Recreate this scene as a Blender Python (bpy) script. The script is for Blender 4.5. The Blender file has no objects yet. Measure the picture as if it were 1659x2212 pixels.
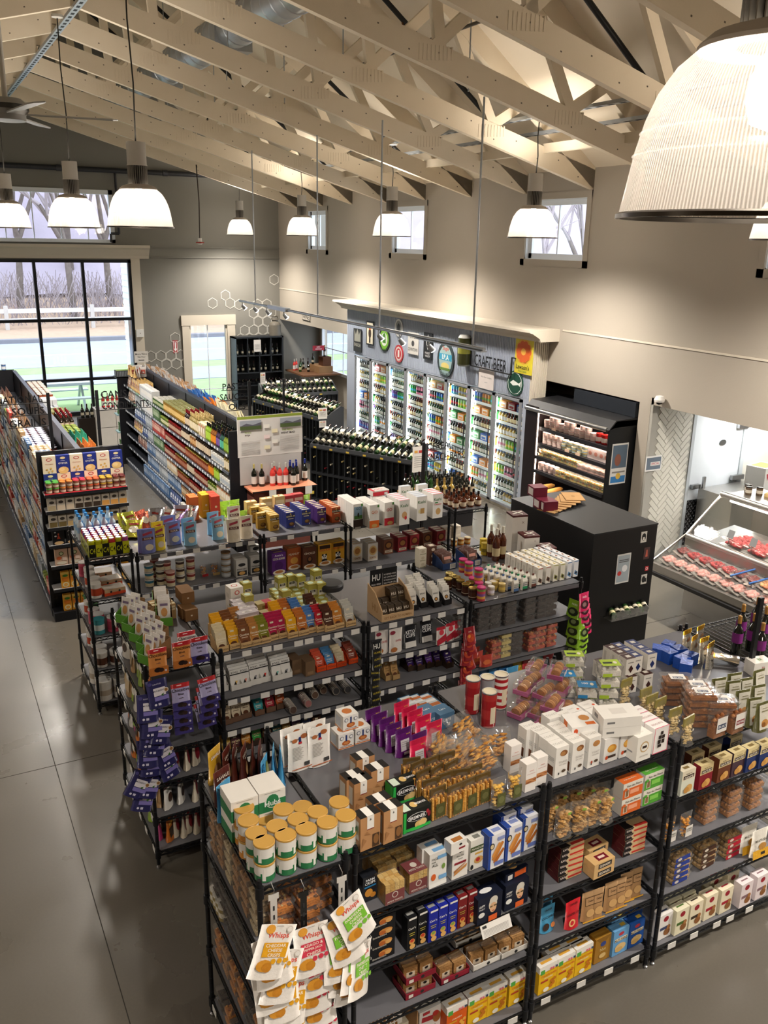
import bpy,math,random
from mathutils import Vector,Matrix
SC = bpy.context.scene
COL = SC.collection
R = random.Random(11)
# ------------------------------------------------------------------ camera
FPX = 1893.17
CAMP = Vector((0.0,0.0,4.4))
_p,_y,_r = 0.300110673,0.489243518,-0.0184043287
FWD = Vector((math.sin(_y)*math.cos(_p),math.cos(_y)*math.cos(_p),-math.sin(_p)))
_rt = Vector((math.cos(_y),-math.sin(_y),0)); _dn = FWD.cross(_rt)
RGT = _rt*math.cos(_r) + _dn*math.sin(_r)
DWN = _dn*math.cos(_r) - _rt*math.sin(_r)
cam = bpy.data.cameras.new('camera'); cam.sensor_width = 36; cam.lens = 36*FPX/2212
cam.clip_start = 0.05; cam.clip_end = 400
co = bpy.data.objects.new('camera',cam); COL.objects.link(co); SC.camera = co
co.matrix_world = Matrix(((RGT.x,-DWN.x,-FWD.x,CAMP.x),(RGT.y,-DWN.y,-FWD.y,CAMP.y),(RGT.z,-DWN.z,-FWD.z,CAMP.z),(0,0,0,1)))
# survey helpers: a pixel's sight line met with a known plane of the room gives the place in metres
def ray(u,v): return RGT*((u-829.5)/FPX) + DWN*((v-1106)/FPX) + FWD
def at_z(u,v,z): d = ray(u,v); return CAMP + d*((z-CAMP.z)/d.z)
def at_y(u,v,y): d = ray(u,v); return CAMP + d*(y/d.y)
def at_x(u,v,x): d = ray(u,v); return CAMP + d*(x/d.x)
# ------------------------------------------------------------------ world, exposure
SC.view_settings.view_transform = 'Standard'; SC.view_settings.look = 'None'
SC.view_settings.exposure = 0.18; SC.view_settings.gamma = 1.0
try: SC.view_settings.use_curve_mapping = False
except Exception: pass
W = bpy.data.worlds.new('overcast_sky'); SC.world = W; W.use_nodes = True
wn = W.node_tree; wn.nodes.clear()
wo = wn.nodes.new('ShaderNodeOutputWorld'); wb = wn.nodes.new('ShaderNodeBackground')
wtc = wn.nodes.new('ShaderNodeTexCoord'); wnz = wn.nodes.new('ShaderNodeTexNoise'); wr = wn.nodes.new('ShaderNodeValToRGB')
wnz.inputs['Scale'].default_value = 3
wr.color_ramp.elements[0].color = (0.76,0.85,1.0,1); wr.color_ramp.elements[1].color = (0.9,0.94,1.0,1)
wn.links.new(wtc.outputs['Generated'],wnz.inputs['Vector']); wn.links.new(wnz.outputs['Fac'],wr.inputs['Fac'])
wn.links.new(wr.outputs['Color'],wb.inputs['Color']); wb.inputs['Strength'].default_value = 4.0
wn.links.new(wb.outputs['Background'],wo.inputs['Surface'])
LAMP_W = 95.0
CY = SC.cycles; CY.max_bounces = 6; CY.diffuse_bounces = 3; CY.glossy_bounces = 3; CY.transmission_bounces = 3; CY.transparent_max_bounces = 10; CY.caustics_reflective = False; CY.caustics_refractive = False
# ------------------------------------------------------------------ colours and materials
def L1(c): return c/12.92 if c <= 0.04045 else ((c+0.055)/1.055)**2.4
def col(h):
    if isinstance(h,str):
        h = h.lstrip('#')
        if len(h) == 3: h = ''.join(a*2 for a in h)
        return (L1(int(h[0:2],16)/255),L1(int(h[2:4],16)/255),L1(int(h[4:6],16)/255),1.0)
    return h
MATS = {}
def newmat(name):
    m = bpy.data.materials.new(name); m.use_nodes = True; nt = m.node_tree; nt.nodes.clear()
    out = nt.nodes.new('ShaderNodeOutputMaterial'); return m,nt,out
def link(nt,a,b): nt.links.new(a,b)
def noise(nt,scale,detail=2,coord='Object',rough=0.5):
    tc = nt.nodes.new('ShaderNodeTexCoord'); n = nt.nodes.new('ShaderNodeTexNoise')
    n.inputs['Scale'].default_value = scale; n.inputs['Detail'].default_value = detail; n.inputs['Roughness'].default_value = rough
    link(nt,tc.outputs[coord],n.inputs['Vector']); return n.outputs['Fac']
def mixc(nt,fac,a,b,mode='MIX'):
    m = nt.nodes.new('ShaderNodeMix'); m.data_type = 'RGBA'; m.blend_type = mode
    for s,v in ((m.inputs[0],fac),(m.inputs[6],a),(m.inputs[7],b)):
        if hasattr(v,'links') or hasattr(v,'is_linked'): link(nt,v,s)
        else: s.default_value = v
    return m.outputs[2]
def ramp(nt,fac,*stops):
    r = nt.nodes.new('ShaderNodeValToRGB'); link(nt,fac,r.inputs[0]); e = r.color_ramp.elements
    while len(e) < len(stops): e.new(0.5)
    for el,(p,c) in zip(e,stops): el.position = p; el.color = col(c)
    return r.outputs[0]
def finish(key,rough=0.5,metal=0.0,spec=0.5,var=0.06,bump=0.0,bscale=40,sheen=0):
    """a printed or painted surface: colour comes from the piece itself, the nodes add grain"""
    m,nt,out = newmat('finish_'+key)
    a = nt.nodes.new('ShaderNodeVertexColor'); a.layer_name = 'Col'
    n = noise(nt,9,3)
    v = nt.nodes.new('ShaderNodeMapRange'); link(nt,n,v.inputs[0]); v.inputs[3].default_value = 1-var; v.inputs[4].default_value = 1+var
    cc = nt.nodes.new('ShaderNodeVectorMath'); cc.operation = 'SCALE'; link(nt,a.outputs[0],cc.inputs[0]); link(nt,v.outputs[0],cc.inputs[3])
    b = nt.nodes.new('ShaderNodeBsdfPrincipled'); link(nt,cc.outputs[0],b.inputs['Base Color'])
    b.inputs['Roughness'].default_value = rough; b.inputs['Metallic'].default_value = metal; b.inputs['Specular IOR Level'].default_value = spec
    if bump:
        bn = nt.nodes.new('ShaderNodeBump'); bn.inputs['Strength'].default_value = bump; bn.inputs['Distance'].default_value = 0.01
        link(nt,noise(nt,bscale,3),bn.inputs['Height']); link(nt,bn.outputs[0],b.inputs['Normal'])
    link(nt,b.outputs[0],out.inputs[0]); MATS[key] = m; return m
finish('card',0.55,spec=0.3)
finish('film',0.28,spec=0.5,bump=0.35,bscale=35)
finish('gloss',0.15,spec=0.5,var=0.03)
finish('matte',0.85,spec=0.15)
finish('food',0.7,spec=0.25,var=0.3,bump=0.8,bscale=90)
finish('meat',0.35,spec=0.4,var=0.25,bump=0.5,bscale=60)
finish('metal',0.32,metal=1.0,var=0.05)
finish('foil',0.25,metal=0.85,var=0.05,bump=0.5,bscale=50)
finish('powder',0.45,spec=0.35,var=0.05)
finish('kraft',0.8,spec=0.15,var=0.12)
def facing(nt,top=0.7):
    f = nt.nodes.new('ShaderNodeLayerWeight'); f.inputs[0].default_value = 0.5
    p = nt.nodes.new('ShaderNodeMath'); p.operation = 'POWER'; link(nt,f.outputs['Facing'],p.inputs[0]); p.inputs[1].default_value = 4.0
    r = nt.nodes.new('ShaderNodeMapRange'); link(nt,p.outputs[0],r.inputs[0]); r.inputs[3].default_value = 0.04; r.inputs[4].default_value = top
    return f,r.outputs[0]
def clearmat(key,tint,opac,rough=0.05,fres=1.45):
    m,nt,out = newmat('clear_'+key)
    t = nt.nodes.new('ShaderNodeBsdfTransparent'); t.inputs[0].default_value = tint
    d = nt.nodes.new('ShaderNodeBsdfPrincipled'); d.inputs['Base Color'].default_value = (0.9,0.9,0.88,1); d.inputs['Roughness'].default_value = 0.2
    g = nt.nodes.new('ShaderNodeBsdfGlossy'); g.inputs['Roughness'].default_value = rough
    f,fo = facing(nt)
    bn = nt.nodes.new('ShaderNodeBump'); bn.inputs['Strength'].default_value = 0.25 if opac > 0.02 else 0.02; bn.inputs['Distance'].default_value = 0.01
    link(nt,noise(nt,30,2),bn.inputs['Height']); link(nt,bn.outputs[0],f.inputs['Normal']); link(nt,bn.outputs[0],g.inputs['Normal'])
    m1 = nt.nodes.new('ShaderNodeMixShader'); m1.inputs[0].default_value = opac; link(nt,t.outputs[0],m1.inputs[1]); link(nt,d.outputs[0],m1.inputs[2])
    m2 = nt.nodes.new('ShaderNodeMixShader'); link(nt,fo,m2.inputs[0]); link(nt,m1.outputs[0],m2.inputs[1]); link(nt,g.outputs[0],m2.inputs[2])
    link(nt,m2.outputs[0],out.inputs[0]); MATS[key] = m
clearmat('glass',(0.97,0.985,0.98,1),0.0,0.01)
clearmat('plastic',(0.97,0.97,0.97,1),0.05,0.06)
clearmat('tub',(0.96,0.96,0.96,1),0.07,0.08)
def bottleglass(key,c):
    m,nt,out = newmat('bottle_'+key); b = nt.nodes.new('ShaderNodeBsdfPrincipled')
    b.inputs['Base Color'].default_value = col(c); b.inputs['Roughness'].default_value = 0.06; b.inputs['Coat Weight'].default_value = 0.4
    n = noise(nt,12,2); bc = mixc(nt,n,col(c),tuple(min(1,x*1.3) for x in col(c)[:3])+(1,)); link(nt,bc,b.inputs['Base Color'])
    link(nt,b.outputs[0],out.inputs[0]); MATS[key] = m
bottleglass('dark_glass','#10120c'); bottleglass('green_glass','#1c3a16'); bottleglass('amber_glass','#4a1e08'); bottleglass('rose_glass','#c23a34'); bottleglass('pale_glass','#b89a4a')
def emit(key,c,s):
    m,nt,out = newmat('glow_'+key); e = nt.nodes.new('ShaderNodeEmission'); e.inputs[0].default_value = c; e.inputs[1].default_value = s
    link(nt,e.outputs[0],out.inputs[0]); MATS[key] = m
emit('bulb',(1,0.88,0.72,1),22.0); emit('ledstrip',(0.93,1.0,0.97,1),40.0); emit('warmstrip',(1.0,0.80,0.66,1),24.0); emit('fill_glow',(1.0,0.98,0.94,1),24.0); emit('spot',(1,0.93,0.82,1),25.0)
def shade_mat():
    m,nt,out = newmat('prismatic_acrylic')
    t = nt.nodes.new('ShaderNodeBsdfTransparent'); t.inputs[0].default_value = (0.97,0.95,0.93,1)
    tl = nt.nodes.new('ShaderNodeBsdfTranslucent'); tl.inputs[0].default_value = (0.9,0.84,0.78,1)
    g = nt.nodes.new('ShaderNodeBsdfGlossy'); g.inputs['Roughness'].default_value = 0.12
    tc = nt.nodes.new('ShaderNodeTexCoord'); sp = nt.nodes.new('ShaderNodeSeparateXYZ'); link(nt,tc.outputs['Object'],sp.inputs[0])
    at = nt.nodes.new('ShaderNodeMath'); at.operation = 'ARCTAN2'; link(nt,sp.outputs[0],at.inputs[0]); link(nt,sp.outputs[1],at.inputs[1])
    ml = nt.nodes.new('ShaderNodeMath'); ml.operation = 'MULTIPLY'; link(nt,at.outputs[0],ml.inputs[0]); ml.inputs[1].default_value = 240
    sn = nt.nodes.new('ShaderNodeMath'); sn.operation = 'SINE'; link(nt,ml.outputs[0],sn.inputs[0])
    mr = nt.nodes.new('ShaderNodeMapRange'); link(nt,sn.outputs[0],mr.inputs[0]); mr.inputs[1].default_value = -1; mr.inputs[3].default_value = 0.14; mr.inputs[4].default_value = 0.34
    m1 = nt.nodes.new('ShaderNodeMixShader'); link(nt,mr.outputs[0],m1.inputs[0]); link(nt,t.outputs[0],m1.inputs[1]); link(nt,tl.outputs[0],m1.inputs[2])
    f,fo = facing(nt,0.25)
    m2 = nt.nodes.new('ShaderNodeMixShader'); link(nt,fo,m2.inputs[0]); link(nt,m1.outputs[0],m2.inputs[1]); link(nt,g.outputs[0],m2.inputs[2])
    link(nt,m2.outputs[0],out.inputs[0]); MATS['acrylic'] = m
shade_mat()
def paint(key,c1,c2,rough=0.7,scale=1.3,bump=0.05,bs=60,coord='Object',spec=0.25):
    m,nt,out = newmat('paint_'+key); b = nt.nodes.new('ShaderNodeBsdfPrincipled')
    link(nt,mixc(nt,noise(nt,scale,4,coord),col(c1),col(c2)),b.inputs['Base Color']); b.inputs['Roughness'].default_value = rough; b.inputs['Specular IOR Level'].default_value = spec
    bn = nt.nodes.new('ShaderNodeBump'); bn.inputs['Strength'].default_value = bump; bn.inputs['Distance'].default_value = 0.02
    link(nt,noise(nt,bs,2,coord),bn.inputs['Height']); link(nt,bn.outputs[0],b.inputs['Normal']); link(nt,b.outputs[0],out.inputs[0]); MATS[key] = m
paint('wall_beige','#a79f93','#aca498'); paint('wall_grey','#7f7d77','#84827b'); paint('deck_cream','#e2d6c2','#dccfba',0.8); paint('truss_cream','#e4d7c1','#dacbb2',0.7,3)
paint('trim_cream','#d2c9ba','#cdc4b4',0.5); paint('white_vinyl','#e8edf2','#dfe6ee',0.4); paint('blackframe','#15171b','#1b1d22',0.4); paint('cooler_blue','#a3abba','#abb3c2',0.45)
paint('galv','#9aa0a6','#b4b9be',0.35,8,spec=0.6); paint('grey_laminate','#4a4a4e','#525257',0.5); paint('tile_white','#d8d6cc','#cfcdc2',0.18,4,0.02,spec=0.6)
paint('grass','#7f9a68','#98b282',0.95,2.5,0.4,30); paint('asphalt','#8e94a2','#9da3b2',0.9,1.2,0.2); paint('leaflitter','#9c8776','#b59c88',0.95,3,0.5,20); paint('bark','#5a5250','#7b716c',0.95,6,0.6,20)
paint('woods','#8f8794','#a89fae',0.95,0.5,0.8,3); paint('twig','#857c80','#9d9398',0.95,3); paint('rust_leaf','#b0633c','#c27a4c',0.9,3); paint('tan_leaf','#a3936a','#b7a980',0.9,3)
paint('steel','#a8a6a2','#bcbab6',0.28,3,0.02,spec=0.7); MATS['steel'].node_tree.nodes['Principled BSDF'].inputs['Metallic'].default_value = 0.85
MATS['galv'].node_tree.nodes['Principled BSDF'].inputs['Metallic'].default_value = 0.6
def concrete():
    m,nt,out = newmat('polished_concrete'); b = nt.nodes.new('ShaderNodeBsdfPrincipled')
    c = mixc(nt,noise(nt,0.7,5,'Object',0.6),col('#5c5750'),col('#6d675d'))
    c2 = mixc(nt,noise(nt,60,4),c,col('#5c5850'))
    link(nt,c2,b.inputs['Base Color'])
    mr = nt.nodes.new('ShaderNodeMapRange'); link(nt,noise(nt,1.6,5),mr.inputs[0]); mr.inputs[3].default_value = 0.18; mr.inputs[4].default_value = 0.42; link(nt,mr.outputs[0],b.inputs['Roughness'])
    b.inputs['Specular IOR Level'].default_value = 0.55
    link(nt,b.outputs[0],out.inputs[0]); MATS['concrete'] = m
concrete()
# ------------------------------------------------------------------ mesh building
TXT = {}
def textgeo(s):
    if s not in TXT:
        cu = bpy.data.curves.new('t','FONT'); cu.body = s; cu.size = 1.0; cu.resolution_u = 2; cu.offset = 0.012; cu.align_x = 'CENTER'; cu.align_y = 'CENTER'
        o = bpy.data.objects.new('t',cu); me = bpy.data.meshes.new_from_object(o)
        vs = [tuple(v.co) for v in me.vertices]; fs = [tuple(p.vertices) for p in me.polygons]
        if vs:
            x0 = min(v[0] for v in vs); x1 = max(v[0] for v in vs); y0 = min(v[1] for v in vs); y1 = max(v[1] for v in vs)
            vs = [((v[0]-(x0+x1)/2)/(y1-y0),(v[1]-(y0+y1)/2)/(y1-y0)) for v in vs]; wdt = (x1-x0)/(y1-y0)
        else: wdt = 1
        bpy.data.objects.remove(o); bpy.data.curves.remove(cu); bpy.data.meshes.remove(me)
        TXT[s] = (vs,fs,wdt)
    return TXT[s]
class MB:
    def __init__(s): s.v = []; s.f = []; s.c = []; s.m = []; s.sm = []; s.M = None; s.fins = []
    def _fin(s,f):
        if f not in s.fins: s.fins.append(f)
        return s.fins.index(f)
    def add(s,vs,fs,c,fin,smooth=False):
        b = len(s.v)
        if s.M is not None: vs = [tuple(s.M @ Vector(p)) for p in vs]
        s.v += [tuple(p) for p in vs]; k = s._fin(fin); multi = isinstance(c,list)
        for i,f in enumerate(fs):
            s.f.append(tuple(b+j for j in f)); s.c.append(c[i] if multi else c); s.m.append(k); s.sm.append(smooth)
        return s
    def box(s,x0,x1,y0,y1,z0,z1,c='#888',fin='card',sides=None):
        vs = [(x0,y0,z0),(x1,y0,z0),(x1,y1,z0),(x0,y1,z0),(x0,y0,z1),(x1,y0,z1),(x1,y1,z1),(x0,y1,z1)]
        fs = {'B': (0,3,2,1),'T': (4,5,6,7),'F': (0,1,5,4),'K': (2,3,7,6),'L': (3,0,4,7),'R': (1,2,6,5)}
        sides = sides or {}
        return s.add(vs,list(fs.values()),[sides.get(k,c) for k in fs],fin)
    def bar(s,p,q,w,c='#222',fin='powder',h=None):
        p = Vector(p); q = Vector(q); d = (q-p); L = d.length; d.normalize(); up = Vector((0,0,1)) if abs(d.z) < 0.9 else Vector((1,0,0))
        a = d.cross(up).normalized(); b = a.cross(d).normalized(); h = h or w; a *= w/2; b *= h/2
        vs = [p-a-b,p+a-b,p+a+b,p-a+b,q-a-b,q+a-b,q+a+b,q-a+b]
        return s.add(vs,[(0,1,2,3),(7,6,5,4),(0,4,5,1),(1,5,6,2),(2,6,7,3),(3,7,4,0)],c,fin)
    def tube(s,p,q,r,n=8,c='#222',fin='powder',r2=None,caps=True):
        p = Vector(p); q = Vector(q); d = (q-p).normalized(); up = Vector((0,0,1)) if abs(d.z) < 0.9 else Vector((1,0,0))
        a = d.cross(up).normalized(); b = a.cross(d).normalized(); r2 = r if r2 is None else r2
        vs = [p+(a*math.cos(t)+b*math.sin(t))*r for t in [2*math.pi*i/n for i in range(n)]] + [q+(a*math.cos(t)+b*math.sin(t))*r2 for t in [2*math.pi*i/n for i in range(n)]]
        s.add(vs,[(i,(i+1) % n,n+(i+1) % n,n+i) for i in range(n)],c,fin,True)
        if caps: s.add(vs,[tuple(range(n-1,-1,-1)),tuple(range(n,2*n))],c,fin)
        return s
    def path(s,pts,r,n=6,c='#222',fin='powder'):
        for a,b in zip(pts,pts[1:]): s.tube(a,b,r,n,c,fin)
        return s
    def lathe(s,prof,n=16,c='#888',fin='gloss',o=(0,0,0),caps=True,sq=None):
        """prof: list of (r, z, colour, finish); colour of the band starting there"""
        for i in range(len(prof)-1):
            r0,z0 = prof[i][:2]; r1,z1 = prof[i+1][:2]; cc = prof[i][2] if len(prof[i]) > 2 else c; ff = prof[i][3] if len(prof[i]) > 3 else fin
            A = [(o[0]+r0*math.cos(2*math.pi*k/n),o[1]+r0*math.sin(2*math.pi*k/n),o[2]+z0) for k in range(n)]
            B = [(o[0]+r1*math.cos(2*math.pi*k/n),o[1]+r1*math.sin(2*math.pi*k/n),o[2]+z1) for k in range(n)]
            if r0 < 1e-6: s.add([(o[0],o[1],o[2]+z0)]+B,[(0,1+(k+1) % n,1+k)[::-1] for k in range(n)],cc,ff,True)
            elif r1 < 1e-6: s.add(A+[(o[0],o[1],o[2]+z1)],[(k,(k+1) % n,n) for k in range(n)],cc,ff,True)
            else: s.add(A+B,[(k,(k+1) % n,n+(k+1) % n,n+k) for k in range(n)],cc,ff,abs(z1-z0) > 1e-6)
        return s
    def prism(s,poly,h0,h1,c,fin,axis='z'):
        n = len(poly)
        f = {'z': lambda p,h: (p[0],p[1],h),'y': lambda p,h: (p[0],h,p[1]),'x': lambda p,h: (h,p[0],p[1])}[axis]
        vs = [f(p,h0) for p in poly]+[f(p,h1) for p in poly]
        return s.add(vs,[tuple(range(n))[::-1],tuple(range(n,2*n))]+[(i,(i+1) % n,n+(i+1) % n,n+i) for i in range(n)],c,fin)
    def art(s,items,O,U,V,w,h,e=0.0006,fin='card'):
        """flat print on a face: O lower-left corner, U/V unit axes, items in 0..1 of the face"""
        O = Vector(O); U = Vector(U); V = Vector(V); N = U.cross(V).normalized(); k = 1
        for it in items:
            off = N*(e*k); k += 1; t = it[0]
            if t == 'r':
                _,a,b,a2,b2,c = it[:6]; pts = [(a,b),(a2,b),(a2,b2),(a,b2)]
            elif t == 'e':
                _,a,b,ru,rv,c = it[:6]; n = it[6] if len(it) > 6 else 12
                pts = [(a+ru*math.cos(2*math.pi*i/n),b+rv*math.sin(2*math.pi*i/n)) for i in range(n)]
            elif t == 'p': _,pts,c = it[:3]
            elif t == 't':
                _,txt,a,b,hh,c = it[:6]; vs,fs,wd = textgeo(txt); hh = hh*h; mw = (it[6] if len(it) > 6 else 0.9)*w; sx = hh if wd*hh <= mw else mw/wd
                rot = it[7] if len(it) > 7 else 0; cr,sr = math.cos(rot),math.sin(rot)
                s.add([O+U*(a*w+x*sx*cr-y*hh*sr)+V*(b*h+x*sx*sr+y*hh*cr)+off for x,y in vs],fs,c,fin); continue
            s.add([O+U*(a*w)+V*(b*h)+off for a,b in pts],[tuple(range(len(pts)))],c,fin)
        return s
    def mesh(s,name):
        me = bpy.data.meshes.new(name); me.from_pydata(s.v,[],s.f)
        for fk in s.fins: me.materials.append(MATS[fk])
        me.polygons.foreach_set('material_index',s.m); me.polygons.foreach_set('use_smooth',s.sm)
        a = me.color_attributes.new('Col','FLOAT_COLOR','CORNER'); buf = []
        cache = {}
        for f,c in zip(s.f,s.c):
            if c not in cache: cache[c] = col(c)
            buf.extend(cache[c]*len(f))
        a.data.foreach_set('color',buf); me.update(); return me
# ------------------------------------------------------------------ objects
KIDS = {}
def ob(name,mb,parent=None,loc=(0,0,0),rz=0,rot=None,label=None,cat=None,group=None,kind=None):
    me = mb.mesh(name) if isinstance(mb,MB) else mb
    o = bpy.data.objects.new(name,me); COL.objects.link(o); o.location = loc
    o.rotation_euler = rot if rot else (0,0,rz)
    if parent is not None: o.parent = parent; KIDS.setdefault(parent.name,[]).append(o)
    return tag(o,label,cat,group,kind)
def tag(o,label=None,cat=None,group=None,kind=None):
    if label: o['label'] = label
    if cat: o['category'] = cat
    if group: o['group'] = group
    if kind: o['kind'] = kind
    return o
def thing(name,label,cat,loc=(0,0,0),rz=0,group=None): return ob(name,None,None,loc,rz,None,label,cat,group)
def dup(o,loc=None,rz=None,rot=None,label=None,group=None,parent=None,scale=None):
    c = o.copy(); COL.objects.link(c)
    if parent is not None: c.parent = parent; KIDS.setdefault(parent.name,[]).append(c)
    if loc is not None: c.location = loc
    if rz is not None: c.rotation_euler = (0,0,rz)
    if rot is not None: c.rotation_euler = rot
    if scale is not None: c.scale = scale
    tag(c,label,None,group)
    for k in KIDS.get(o.name,[]): dup(k,parent=c)
    return c
ORD = 'first second third fourth fifth sixth seventh eighth ninth tenth eleventh twelfth thirteenth fourteenth fifteenth sixteenth seventeenth eighteenth nineteenth'.split()
for _t in 'twenty thirty forty fifty sixty seventy eighty ninety'.split(): ORD += [_t[:-1]+'ieth']+[_t+'-'+o_ for o_ in ORD[:9]]
NUM = 'one two three four five six seven eight nine ten eleven twelve'.split()
PI = math.pi
# ================================================================== THE SETTING
XW,YF,SOF = 8.968,23.15,2.285          # clerestory wall, storefront wall, soffit over the recesses
RX = 2.17                                   # ridge
def zb(x): return 5.16+0.2726*(XW-x) if x >= RX else 5.16+0.2726*(XW-(2*RX-x))
def zt(x): return 5.46+0.753*(XW-x) if x >= RX else 5.46+0.753*(XW-(2*RX-x))
XL = 2*RX-XW
def struct(name,mb,parent=None,label=None,loc=(0,0,0)): return ob(name,mb,parent,loc,label=label,kind=None if parent else 'structure')
def grid_wall(axis,c0,c1,a0,a1,b0,b1,holes,fin):
    """wall slab between planes c0..c1 with rectangular holes (a0,a1,b0,b1)"""
    m = MB(); A = sorted({a0,a1,*[h[0] for h in holes],*[h[1] for h in holes]}); B = sorted({b0,b1,*[h[2] for h in holes],*[h[3] for h in holes]})
    A = [a for a in A if a0 <= a <= a1]; B = [b for b in B if b0 <= b <= b1]
    for i in range(len(A)-1):
        for j in range(len(B)-1):
            ca,cb = (A[i]+A[i+1])/2,(B[j]+B[j+1])/2
            if any(h[0] < ca < h[1] and h[2] < cb < h[3] for h in holes): continue
            if axis == 'x': m.box(c0,c1,A[i],A[i+1],B[j],B[j+1],'#fff',fin)
            else: m.box(A[i],A[i+1],c0,c1,B[j],B[j+1],'#fff',fin)
    return m
fl = struct('floor',MB().box(XL-0.2,13.2,-4,YF+0.1,-0.12,0,'#fff','concrete'),label='polished grey concrete shop floor')
for i,(p,q) in enumerate((((-4.4,7.15,0),(12,7.15,0)),((0.62,-4,0),(0.62,23,0)),((-4.4,13.2,0),(8.9,13.2,0)),((6.0,-4,0),(6.0,23,0)))):
    struct('floor_joint',MB().bar(p,q,0.006,'#3c3a36','matte',0.002),fl)
# roof decks
for nm,s in (('ceiling',1),('ceiling',-1)):
    m = MB(); x0 = RX; x1 = RX+s*(XW-RX+0.0)
    m.add([(x0,-4,zt(RX)),(x1,-4,5.46),(x1,YF+0.1,5.46),(x0,YF+0.1,zt(RX)),(x0,-4,zt(RX)+0.2),(x1,-4,5.66),(x1,YF+0.1,5.66),(x0,YF+0.1,zt(RX)+0.2)],
          [(0,1,2,3),(7,6,5,4),(0,4,5,1),(1,5,6,2),(2,6,7,3),(3,7,4,0)],'#fff','deck_cream')
    struct('ceiling',m,label='cream sloping roof deck above the trusses, %s slope' % ('window wall' if s > 0 else 'ridge beam far'))
# right wall
CW = [(10.563,12.218),(15.285,16.799),(19.925,21.224),(5.9,7.5)]
CWIN = [(a+0.1,b-0.1,4.16,5.06) for a,b in CW]
wr_ = struct('wall_right',grid_wall('x',XW,XW+0.18,-4,YF,SOF,5.6,CWIN,'wall_beige'),label='beige clerestory wall above the soffit')
struct('trim_1',MB().box(XW-0.012,XW,18.3,YF,3.10,3.125,'#fff','trim_cream').box(XW-0.012,XW,-4,11.0,3.10,3.125,'#fff','trim_cream'),label='thin ledge line along the beige wall')
struct('wall_pier',MB().box(XW,XW+0.18,8.98,9.2,0,SOF,'#fff','wall_beige'),label='narrow beige wall pier beside the deli case')
struct('wall_recess',MB().box(XW+0.18,10.3,8.98,9.05,0,SOF+0.1,'#fff','wall_beige').box(9.9,10.05,9.05,18.2,0,SOF,'#fff','wall_beige').box(XW+0.18,13,-4,9.05,SOF+0.1,SOF+0.2,'#fff','wall_beige').box(XW+0.18,10.3,9.05,YF,SOF+0.0,SOF+0.2,'#fff','wall_beige'),label='beige back wall and ceiling of the recesses')
struct('wall_back',MB().box(XL,13,-4.2,-4,0,11,'#fff','wall_beige'),label='beige wall behind the viewer')
struct('wall_left',MB().box(XL-0.18,XL,-4,YF,0,5.6,'#fff','wall_beige'),label='beige wall on the unseen side')
struct('wall_side',MB().box(13,13.2,-4,9.05,0,2.6,'#fff','wall_beige'),label='wall behind the butcher counter')
# storefront wall
FWH = [(-3.0,5.0,0.0,3.83),(-1.0,4.66,4.23,5.45),(6.41,7.443,0.12,2.18)]
m = grid_wall('y',YF,YF+0.2,XL,XW+1.4,0,5.6,FWH,'wall_grey')
m.prism([(XL,5.6),(XW,5.6),(RX,5.6+0.753*(XW-RX))],YF,YF+0.2,'#fff','wall_grey','y')
struct('wall_far',m,label='taupe grey gable wall with the storefront glazing')
m = MB()
for x0,x1,z0,z1 in ((5.5,XW,3.88,3.905),(5.5,XW,4.13,4.155)): m.box(x0,x1,YF-0.03,YF,z0,z1,'#fff','wall_grey')
struct('trim_2',m,label='grey band moulding across the grey wall')
m = MB().prism([(YF,3.86),(YF-0.06,3.86),(YF-0.09,3.93),(YF-0.2,4.08),(YF-0.26,4.12),(YF-0.26,4.185),(YF,4.185)][::-1],-3,5.45,'#fff','trim_cream','x')
struct('trim_3',m,label='cream cornice above the storefront window')
struct('trim_4',MB().box(5.0,5.22,YF-0.05,YF,0,3.88,'#fff','trim_cream'),label='cream pilaster beside the storefront window')
# storefront window
w1 = ob('window_1',None,kind='structure',label='tall black framed storefront window wall')
def bars(name,lst,fin,par): 
    for b in lst: struct(name,MB().box(*b,'#fff',fin),par)
MX = [-1.75,-0.63,0.49,1.6,2.72,3.838]
bars('mullion',[(x-0.035,x+0.035,YF-0.02,YF+0.1,0,3.83) for x in MX],'blackframe',w1)
bars('transom',[(-3,5,YF-0.021,YF+0.101,z-0.035,z+0.035) for z in (2.39,0.916)],'blackframe',w1)
bars('frame',[(-3,5,YF-0.022,YF+0.102,3.76,3.83),(-3,5,YF-0.022,YF+0.102,0,0.1),(4.93,5.0,YF-0.022,YF+0.102,0,3.83),(-3,-2.93,YF-0.022,YF+0.102,0,3.83)],'blackframe',w1)
XS = [-3]+MX+[5.0]
for i in range(len(XS)-1):
    for z0,z1 in ((0.05,0.916),(0.916,2.39),(2.39,3.8)): struct('pane',MB().box(XS[i]+0.03,XS[i+1]-0.03,YF+0.03,YF+0.036,z0+0.03,z1-0.03,'#fff','glass'),w1)
w2 = ob('window_2',None,kind='structure',label='white gridded transom window above the cornice')
bars('frame',[(-1,4.66,YF-0.05,YF+0.08,5.35,5.45),(-1,4.66,YF-0.05,YF+0.08,4.23,4.31),(4.56,4.66,YF-0.05,YF+0.08,4.23,5.45),(-1,-0.92,YF-0.05,YF+0.08,4.23,5.45)],'white_vinyl',w2)
bars('muntin',[(x-0.012,x+0.012,YF+0.02,YF+0.05,4.3,5.36) for x in [-0.3+0.62*i for i in range(8)]],'white_vinyl',w2)
bars('pane',[(-0.93,4.57,YF+0.03,YF+0.035,4.3,5.36)],'glass',w2)
w3 = ob('window_3',None,kind='structure',label='cream framed glazed door window beside the wine cabinet')
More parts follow.
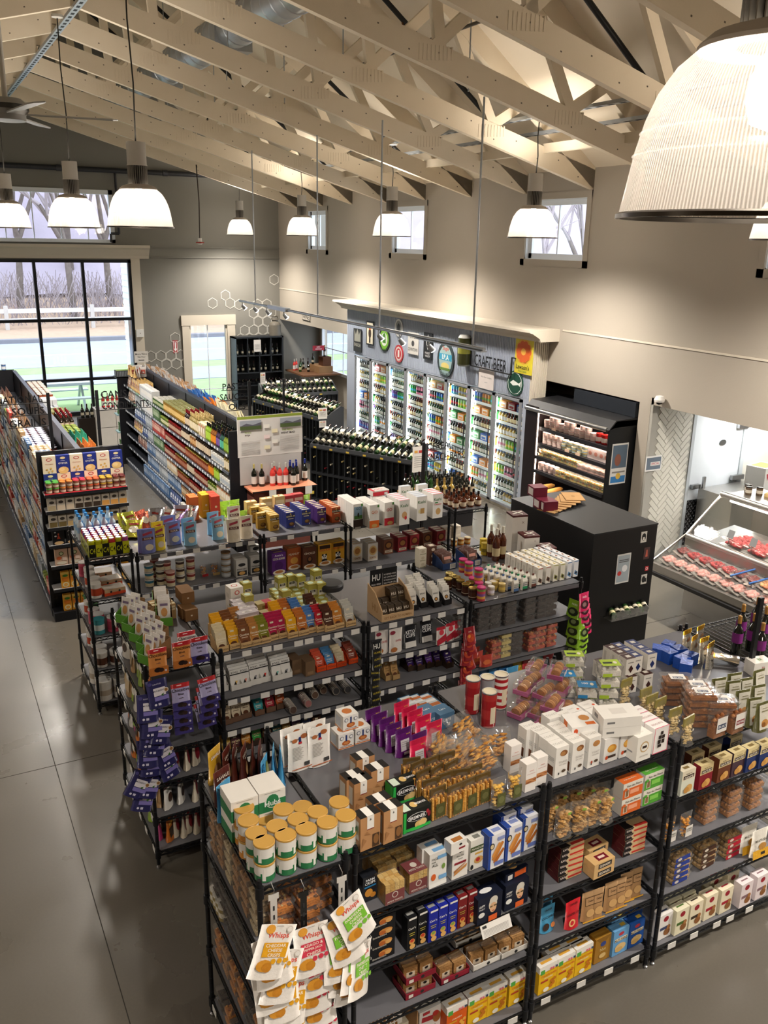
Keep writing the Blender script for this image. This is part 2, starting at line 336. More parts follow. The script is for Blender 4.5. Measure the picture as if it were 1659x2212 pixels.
bars('frame',[(6.22,6.41,YF-0.04,YF,0,2.3),(7.443,7.66,YF-0.04,YF,0,2.3),(6.2,7.68,YF-0.05,YF,2.18,2.44),(6.41,7.443,YF-0.02,YF+0.1,0,0.12),(6.41,6.45,YF,YF+0.1,0.1,2.18),(7.4,7.443,YF,YF+0.1,0.1,2.18)],'trim_cream',w3)
bars('muntin',[(6.9,6.92,YF+0.02,YF+0.05,0.12,2.18),(6.41,7.443,YF+0.02,YF+0.05,0.46,0.48)],'white_vinyl',w3)
bars('pane',[(6.42,7.43,YF+0.03,YF+0.035,0.12,2.18)],'glass',w3)
# clerestory windows
for i,(a,b) in enumerate(CW):
    w = ob('window_%d' % (4+i),None,kind='structure',label='small square clerestory window, %s' % ('nearest the beer wall corner','middle one','by the grey gable wall','above the butcher end')[i])
    bars('casing',[(XW-0.02,XW,a,a+0.1,4.06,5.16),(XW-0.02,XW,b-0.1,b,4.06,5.16),(XW-0.02,XW,a,b,4.06,4.16),(XW-0.021,XW,a,b,5.06,5.16)],'wall_beige',w)
    bars('sash',[(XW+0.06,XW+0.12,a+0.1,a+0.19,4.16,5.06),(XW+0.06,XW+0.12,b-0.19,b-0.1,4.16,5.06),(XW+0.06,XW+0.12,a+0.1,b-0.1,4.16,4.25),(XW+0.06,XW+0.12,a+0.1,b-0.1,4.97,5.06)],'white_vinyl',w)
    bars('jamb',[(XW-0.001,XW+0.17,b-0.115,b-0.1,4.16,5.06),(XW-0.001,XW+0.17,a+0.1,b-0.1,4.16,4.172),(XW-0.001,XW+0.17,a+0.1,a+0.112,4.16,5.06),(XW-0.001,XW+0.17,a+0.1,b-0.1,5.048,5.06)],'white_vinyl',w)
    bars('muntin',[(XW+0.07,XW+0.1,(a+b)/2-0.012,(a+b)/2+0.012,4.25,4.97)],'white_vinyl',w)
    bars('pane',[(XW+0.085,XW+0.09,a+0.19,b-0.19,4.25,4.97)],'glass',w)
# wine niche window
w = ob('window_8',None,kind='structure',label='window in the wine niche behind the display')
struct('wall_niche',grid_wall('x',10.15,10.3,18.1,YF,0,SOF,[(18.5,22.95,0.9,2.15)],'wall_beige'),label='beige wall of the wine niche')
struct('wall_header',MB().box(XW+0.05,10.2,18.1,18.2,0,SOF,'#fff','wall_beige'),label='beige return wall beside the beer cooler')
bars('frame',[(10.12,10.2,18.5,22.95,0.85,0.93),(10.12,10.2,18.5,22.95,2.1,2.18),(10.12,10.2,22.9,22.98,0.85,2.18)],'white_vinyl',w)
bars('muntin',[(10.16,10.19,y-0.012,y+0.012,0.9,2.15) for y in (19.2,20.0,20.8,21.6,22.3)]+[(10.16,10.19,18.5,22.95,1.5,1.52)],'white_vinyl',w)
bars('pane',[(10.18,10.185,18.5,22.95,0.9,2.15)],'glass',w)
# ------------------------------------------------------------------ trusses
def beam(m,p,q,d,t=0.085,c='#fff',fin='truss_cream'):
    """timber in the XZ plane, p/q = lower edge ends (x,z), d depth upward"""
    p = Vector((p[0],0,p[1])); q = Vector((q[0],0,q[1])); n = Vector((-(q.z-p.z),0,q.x-p.x)).normalized()
    if n.z < 0: n = -n
    y = Vector((0,t/2,0)); vs = [p-y,q-y,q+n*d-y,p+n*d-y,p+y,q+y,q+n*d+y,p+n*d+y]
    return m.add(vs,[(0,1,2,3),(7,6,5,4),(0,4,5,1),(1,5,6,2),(2,6,7,3),(3,7,4,0)],c,fin)
chord_b = [MB(),MB()]; chord_t = [MB(),MB()]; webs = []
for i,s in enumerate((1,-1)):
    X = lambda x: x if s > 0 else 2*RX-x
    beam(chord_b[i],(X(XW),zb(XW)),(X(RX),zb(RX)),0.26); beam(chord_t[i],(X(XW),zt(XW)-0.3),(X(RX),zt(RX)-0.3),0.28)
    for k in range(18):   # plate nail dots on the chord face
        x = XW-0.3-k*0.37; beam(chord_b[i],(X(x),zb(x)+0.07+0.1*(k % 2)),(X(x-0.018),zb(x-0.018)+0.07+0.1*(k % 2)),0.014,0.088,'#6b6155','matte')
    for xb,xt in ((7.15,7.75),(7.15,6.35),(5.3,6.35),(5.3,5.0),(3.5,5.0),(3.5,3.3),(2.3,3.3)):
        m = MB(); a = (X(xb),zb(xb)+0.16); b = (X(xt),zt(xt)-0.2); beam(m,a,b,0.13,0.075); webs.append(m)
webs.append(MB().box(RX-0.08,RX+0.08,-0.04,0.04,zb(RX)+0.1,zt(RX)-0.3,'#fff','truss_cream'))
plates = MB()
for s in (1,-1):
    for xb in (7.15,5.3,3.5):
        x = xb if s > 0 else 2*RX-xb
        for j in range(9): plates.box(x-0.22+j*0.05,x-0.2+j*0.05,-0.047,0.047,zb(xb)+0.08+0.012*j*(-1 if s > 0 else 1)*-0.3,zb(xb)+0.24,'#cdbfa6','truss_cream')
TY = [21.87-1.61*k for k in range(13)]
t0 = None
for k,y in enumerate(TY):
    lab = 'cream painted timber scissor truss, %s from the grey gable wall' % ORD[k]
    if t0 is None:
        t0 = thing('roof_truss',lab,'truss',(0,y,0),group='cream roof trusses')
        for mm in chord_b: ob('bottom_chord',mm,t0)
        for mm in chord_t: ob('top_chord',mm,t0)
        for mm in webs: ob('web',mm,t0)
        ob('nail_plate',plates,t0,kind='stuff')
    else: dup(t0,(0,y,0),label=lab)
# strut channels, pipes, duct under the deck
ch = MB().box(-0.045,0.045,0,22,-0.02,0.02,'#9aa0a6','galv')
for j in range(110): ch.box(-0.02,0.02,0.1+j*0.2,0.2+j*0.2,-0.0215,-0.019,'#33383c','matte')
chm = ch.mesh('strut_channel')  # 22 m rails
for x,z,lab in ((RX,zb(RX)-0.03,'galvanised strut channel running under the truss peaks'),(7.5,5.98,'slotted galvanised channel carrying the wall side pendant lamps'),(7.95,5.85,'slotted galvanised channel nearest the beige wall')):
    ob('strut_channel',chm,loc=(x,0.5 if x != RX else 1.0,z),label=lab,cat='channel')
ob('purlin',MB().box(8.02,8.1,1.0,22.3,5.6,5.72,'#fff','truss_cream'),label='cream timber runner lying along the truss chords',cat='beam')
ob('conduit',MB().tube((6.0,1,6.75),(6.0,22.6,6.75),0.02,6,'#4c4438','powder'),label='thin brown conduit running through the trusses',cat='pipe')
for k,y in enumerate((4.95,8.2,11.4,14.6,17.85,21.05)):
    o = thing('sprinkler_pipe','black sprinkler branch pipe sloping under the deck, %s from the gable wall' % ORD[5-k],'pipe',(0,y,0),group='sprinkler branch pipes')
    mm = MB().tube((8.3,0,zt(8.3)-0.34),(2.4,0,zt(2.4)-0.34),0.035,8,'#141414','powder'); ob('pipe',mm,o)
    for x in (7.9,6.2,4.5): ob('sprinkler_head',MB().tube((x,0,zt(x)-0.34),(x+0.04,0,zt(x)-0.5),0.014,6,'#6d4b33','metal').tube((x+0.04,0,zt(x)-0.5),(x+0.042,0,zt(x)-0.506),0.035,8,'#6d4b33','metal'),o)
m = MB().tube((4.55,3,7.25),(4.55,21.5,7.25),0.26,24,'#a9b0b6','galv')
du = ob('air_duct',None,label='round galvanised spiral air duct along the truss bay',cat='duct'); ob('pipe',m,du)
sm = MB().lathe([(0.26,-0.012),(0.272,0),(0.26,0.012)],20,'#b9c0c6','galv'); sme = sm.mesh('seam')
for k in range(60): ob('seam',sme,du,(4.55,3.2+k*0.3,7.25),rot=(PI/2,0,0))
for y in (5.5,9.5,13.5,17.2): ob('damper_collar',MB().box(4.27,4.83,y-0.12,y+0.12,6.97,7.53,'#b4bac0','galv'),du)
for k,(x,y) in enumerate(((4.3,12.9),(4.8,14.5),(5.3,11.3),(5.6,12.9),(6.2,9.7),(5.1,16.1),(5.8,14.6),(4.7,17.7))):
    ob('hanger_rod',MB().tube((x,y,zb(x)+0.2),(x,y,zt(x)-0.05),0.009,5,'#8d8a84','galv'),label='thin threaded hanger rod between deck and truss, %s from the viewer' % ORD[k],cat='rod',group='hanger rods')
# dark pipe across the gable wall
o = thing('sprinkler_main','dark iron sprinkler main across the grey gable wall','pipe')
ob('pipe',MB().tube((-3.6,YF-0.1,5.9),(8.0,YF-0.1,5.9),0.06,10,'#2c2d31','powder'),o)
ob('drop_pipe',MB().path([(4.75,YF-0.1,5.9),(4.75,YF-0.1,4.45),(4.55,YF-0.1,4.45),(4.55,YF-0.1,4.25)],0.03,8,'#2c2d31'),o)
for x in (3.4,5.9): ob('coupling',MB().tube((x,YF-0.1,5.9),(x+0.12,YF-0.1,5.9),0.075,10,'#3a3b40'),o)
# wall hexagons
hx = MB(); rr = 0.148
for k in range(6):
    a0,a1 = PI/6+k*PI/3,PI/6+(k+1)*PI/3
    P = lambda r,a: (r*math.cos(a),0,r*math.sin(a)); Q = lambda r,a: (r*math.cos(a),0.006,r*math.sin(a))
    hx.add([P(rr,a0),P(rr,a1),P(rr-0.018,a1),P(rr-0.018,a0),Q(rr,a0),Q(rr,a1),Q(rr-0.018,a1),Q(rr-0.018,a0)],[(0,1,2,3)[::-1],(0,4,5,1)[::-1],(3,2,6,7)[::-1]],'#c9c7c0','matte')
hxm = hx.mesh('hexagon_decal')
HP = [(6.72+0.2*0,2.66)]
def hexat(c,r): return (6.93+0.262*c+0.131*(r % 2),0.9+0.227*r)
HX = [at_y(u,v,YF) for u,v in ((459,655),(487,638),(497,655),(592,604))]
cells = [(3,8),(4,8),(5,8),(6,8)]
cells = []
for r,cs in {8: (5,6),7: (3,4,5,6),9: (4,5,6),6: (3,4,5,6),5: (3,4,5,6),10: (3,5,6),4: (3,4,5)}.items():
    for c in cs: cells.append((c,r))
pts = [(HX[0].x,HX[0].z),(HX[1].x,HX[1].z),(HX[2].x,HX[2].z),(HX[3].x,HX[3].z)]
for c,r in cells:
    x,z = 7.02+0.262*c+0.131*(r % 2),0.42+0.2272*r
    if x < 8.85: pts.append((x,z))
for c in range(4):
    pts.append((5.37+0.262*c,1.42)); 
for c in (1,2,3): pts.append((5.37+0.131+0.262*c,1.193))
pts.append((6.03,1.87))
for i,(x,z) in enumerate(sorted(pts)): ob('hexagon_decal',hxm,loc=(x,YF-0.007,z),label='white hexagon outline on the grey wall, %s counting from the storefront' % ORD[i],cat='decal',group='hexagon wall decals')
# ================================================================== PENDANT LAMPS
# the lamp is modelled with its rim at z = 0
RL = 0.33
housing = MB().lathe([(0.0,0.81),(0.095,0.81),(0.095,0.6),(0.1,0.598),(0.1,0.59),(0.09,0.588)],20,'#b9b5ae','powder')
for zz in (0.6,): pass
fins = MB().lathe([(0.078,0.59),(0.078,0.41)],20,'#2d2926','powder')
for k in range(28):
    a = 2*PI*k/28; fins.bar((0.078*math.cos(a),0.078*math.sin(a),0.5),(0.098*math.cos(a),0.098*math.sin(a),0.5),0.004,'#8d8880','powder',0.18)
collar = MB().lathe([(0.1,0.415),(0.155,0.4),(0.185,0.375),(0.185,0.365),(0.1,0.37)],24,'#a39a90','powder')
shp = [(0.183,0.366),(0.225,0.33),(0.262,0.275),(0.286,0.215),(0.303,0.15),(0.316,0.075),(0.327,0.012)]
shade = MB().lathe([(r,z,'#fff','acrylic') for r,z in shp],48,'#fff','acrylic')
ribs = MB()
for r,z in ((0.292,0.19),(0.305,0.14)): ribs.lathe([(r+0.001,z+0.003),(r+0.004,z),(r+0.001,z-0.003)],40,'#f0e6da','acrylic')
rim = MB().lathe([(0.327,0.012),(0.335,0.008),(0.335,-0.002),(0.325,-0.002),(0.325,0.01)],48,'#4a453f','metal')
bulb = MB().lathe([(0.0,0.40),(0.03,0.39),(0.035,0.36),(0.06,0.31),(0.066,0.26),(0.05,0.21),(0.0,0.19)],16,'#fff','bulb')
PM = {k: v.mesh(k) for k,v in dict(housing=housing,heat_sink=fins,collar=collar,shade=shade,shade_rib=ribs,rim=rim,bulb=bulb).items()}
def lamp(p,ztop,label,watts=1.0):
    o = thing('pendant_lamp',label,'lamp',p,group='prismatic pendant lamps')
    for k,me in PM.items(): ob(k,me,o)
    dz = ztop-p[2]
    pts = [(0,0,0.8),(0.012,0.0,0.8+(dz-0.8)*0.33),(-0.01,0,0.8+(dz-0.8)*0.66),(0,0,dz)]
    ob('cord',MB().path(pts,0.008,5,'#17140f','powder'),o)
    ob('canopy',MB().lathe([(0,dz+0.01),(0.07,dz+0.01),(0.07,dz-0.02),(0,dz-0.03)],12,'#c9c4ba','powder'),o)
    ld = bpy.data.lights.new('lamp_light','POINT'); ld.energy = LAMP_W*watts*.3; ld.color = (1.0,0.92,0.82); ld.shadow_soft_size = 0.09
    lo = bpy.data.objects.new('lamp_light',ld); COL.objects.link(lo); lo.parent = o; lo.location = (0,0,0.17)
    sp = bpy.data.lights.new('lamp_beam','SPOT'); sp.energy = LAMP_W*watts*6.5; sp.color = ld.color; sp.spot_size = 2.65; sp.spot_blend = 1.0; sp.shadow_soft_size = 0.12
    so = bpy.data.objects.new('lamp_beam',sp); COL.objects.link(so); so.parent = o; so.location = (0,0,-0.005)
    up = sp.copy(); up.energy = LAMP_W*watts*.95; up.spot_size = 3.1; up.shadow_soft_size = .3; uo = bpy.data.objects.new('lamp_uplight',up); COL.objects.link(uo); uo.parent = o; uo.location = (0,0,0.83); uo.rotation_euler = (PI,0,0)
for i,y in enumerate((22,18,14,10,6)):
    lamp((7.5,y,4.47),5.96,'clear ribbed pendant lamp by the beige wall, %s from the grey gable wall' % ORD[i])
lamp((2.18,9.5,4.485),zb(RX)-0.05,'clear ribbed pendant lamp on the long dark cord before the transom window')
lamp((2.02,12.55,4.49),zb(RX)-0.05,'middle sized pendant lamp of the ridge row before the transom window')
lamp((1.55,15.8,4.49),zb(1.55)-0.02,'small pendant lamp farthest down the ridge row, cut by the picture edge')
bp = CAMP+ray(1640,474)*2.09
lamp((bp.x,bp.y,bp.z),zb(bp.x)-0.02,'large close pendant lamp with ribbed acrylic dome at the upper corner',0.5)
for (x,y,w,lab) in ((7.5,1.6,2.2,'over the near end of the shop'),(2.17,-2.4,1.5,'behind the viewer'),(-3.2,3.5,.55,'on the unseen side, near end'),(-3.2,10,.7,'on the unseen side, middle'),(-3.2,17,.7,'on the unseen side, street end')):
    lamp((x,y,4.47),zb(x)-0.02,'clear ribbed pendant lamp '+lab,w)
# ------------------------------------------------------------------ ceiling fan
fp = CAMP+ray(14,243)*8.2
f = thing('ceiling_fan','grey ceiling fan on a long rod below the truss peaks','fan',tuple(fp))
ob('down_rod',MB().tube((0,0,0.1),(0,0,zb(fp.x)-fp.z),0.025,8,'#b3aea4','powder'),f)
ob('motor',MB().lathe([(0,0.14),(0.14,0.12),(0.2,0.06),(0.2,0.02),(0.17,-0.02),(0.17,-0.07),(0.0,-0.08)],20,'#8b8985','powder'),f)
ob('skirt',MB().lathe([(0.201,0.065),(0.203,0.02)],20,'#3a3936','powder'),f)
bl = MB().prism([(0.18,-0.05),(0.3,-0.075),(0.95,-0.085),(1.0,-0.05),(1.0,0.05),(0.95,0.075),(0.3,0.06),(0.18,0.05)],-0.006,0.006,'#9b9994','powder').mesh('blade')
for k in range(5): ob('blade',bl,f,(0,0,-0.01),rot=(0.16,0,-0.15+k*2*PI/5))
# ------------------------------------------------------------------ track light
tr = thing('track_light','long galvanised track rail with small spotlights over the wine section','track light',(6.0,8.8,3.18))
ob('rail',MB().tube((0,0,0),(0,8.95,-0.01),0.024,8,'#b9bbbd','galv').box(-0.04,0.04,0,1.6,-0.035,-0.02,'#b9bbbd','galv').box(-0.05,0.05,6.3,7.2,-0.04,0.03,'#7c8084','galv'),tr)
for y in (0.25,2.72,4.95,8.0): ob('hanger_rod',MB().tube((0,y,0.02),(0,y,zb(6)-3.18),0.012,6,'#c9c6bf','galv'),tr)
for y in (1.3,2.1,2.75,6.5,7.4,8.1,8.8):
    h = ob('spotlight',MB().tube((0,y,-0.03),(0,y,-0.1),0.008,6,'#b9bbbd','galv').tube((0.0,y,-0.09),(0.06,y-0.01,-0.16),0.03,10,'#d6d6d2','galv',0.045),tr)
    ob('bulb',MB().tube((0.06,y-0.01,-0.16),(0.063,y-0.01,-0.164),0.04,10,'#fff','spot'),h)
    ld = bpy.data.lights.new('spot_light','SPOT'); ld.energy = 14; ld.color = (1,0.92,0.8); ld.spot_size = 1.1; ld.spot_blend = 0.6; ld.shadow_soft_size = 0.04
    lo = bpy.data.objects.new('spot_light',ld); COL.objects.link(lo); lo.parent = tr; lo.location = (0.08,y-0.01,-0.19); lo.rotation_euler = (0.0,0.75,0)
# heat detector on a cable
p = at_y(432,524,21.0); d = thing('heat_detector','red and white heat detector hanging on a dark cable','detector',(p.x,p.y,p.z))
ob('body',MB().lathe([(0,-0.05),(0.04,-0.05),(0.09,-0.01),(0.09,0.0),(0.05,0.02),(0.05,0.1),(0.0,0.1)],14,'#dedbd6','gloss'),d)
ob('ring',MB().lathe([(0.092,-0.012),(0.095,0.012)],14,'#b3372e','gloss'),d)
ob('cable',MB().path([(0,0,0.1),(0.02,0,0.9),(-0.01,0,1.7),(0,0,zb(p.x)-p.z)],0.014,5,'#3a2f26'),d)
# ------------------------------------------------------------------ small wall fittings
def flat(name,u,v,pl,w,h,c,art,label,cat,axis='y',t=0.006,fin='card'):
    """a flat thing on a wall: centre pixel, wall plane, size in metres"""
    p = at_y(u,v,pl-t) if axis == 'y' else at_x(u,v,pl-t)
    m = MB()
    if axis == 'y':
        m.box(-w/2,w/2,0,t,-h/2,h/2,c,fin); m.art(art,(-w/2,0,-h/2),(1,0,0),(0,0,1),w,h)
    else:
        m.box(0,t,-w/2,w/2,-h/2,h/2,c,fin); m.art(art,(0,w/2,-h/2),(0,-1,0),(0,0,1),w,h)
    return ob(name,m,loc=(p.x,p.y,p.z),label=label,cat=cat)
flat('wall_speaker',303,720,YF-0.06,0.19,0.19,'#e6e6e4',[('e',.5,.5,.06,.06,'#777')],'white square wireless box on the cream pilaster','box',t=0.04)
flat('fire_sign',379,749,YF,0.13,0.33,'#a5222a',[('r',.1,.05,.9,.95,'#e8e0dd'),('r',.2,.08,.8,.92,'#a5222a'),('r',.38,.3,.62,.85,'#eee'),('p',[(.2,.35),(.8,.35),(.5,.1)],'#eee')],'red and white arrow sign on the grey wall by the glazed door','sign')
p = at_x(1424,868,XW-0.08); o = thing('security_camera','white dome security camera above the tiled wall','camera',tuple(p))
ob('housing',MB().lathe([(0,0.09),(0.05,0.08),(0.075,0.03),(0.07,0.0),(0.0,0.0)],14,'#e2e0dc','gloss'),o); ob('lens',MB().lathe([(0.04,0.0),(0.035,-0.03),(0.0,-0.045)],12,'#1a1a1a','gloss'),o)
# ------------------------------------------------------------------ OUTDOORS
GZ = -0.25
struct('ground',MB().box(-60,80,YF+0.25,120,GZ-0.3,GZ,'#fff','grass'),label='green lawn outside the storefront')
struct('road',MB().box(-60,80,34.2,42.3,GZ-0.2,GZ+0.012,'#fff','asphalt'),label='grey asphalt road outside')
struct('sidewalk',MB().box(-60,80,29.6,32.4,GZ-0.2,GZ+0.02,'#fff','asphalt'),label='pale grey footpath across the lawn')
struct('road_line',MB().box(-60,80,37.6,37.85,GZ,GZ+0.016,'#f2f2f2','matte'),label='white line along the road')
struct('kerb',MB().box(-60,80,42.3,42.8,GZ-0.2,GZ+0.18,'#7c7d84','matte'),label='dark kerb beyond the road')
struct('terrain_bank',MB().prism([(42.8,GZ),(48.5,GZ+0.35),(60,GZ+1.5),(60,GZ-1),(42.8,GZ-1)],-60,80,'#fff','leaflitter','x'),label='leaf covered bank beyond the road')
hill = MB(); NX,NY = 56,14; vs = []
for j in range(NY):
    for i in range(NX):
        x = -70+i*3.2; y = 56+j*4.0; vs.append((x,y,GZ+1.0+(j*2.0)*(1+0.25*math.sin(i*0.7+j))+R.uniform(0,1.6)))
hill.add(vs,[(j*NX+i,j*NX+i+1,(j+1)*NX+i+1,(j+1)*NX+i) for j in range(NY-1) for i in range(NX-1)],'#fff','woods',True)
struct('hillside',hill,label='lavender grey wooded hillside beyond the road')
fe = thing('guard_fence','pale wooden rail fence beyond the road','fence',(0,46.5,GZ+0.1))
for z in (0.55,1.0): ob('rail',MB().box(-30,45,-0.06,0.06,z-0.1,z+0.1,'#c9c6c6','matte'),fe)
for x in range(-28,45,4): ob('post',MB().box(x-0.09,x+0.09,-0.09,0.09,-0.1,1.25,'#b3aeac','matte'),fe)
def tree(p,h,seed,label,leafc=None,leafn=0,spread=0.55):
    r = random.Random(seed); o = thing('bare_tree',label,'tree',p); tk = MB(); br = MB(); tips = []
    def grow(m,a,d,L,rad,lev):
        b = a+d*L; m.tube(a,b,rad,6 if lev < 2 else 4,'#fff','bark' if lev < 2 else 'twig',rad*0.68,False)
        if lev >= 5: tips.append(b); return
        n = 3 if lev < 3 else 2
        for k in range(n):
            e = (d+Vector((r.uniform(-1,1),r.uniform(-1,1),r.uniform(-0.25,0.75)))*spread).normalized()
            grow(br,a+(b-a)*r.uniform(0.6,1.0) if k else b,e,L*r.uniform(0.62,0.85),rad*0.62,lev+1)
    grow(tk,Vector((0,0,0)),Vector((r.uniform(-.08,.08),r.uniform(-.08,.08),1)).normalized(),h*0.3,h*0.016,0)
    ob('trunk',tk,o); ob('branches',br,o,kind='stuff')
    if leafn:
        lf = MB()
        for k in range(leafn):
            q = r.choice(tips)+Vector((r.gauss(0,.5),r.gauss(0,.5),r.gauss(0,.4))); s = r.uniform(.06,.15); a = r.uniform(0,6)
            u = Vector((math.cos(a),math.sin(a),r.uniform(-.6,.6)))*s; w = Vector((-math.sin(a),math.cos(a),r.uniform(-1,1)))*s
            lf.add([q-u,q+w,q+u,q-w],[(0,1,2,3)],'#fff',leafc)
        ob('leaves',lf,o,kind='stuff')
TREES = [((2.6,50,0),15,1,None,0),((5.2,52,0),14,2,'tan_leaf',1500),((7.6,49.5,0),13,3,None,0),((10.2,53,0),14,4,'rust_leaf',700),((0.3,52,0),16,5,None,0),((13.5,55,0),15,6,None,0),
         ((17,54,0),15,7,None,0),((4.0,57,0.8),15,8,None,0),((8.9,58,.8),16,9,None,0),((6.5,61,1),15,21,None,0),((1.6,60,1),15,22,None,0),((11.8,60,1),15,23,None,0)]
TL = ['bare grey tree beyond the road, nearest the window edge','bare tree with clinging tan leaves behind the rail fence','slim bare tree in the middle storefront pane','bare tree with rust red leaves by the white siding','leaning bare tree at the picture edge','bare tree beyond the glazed door','bare tree far past the glazed door']
for k,(p,h,s,lc,ln) in enumerate(TREES): tree((p[0],p[1],GZ+p[2]+0.3),h,s,TL[k] if k < len(TL) else 'pale bare tree on the wooded hillside, %s along' % ORD[k-7],lc,ln)
SIDE = [((19,14.5,0),10,11),((21,19.5,0),11,12),((24,28,0),11,13),((18,24,0),10,14),((27,22,0),12,15),((23,36,0),12,16),((30,42,0),13,17),((17,10.5,0),9,18)]
for k,(p,h,s) in enumerate(SIDE): tree((p[0],p[1],GZ),h,s,'frosted bare tree seen through the clerestory windows, %s along the wall' % ORD[k],None,0,0.65)
br = MB(); r2 = random.Random(5)
for k in range(2600):
    x = r2.uniform(-6,26); y = r2.uniform(47.5,57); h = r2.uniform(0.8,2.6); a = Vector((x,y,GZ+0.2)); br.bar(a,a+Vector((r2.gauss(0,.35)*h,r2.gauss(0,.3)*h,h)),r2.uniform(.012,.03),'#fff','twig')
ob('brushwood',br,label='tangle of bare grey brushwood behind the rail fence',cat='brush',kind='stuff')
# siding wing and picnic table
sd = ob('wall_wing',MB().box(5.2,5.95,YF+0.2,25.2,GZ,6,'#fff','white_vinyl'),kind='structure',label='white clapboard wing outside the storefront')
for k in range(30): struct('clapboard',MB().prism([(5.2,GZ+k*0.16),(5.17,GZ+k*0.16),(5.195,GZ+k*0.16+0.158),(5.2,GZ+k*0.16+0.158)],YF+0.2,25.22,'#fff','white_vinyl','y'),sd)
struct('pane',MB().box(5.15,5.18,23.7,24.6,0.7,2.3,'#20242c','gloss'),sd)
# ================================================================== WIRE RACKS
SHELVES = {}
def shelf_mesh(w,d,step=0.045):
    k = (round(w,3),round(d,3))
    if k in SHELVES: return SHELVES[k]
    m = MB(); c = '#16171a'
    for x in (0.0,w): m.bar((x,0,-0.004),(x,d,-0.004),0.009,c); m.bar((x,0,-0.034),(x,d,-0.034),0.008,c)
    for y in (0.0,d): m.bar((0,y,-0.004),(w,y,-0.004),0.009,c); m.bar((0,y,-0.034),(w,y,-0.034),0.008,c)
    def zig(a,b):
        a = Vector(a); b = Vector(b); n = max(4,int((b-a).length/0.045)); n += n % 2
        for i in range(n):
            p = a.lerp(b,i/n); q = a.lerp(b,(i+1)/n); p.z = -0.006 if i % 2 else -0.032; q.z = -0.032 if i % 2 else -0.006; m.bar(p,q,0.005,c)
    zig((0,0,0),(w,0,0)); zig((0,0,0),(0,d,0))
    n = int(w/step)
    for i in range(1,n): m.bar((w*i/n,0,0.0),(w*i/n,d,0.0),0.004,'#26282c')
    for y in (d*0.33,d*0.66): m.bar((0,y,-0.012),(w,y,-0.012),0.006,c)
    for x,y in ((0,0),(w,0),(0,d),(w,d)): m.tube((x,y,-0.05),(x,y,0.01),0.021,8,c)
    SHELVES[k] = m.mesh('shelf'); return SHELVES[k]
def post_mesh(h):
    m = MB().tube((0,0,0.03),(0,0,h),0.0135,8,'#131418','powder').tube((0,0,h),(0,0,h+0.012),0.011,8,'#131418')
    for i in range(int(h/0.1)): m.tube((0,0,0.08+i*0.1),(0,0,0.083+i*0.1),0.0142,8,'#3a3c42')
    return m.mesh('post')
FOOT = MB().lathe([(0,0),(0.016,0),(0.016,0.012),(0.008,0.016),(0.008,0.035),(0,0.035)],8,'#a7a7a7','metal').mesh('foot')
TAGM = MB().box(-0.034,0.034,-0.004,0.0,-0.04,0.002,'#dcdad6','card').mesh('price_tag')
STRIP = {}
PMESH = {}
def rack(x0,x1,y0,y1,levels,label,hpost=None,liners=True,tags=4,strip=True,side=None,tagl=None):
    """wire shelving unit: posts (> foot), shelves (> liner, price tags)"""
    o = thing('wire_shelf_rack',label,'shelf',(x0,y0,0),group='black wire shelving'); w,d = x1-x0,y1-y0; h = hpost or levels[0]+0.05; rr = random.Random(label)
    if h not in PMESH: PMESH[h] = post_mesh(h)
    for x,y in ((0,0),(w,0),(0,d),(w,d)): ob('foot',FOOT,ob('post',PMESH[h],o,(x,y,0)))
    for li,z in enumerate(levels):
        s = ob('shelf',shelf_mesh(w,d),o,(0,0,z-0.006))
        if liners: ob('liner',MB().box(0.006,w-0.006,0.006,d-0.006,0.002,0.005,'#6b6b70','gloss' if li == 0 else 'powder'),s)
        if strip:
            k = round(w,3)
            if side is None:
                if k not in STRIP: STRIP[k] = MB().box(0.03,k-0.03,-0.009,-0.006,-0.036,0.0,'#59595f','gloss').mesh('label_strip')
                ob('label_strip',STRIP[k],s)
        if li == len(levels)-1 or strip:
            n = tags if tagl is None else tagl
            for i in range(n):
                if side is None: ob('price_tag',TAGM,s,(w*(i+rr.uniform(.25,.75))/n,-0.009,rr.uniform(-.006,0)))
                else: ob('price_tag',TAGM,s,(-0.009,d*(i+rr.uniform(.25,.75))/n,rr.uniform(-.006,0)),rz=-PI/2)
    return o
Y1,Y2,Y3 = 3.16,5.46,7.85
rack(1.07,1.50,3.14,4.05,[1.60,1.22,.86,.50,.13],'black wire rack with gold lidded nut tins on top',1.63,strip=False,side='x')
rack(1.56,2.68,Y1,4.35,[1.60,1.22,.88,.51,.11],'black wire rack with cracker boxes, foremost and widest',1.63,strip=False,tags=4)
rack(2.72,3.63,Y1,4.35,[1.60,1.25,.89,.54,.15],'black wire rack under the white toast boxes',1.63,strip=False,tags=4)
rack(3.69,4.90,Y1,4.35,[1.60,1.23,.88,.52,.12],'black wire rack at the picture edge with long row of bread boxes',1.63,strip=False,tags=6)
rack(4.96,5.9,Y1,4.35,[1.60,1.2,.8,.4],'wire rack beyond the picture edge holding purple bottles',1.63,liners=False,strip=False,tags=0)
ob('sign_post',MB().box(-.018,.018,-.012,.012,0,.55,'#101114','powder'),loc=(4.83,3.64,1.6),label='black sign post rising from the rack at the picture edge',cat='post')
rack(1.10,1.57,Y2,6.55,[1.59,1.29,.96,.70,.42,.14],'black wire rack hung with blue berry pouches',1.62,side='x',tags=5)
rack(1.63,2.75,Y2,6.4,[1.60,1.24,.985,.74,.51,.2],'black wire rack of chocolate bars beside blue pouches',1.63,tags=9)
rack(2.79,3.67,Y2,6.4,[1.59,1.30,1.02,.7,.35],'black wire rack under the wooden chocolate display stand',1.62,tags=6)
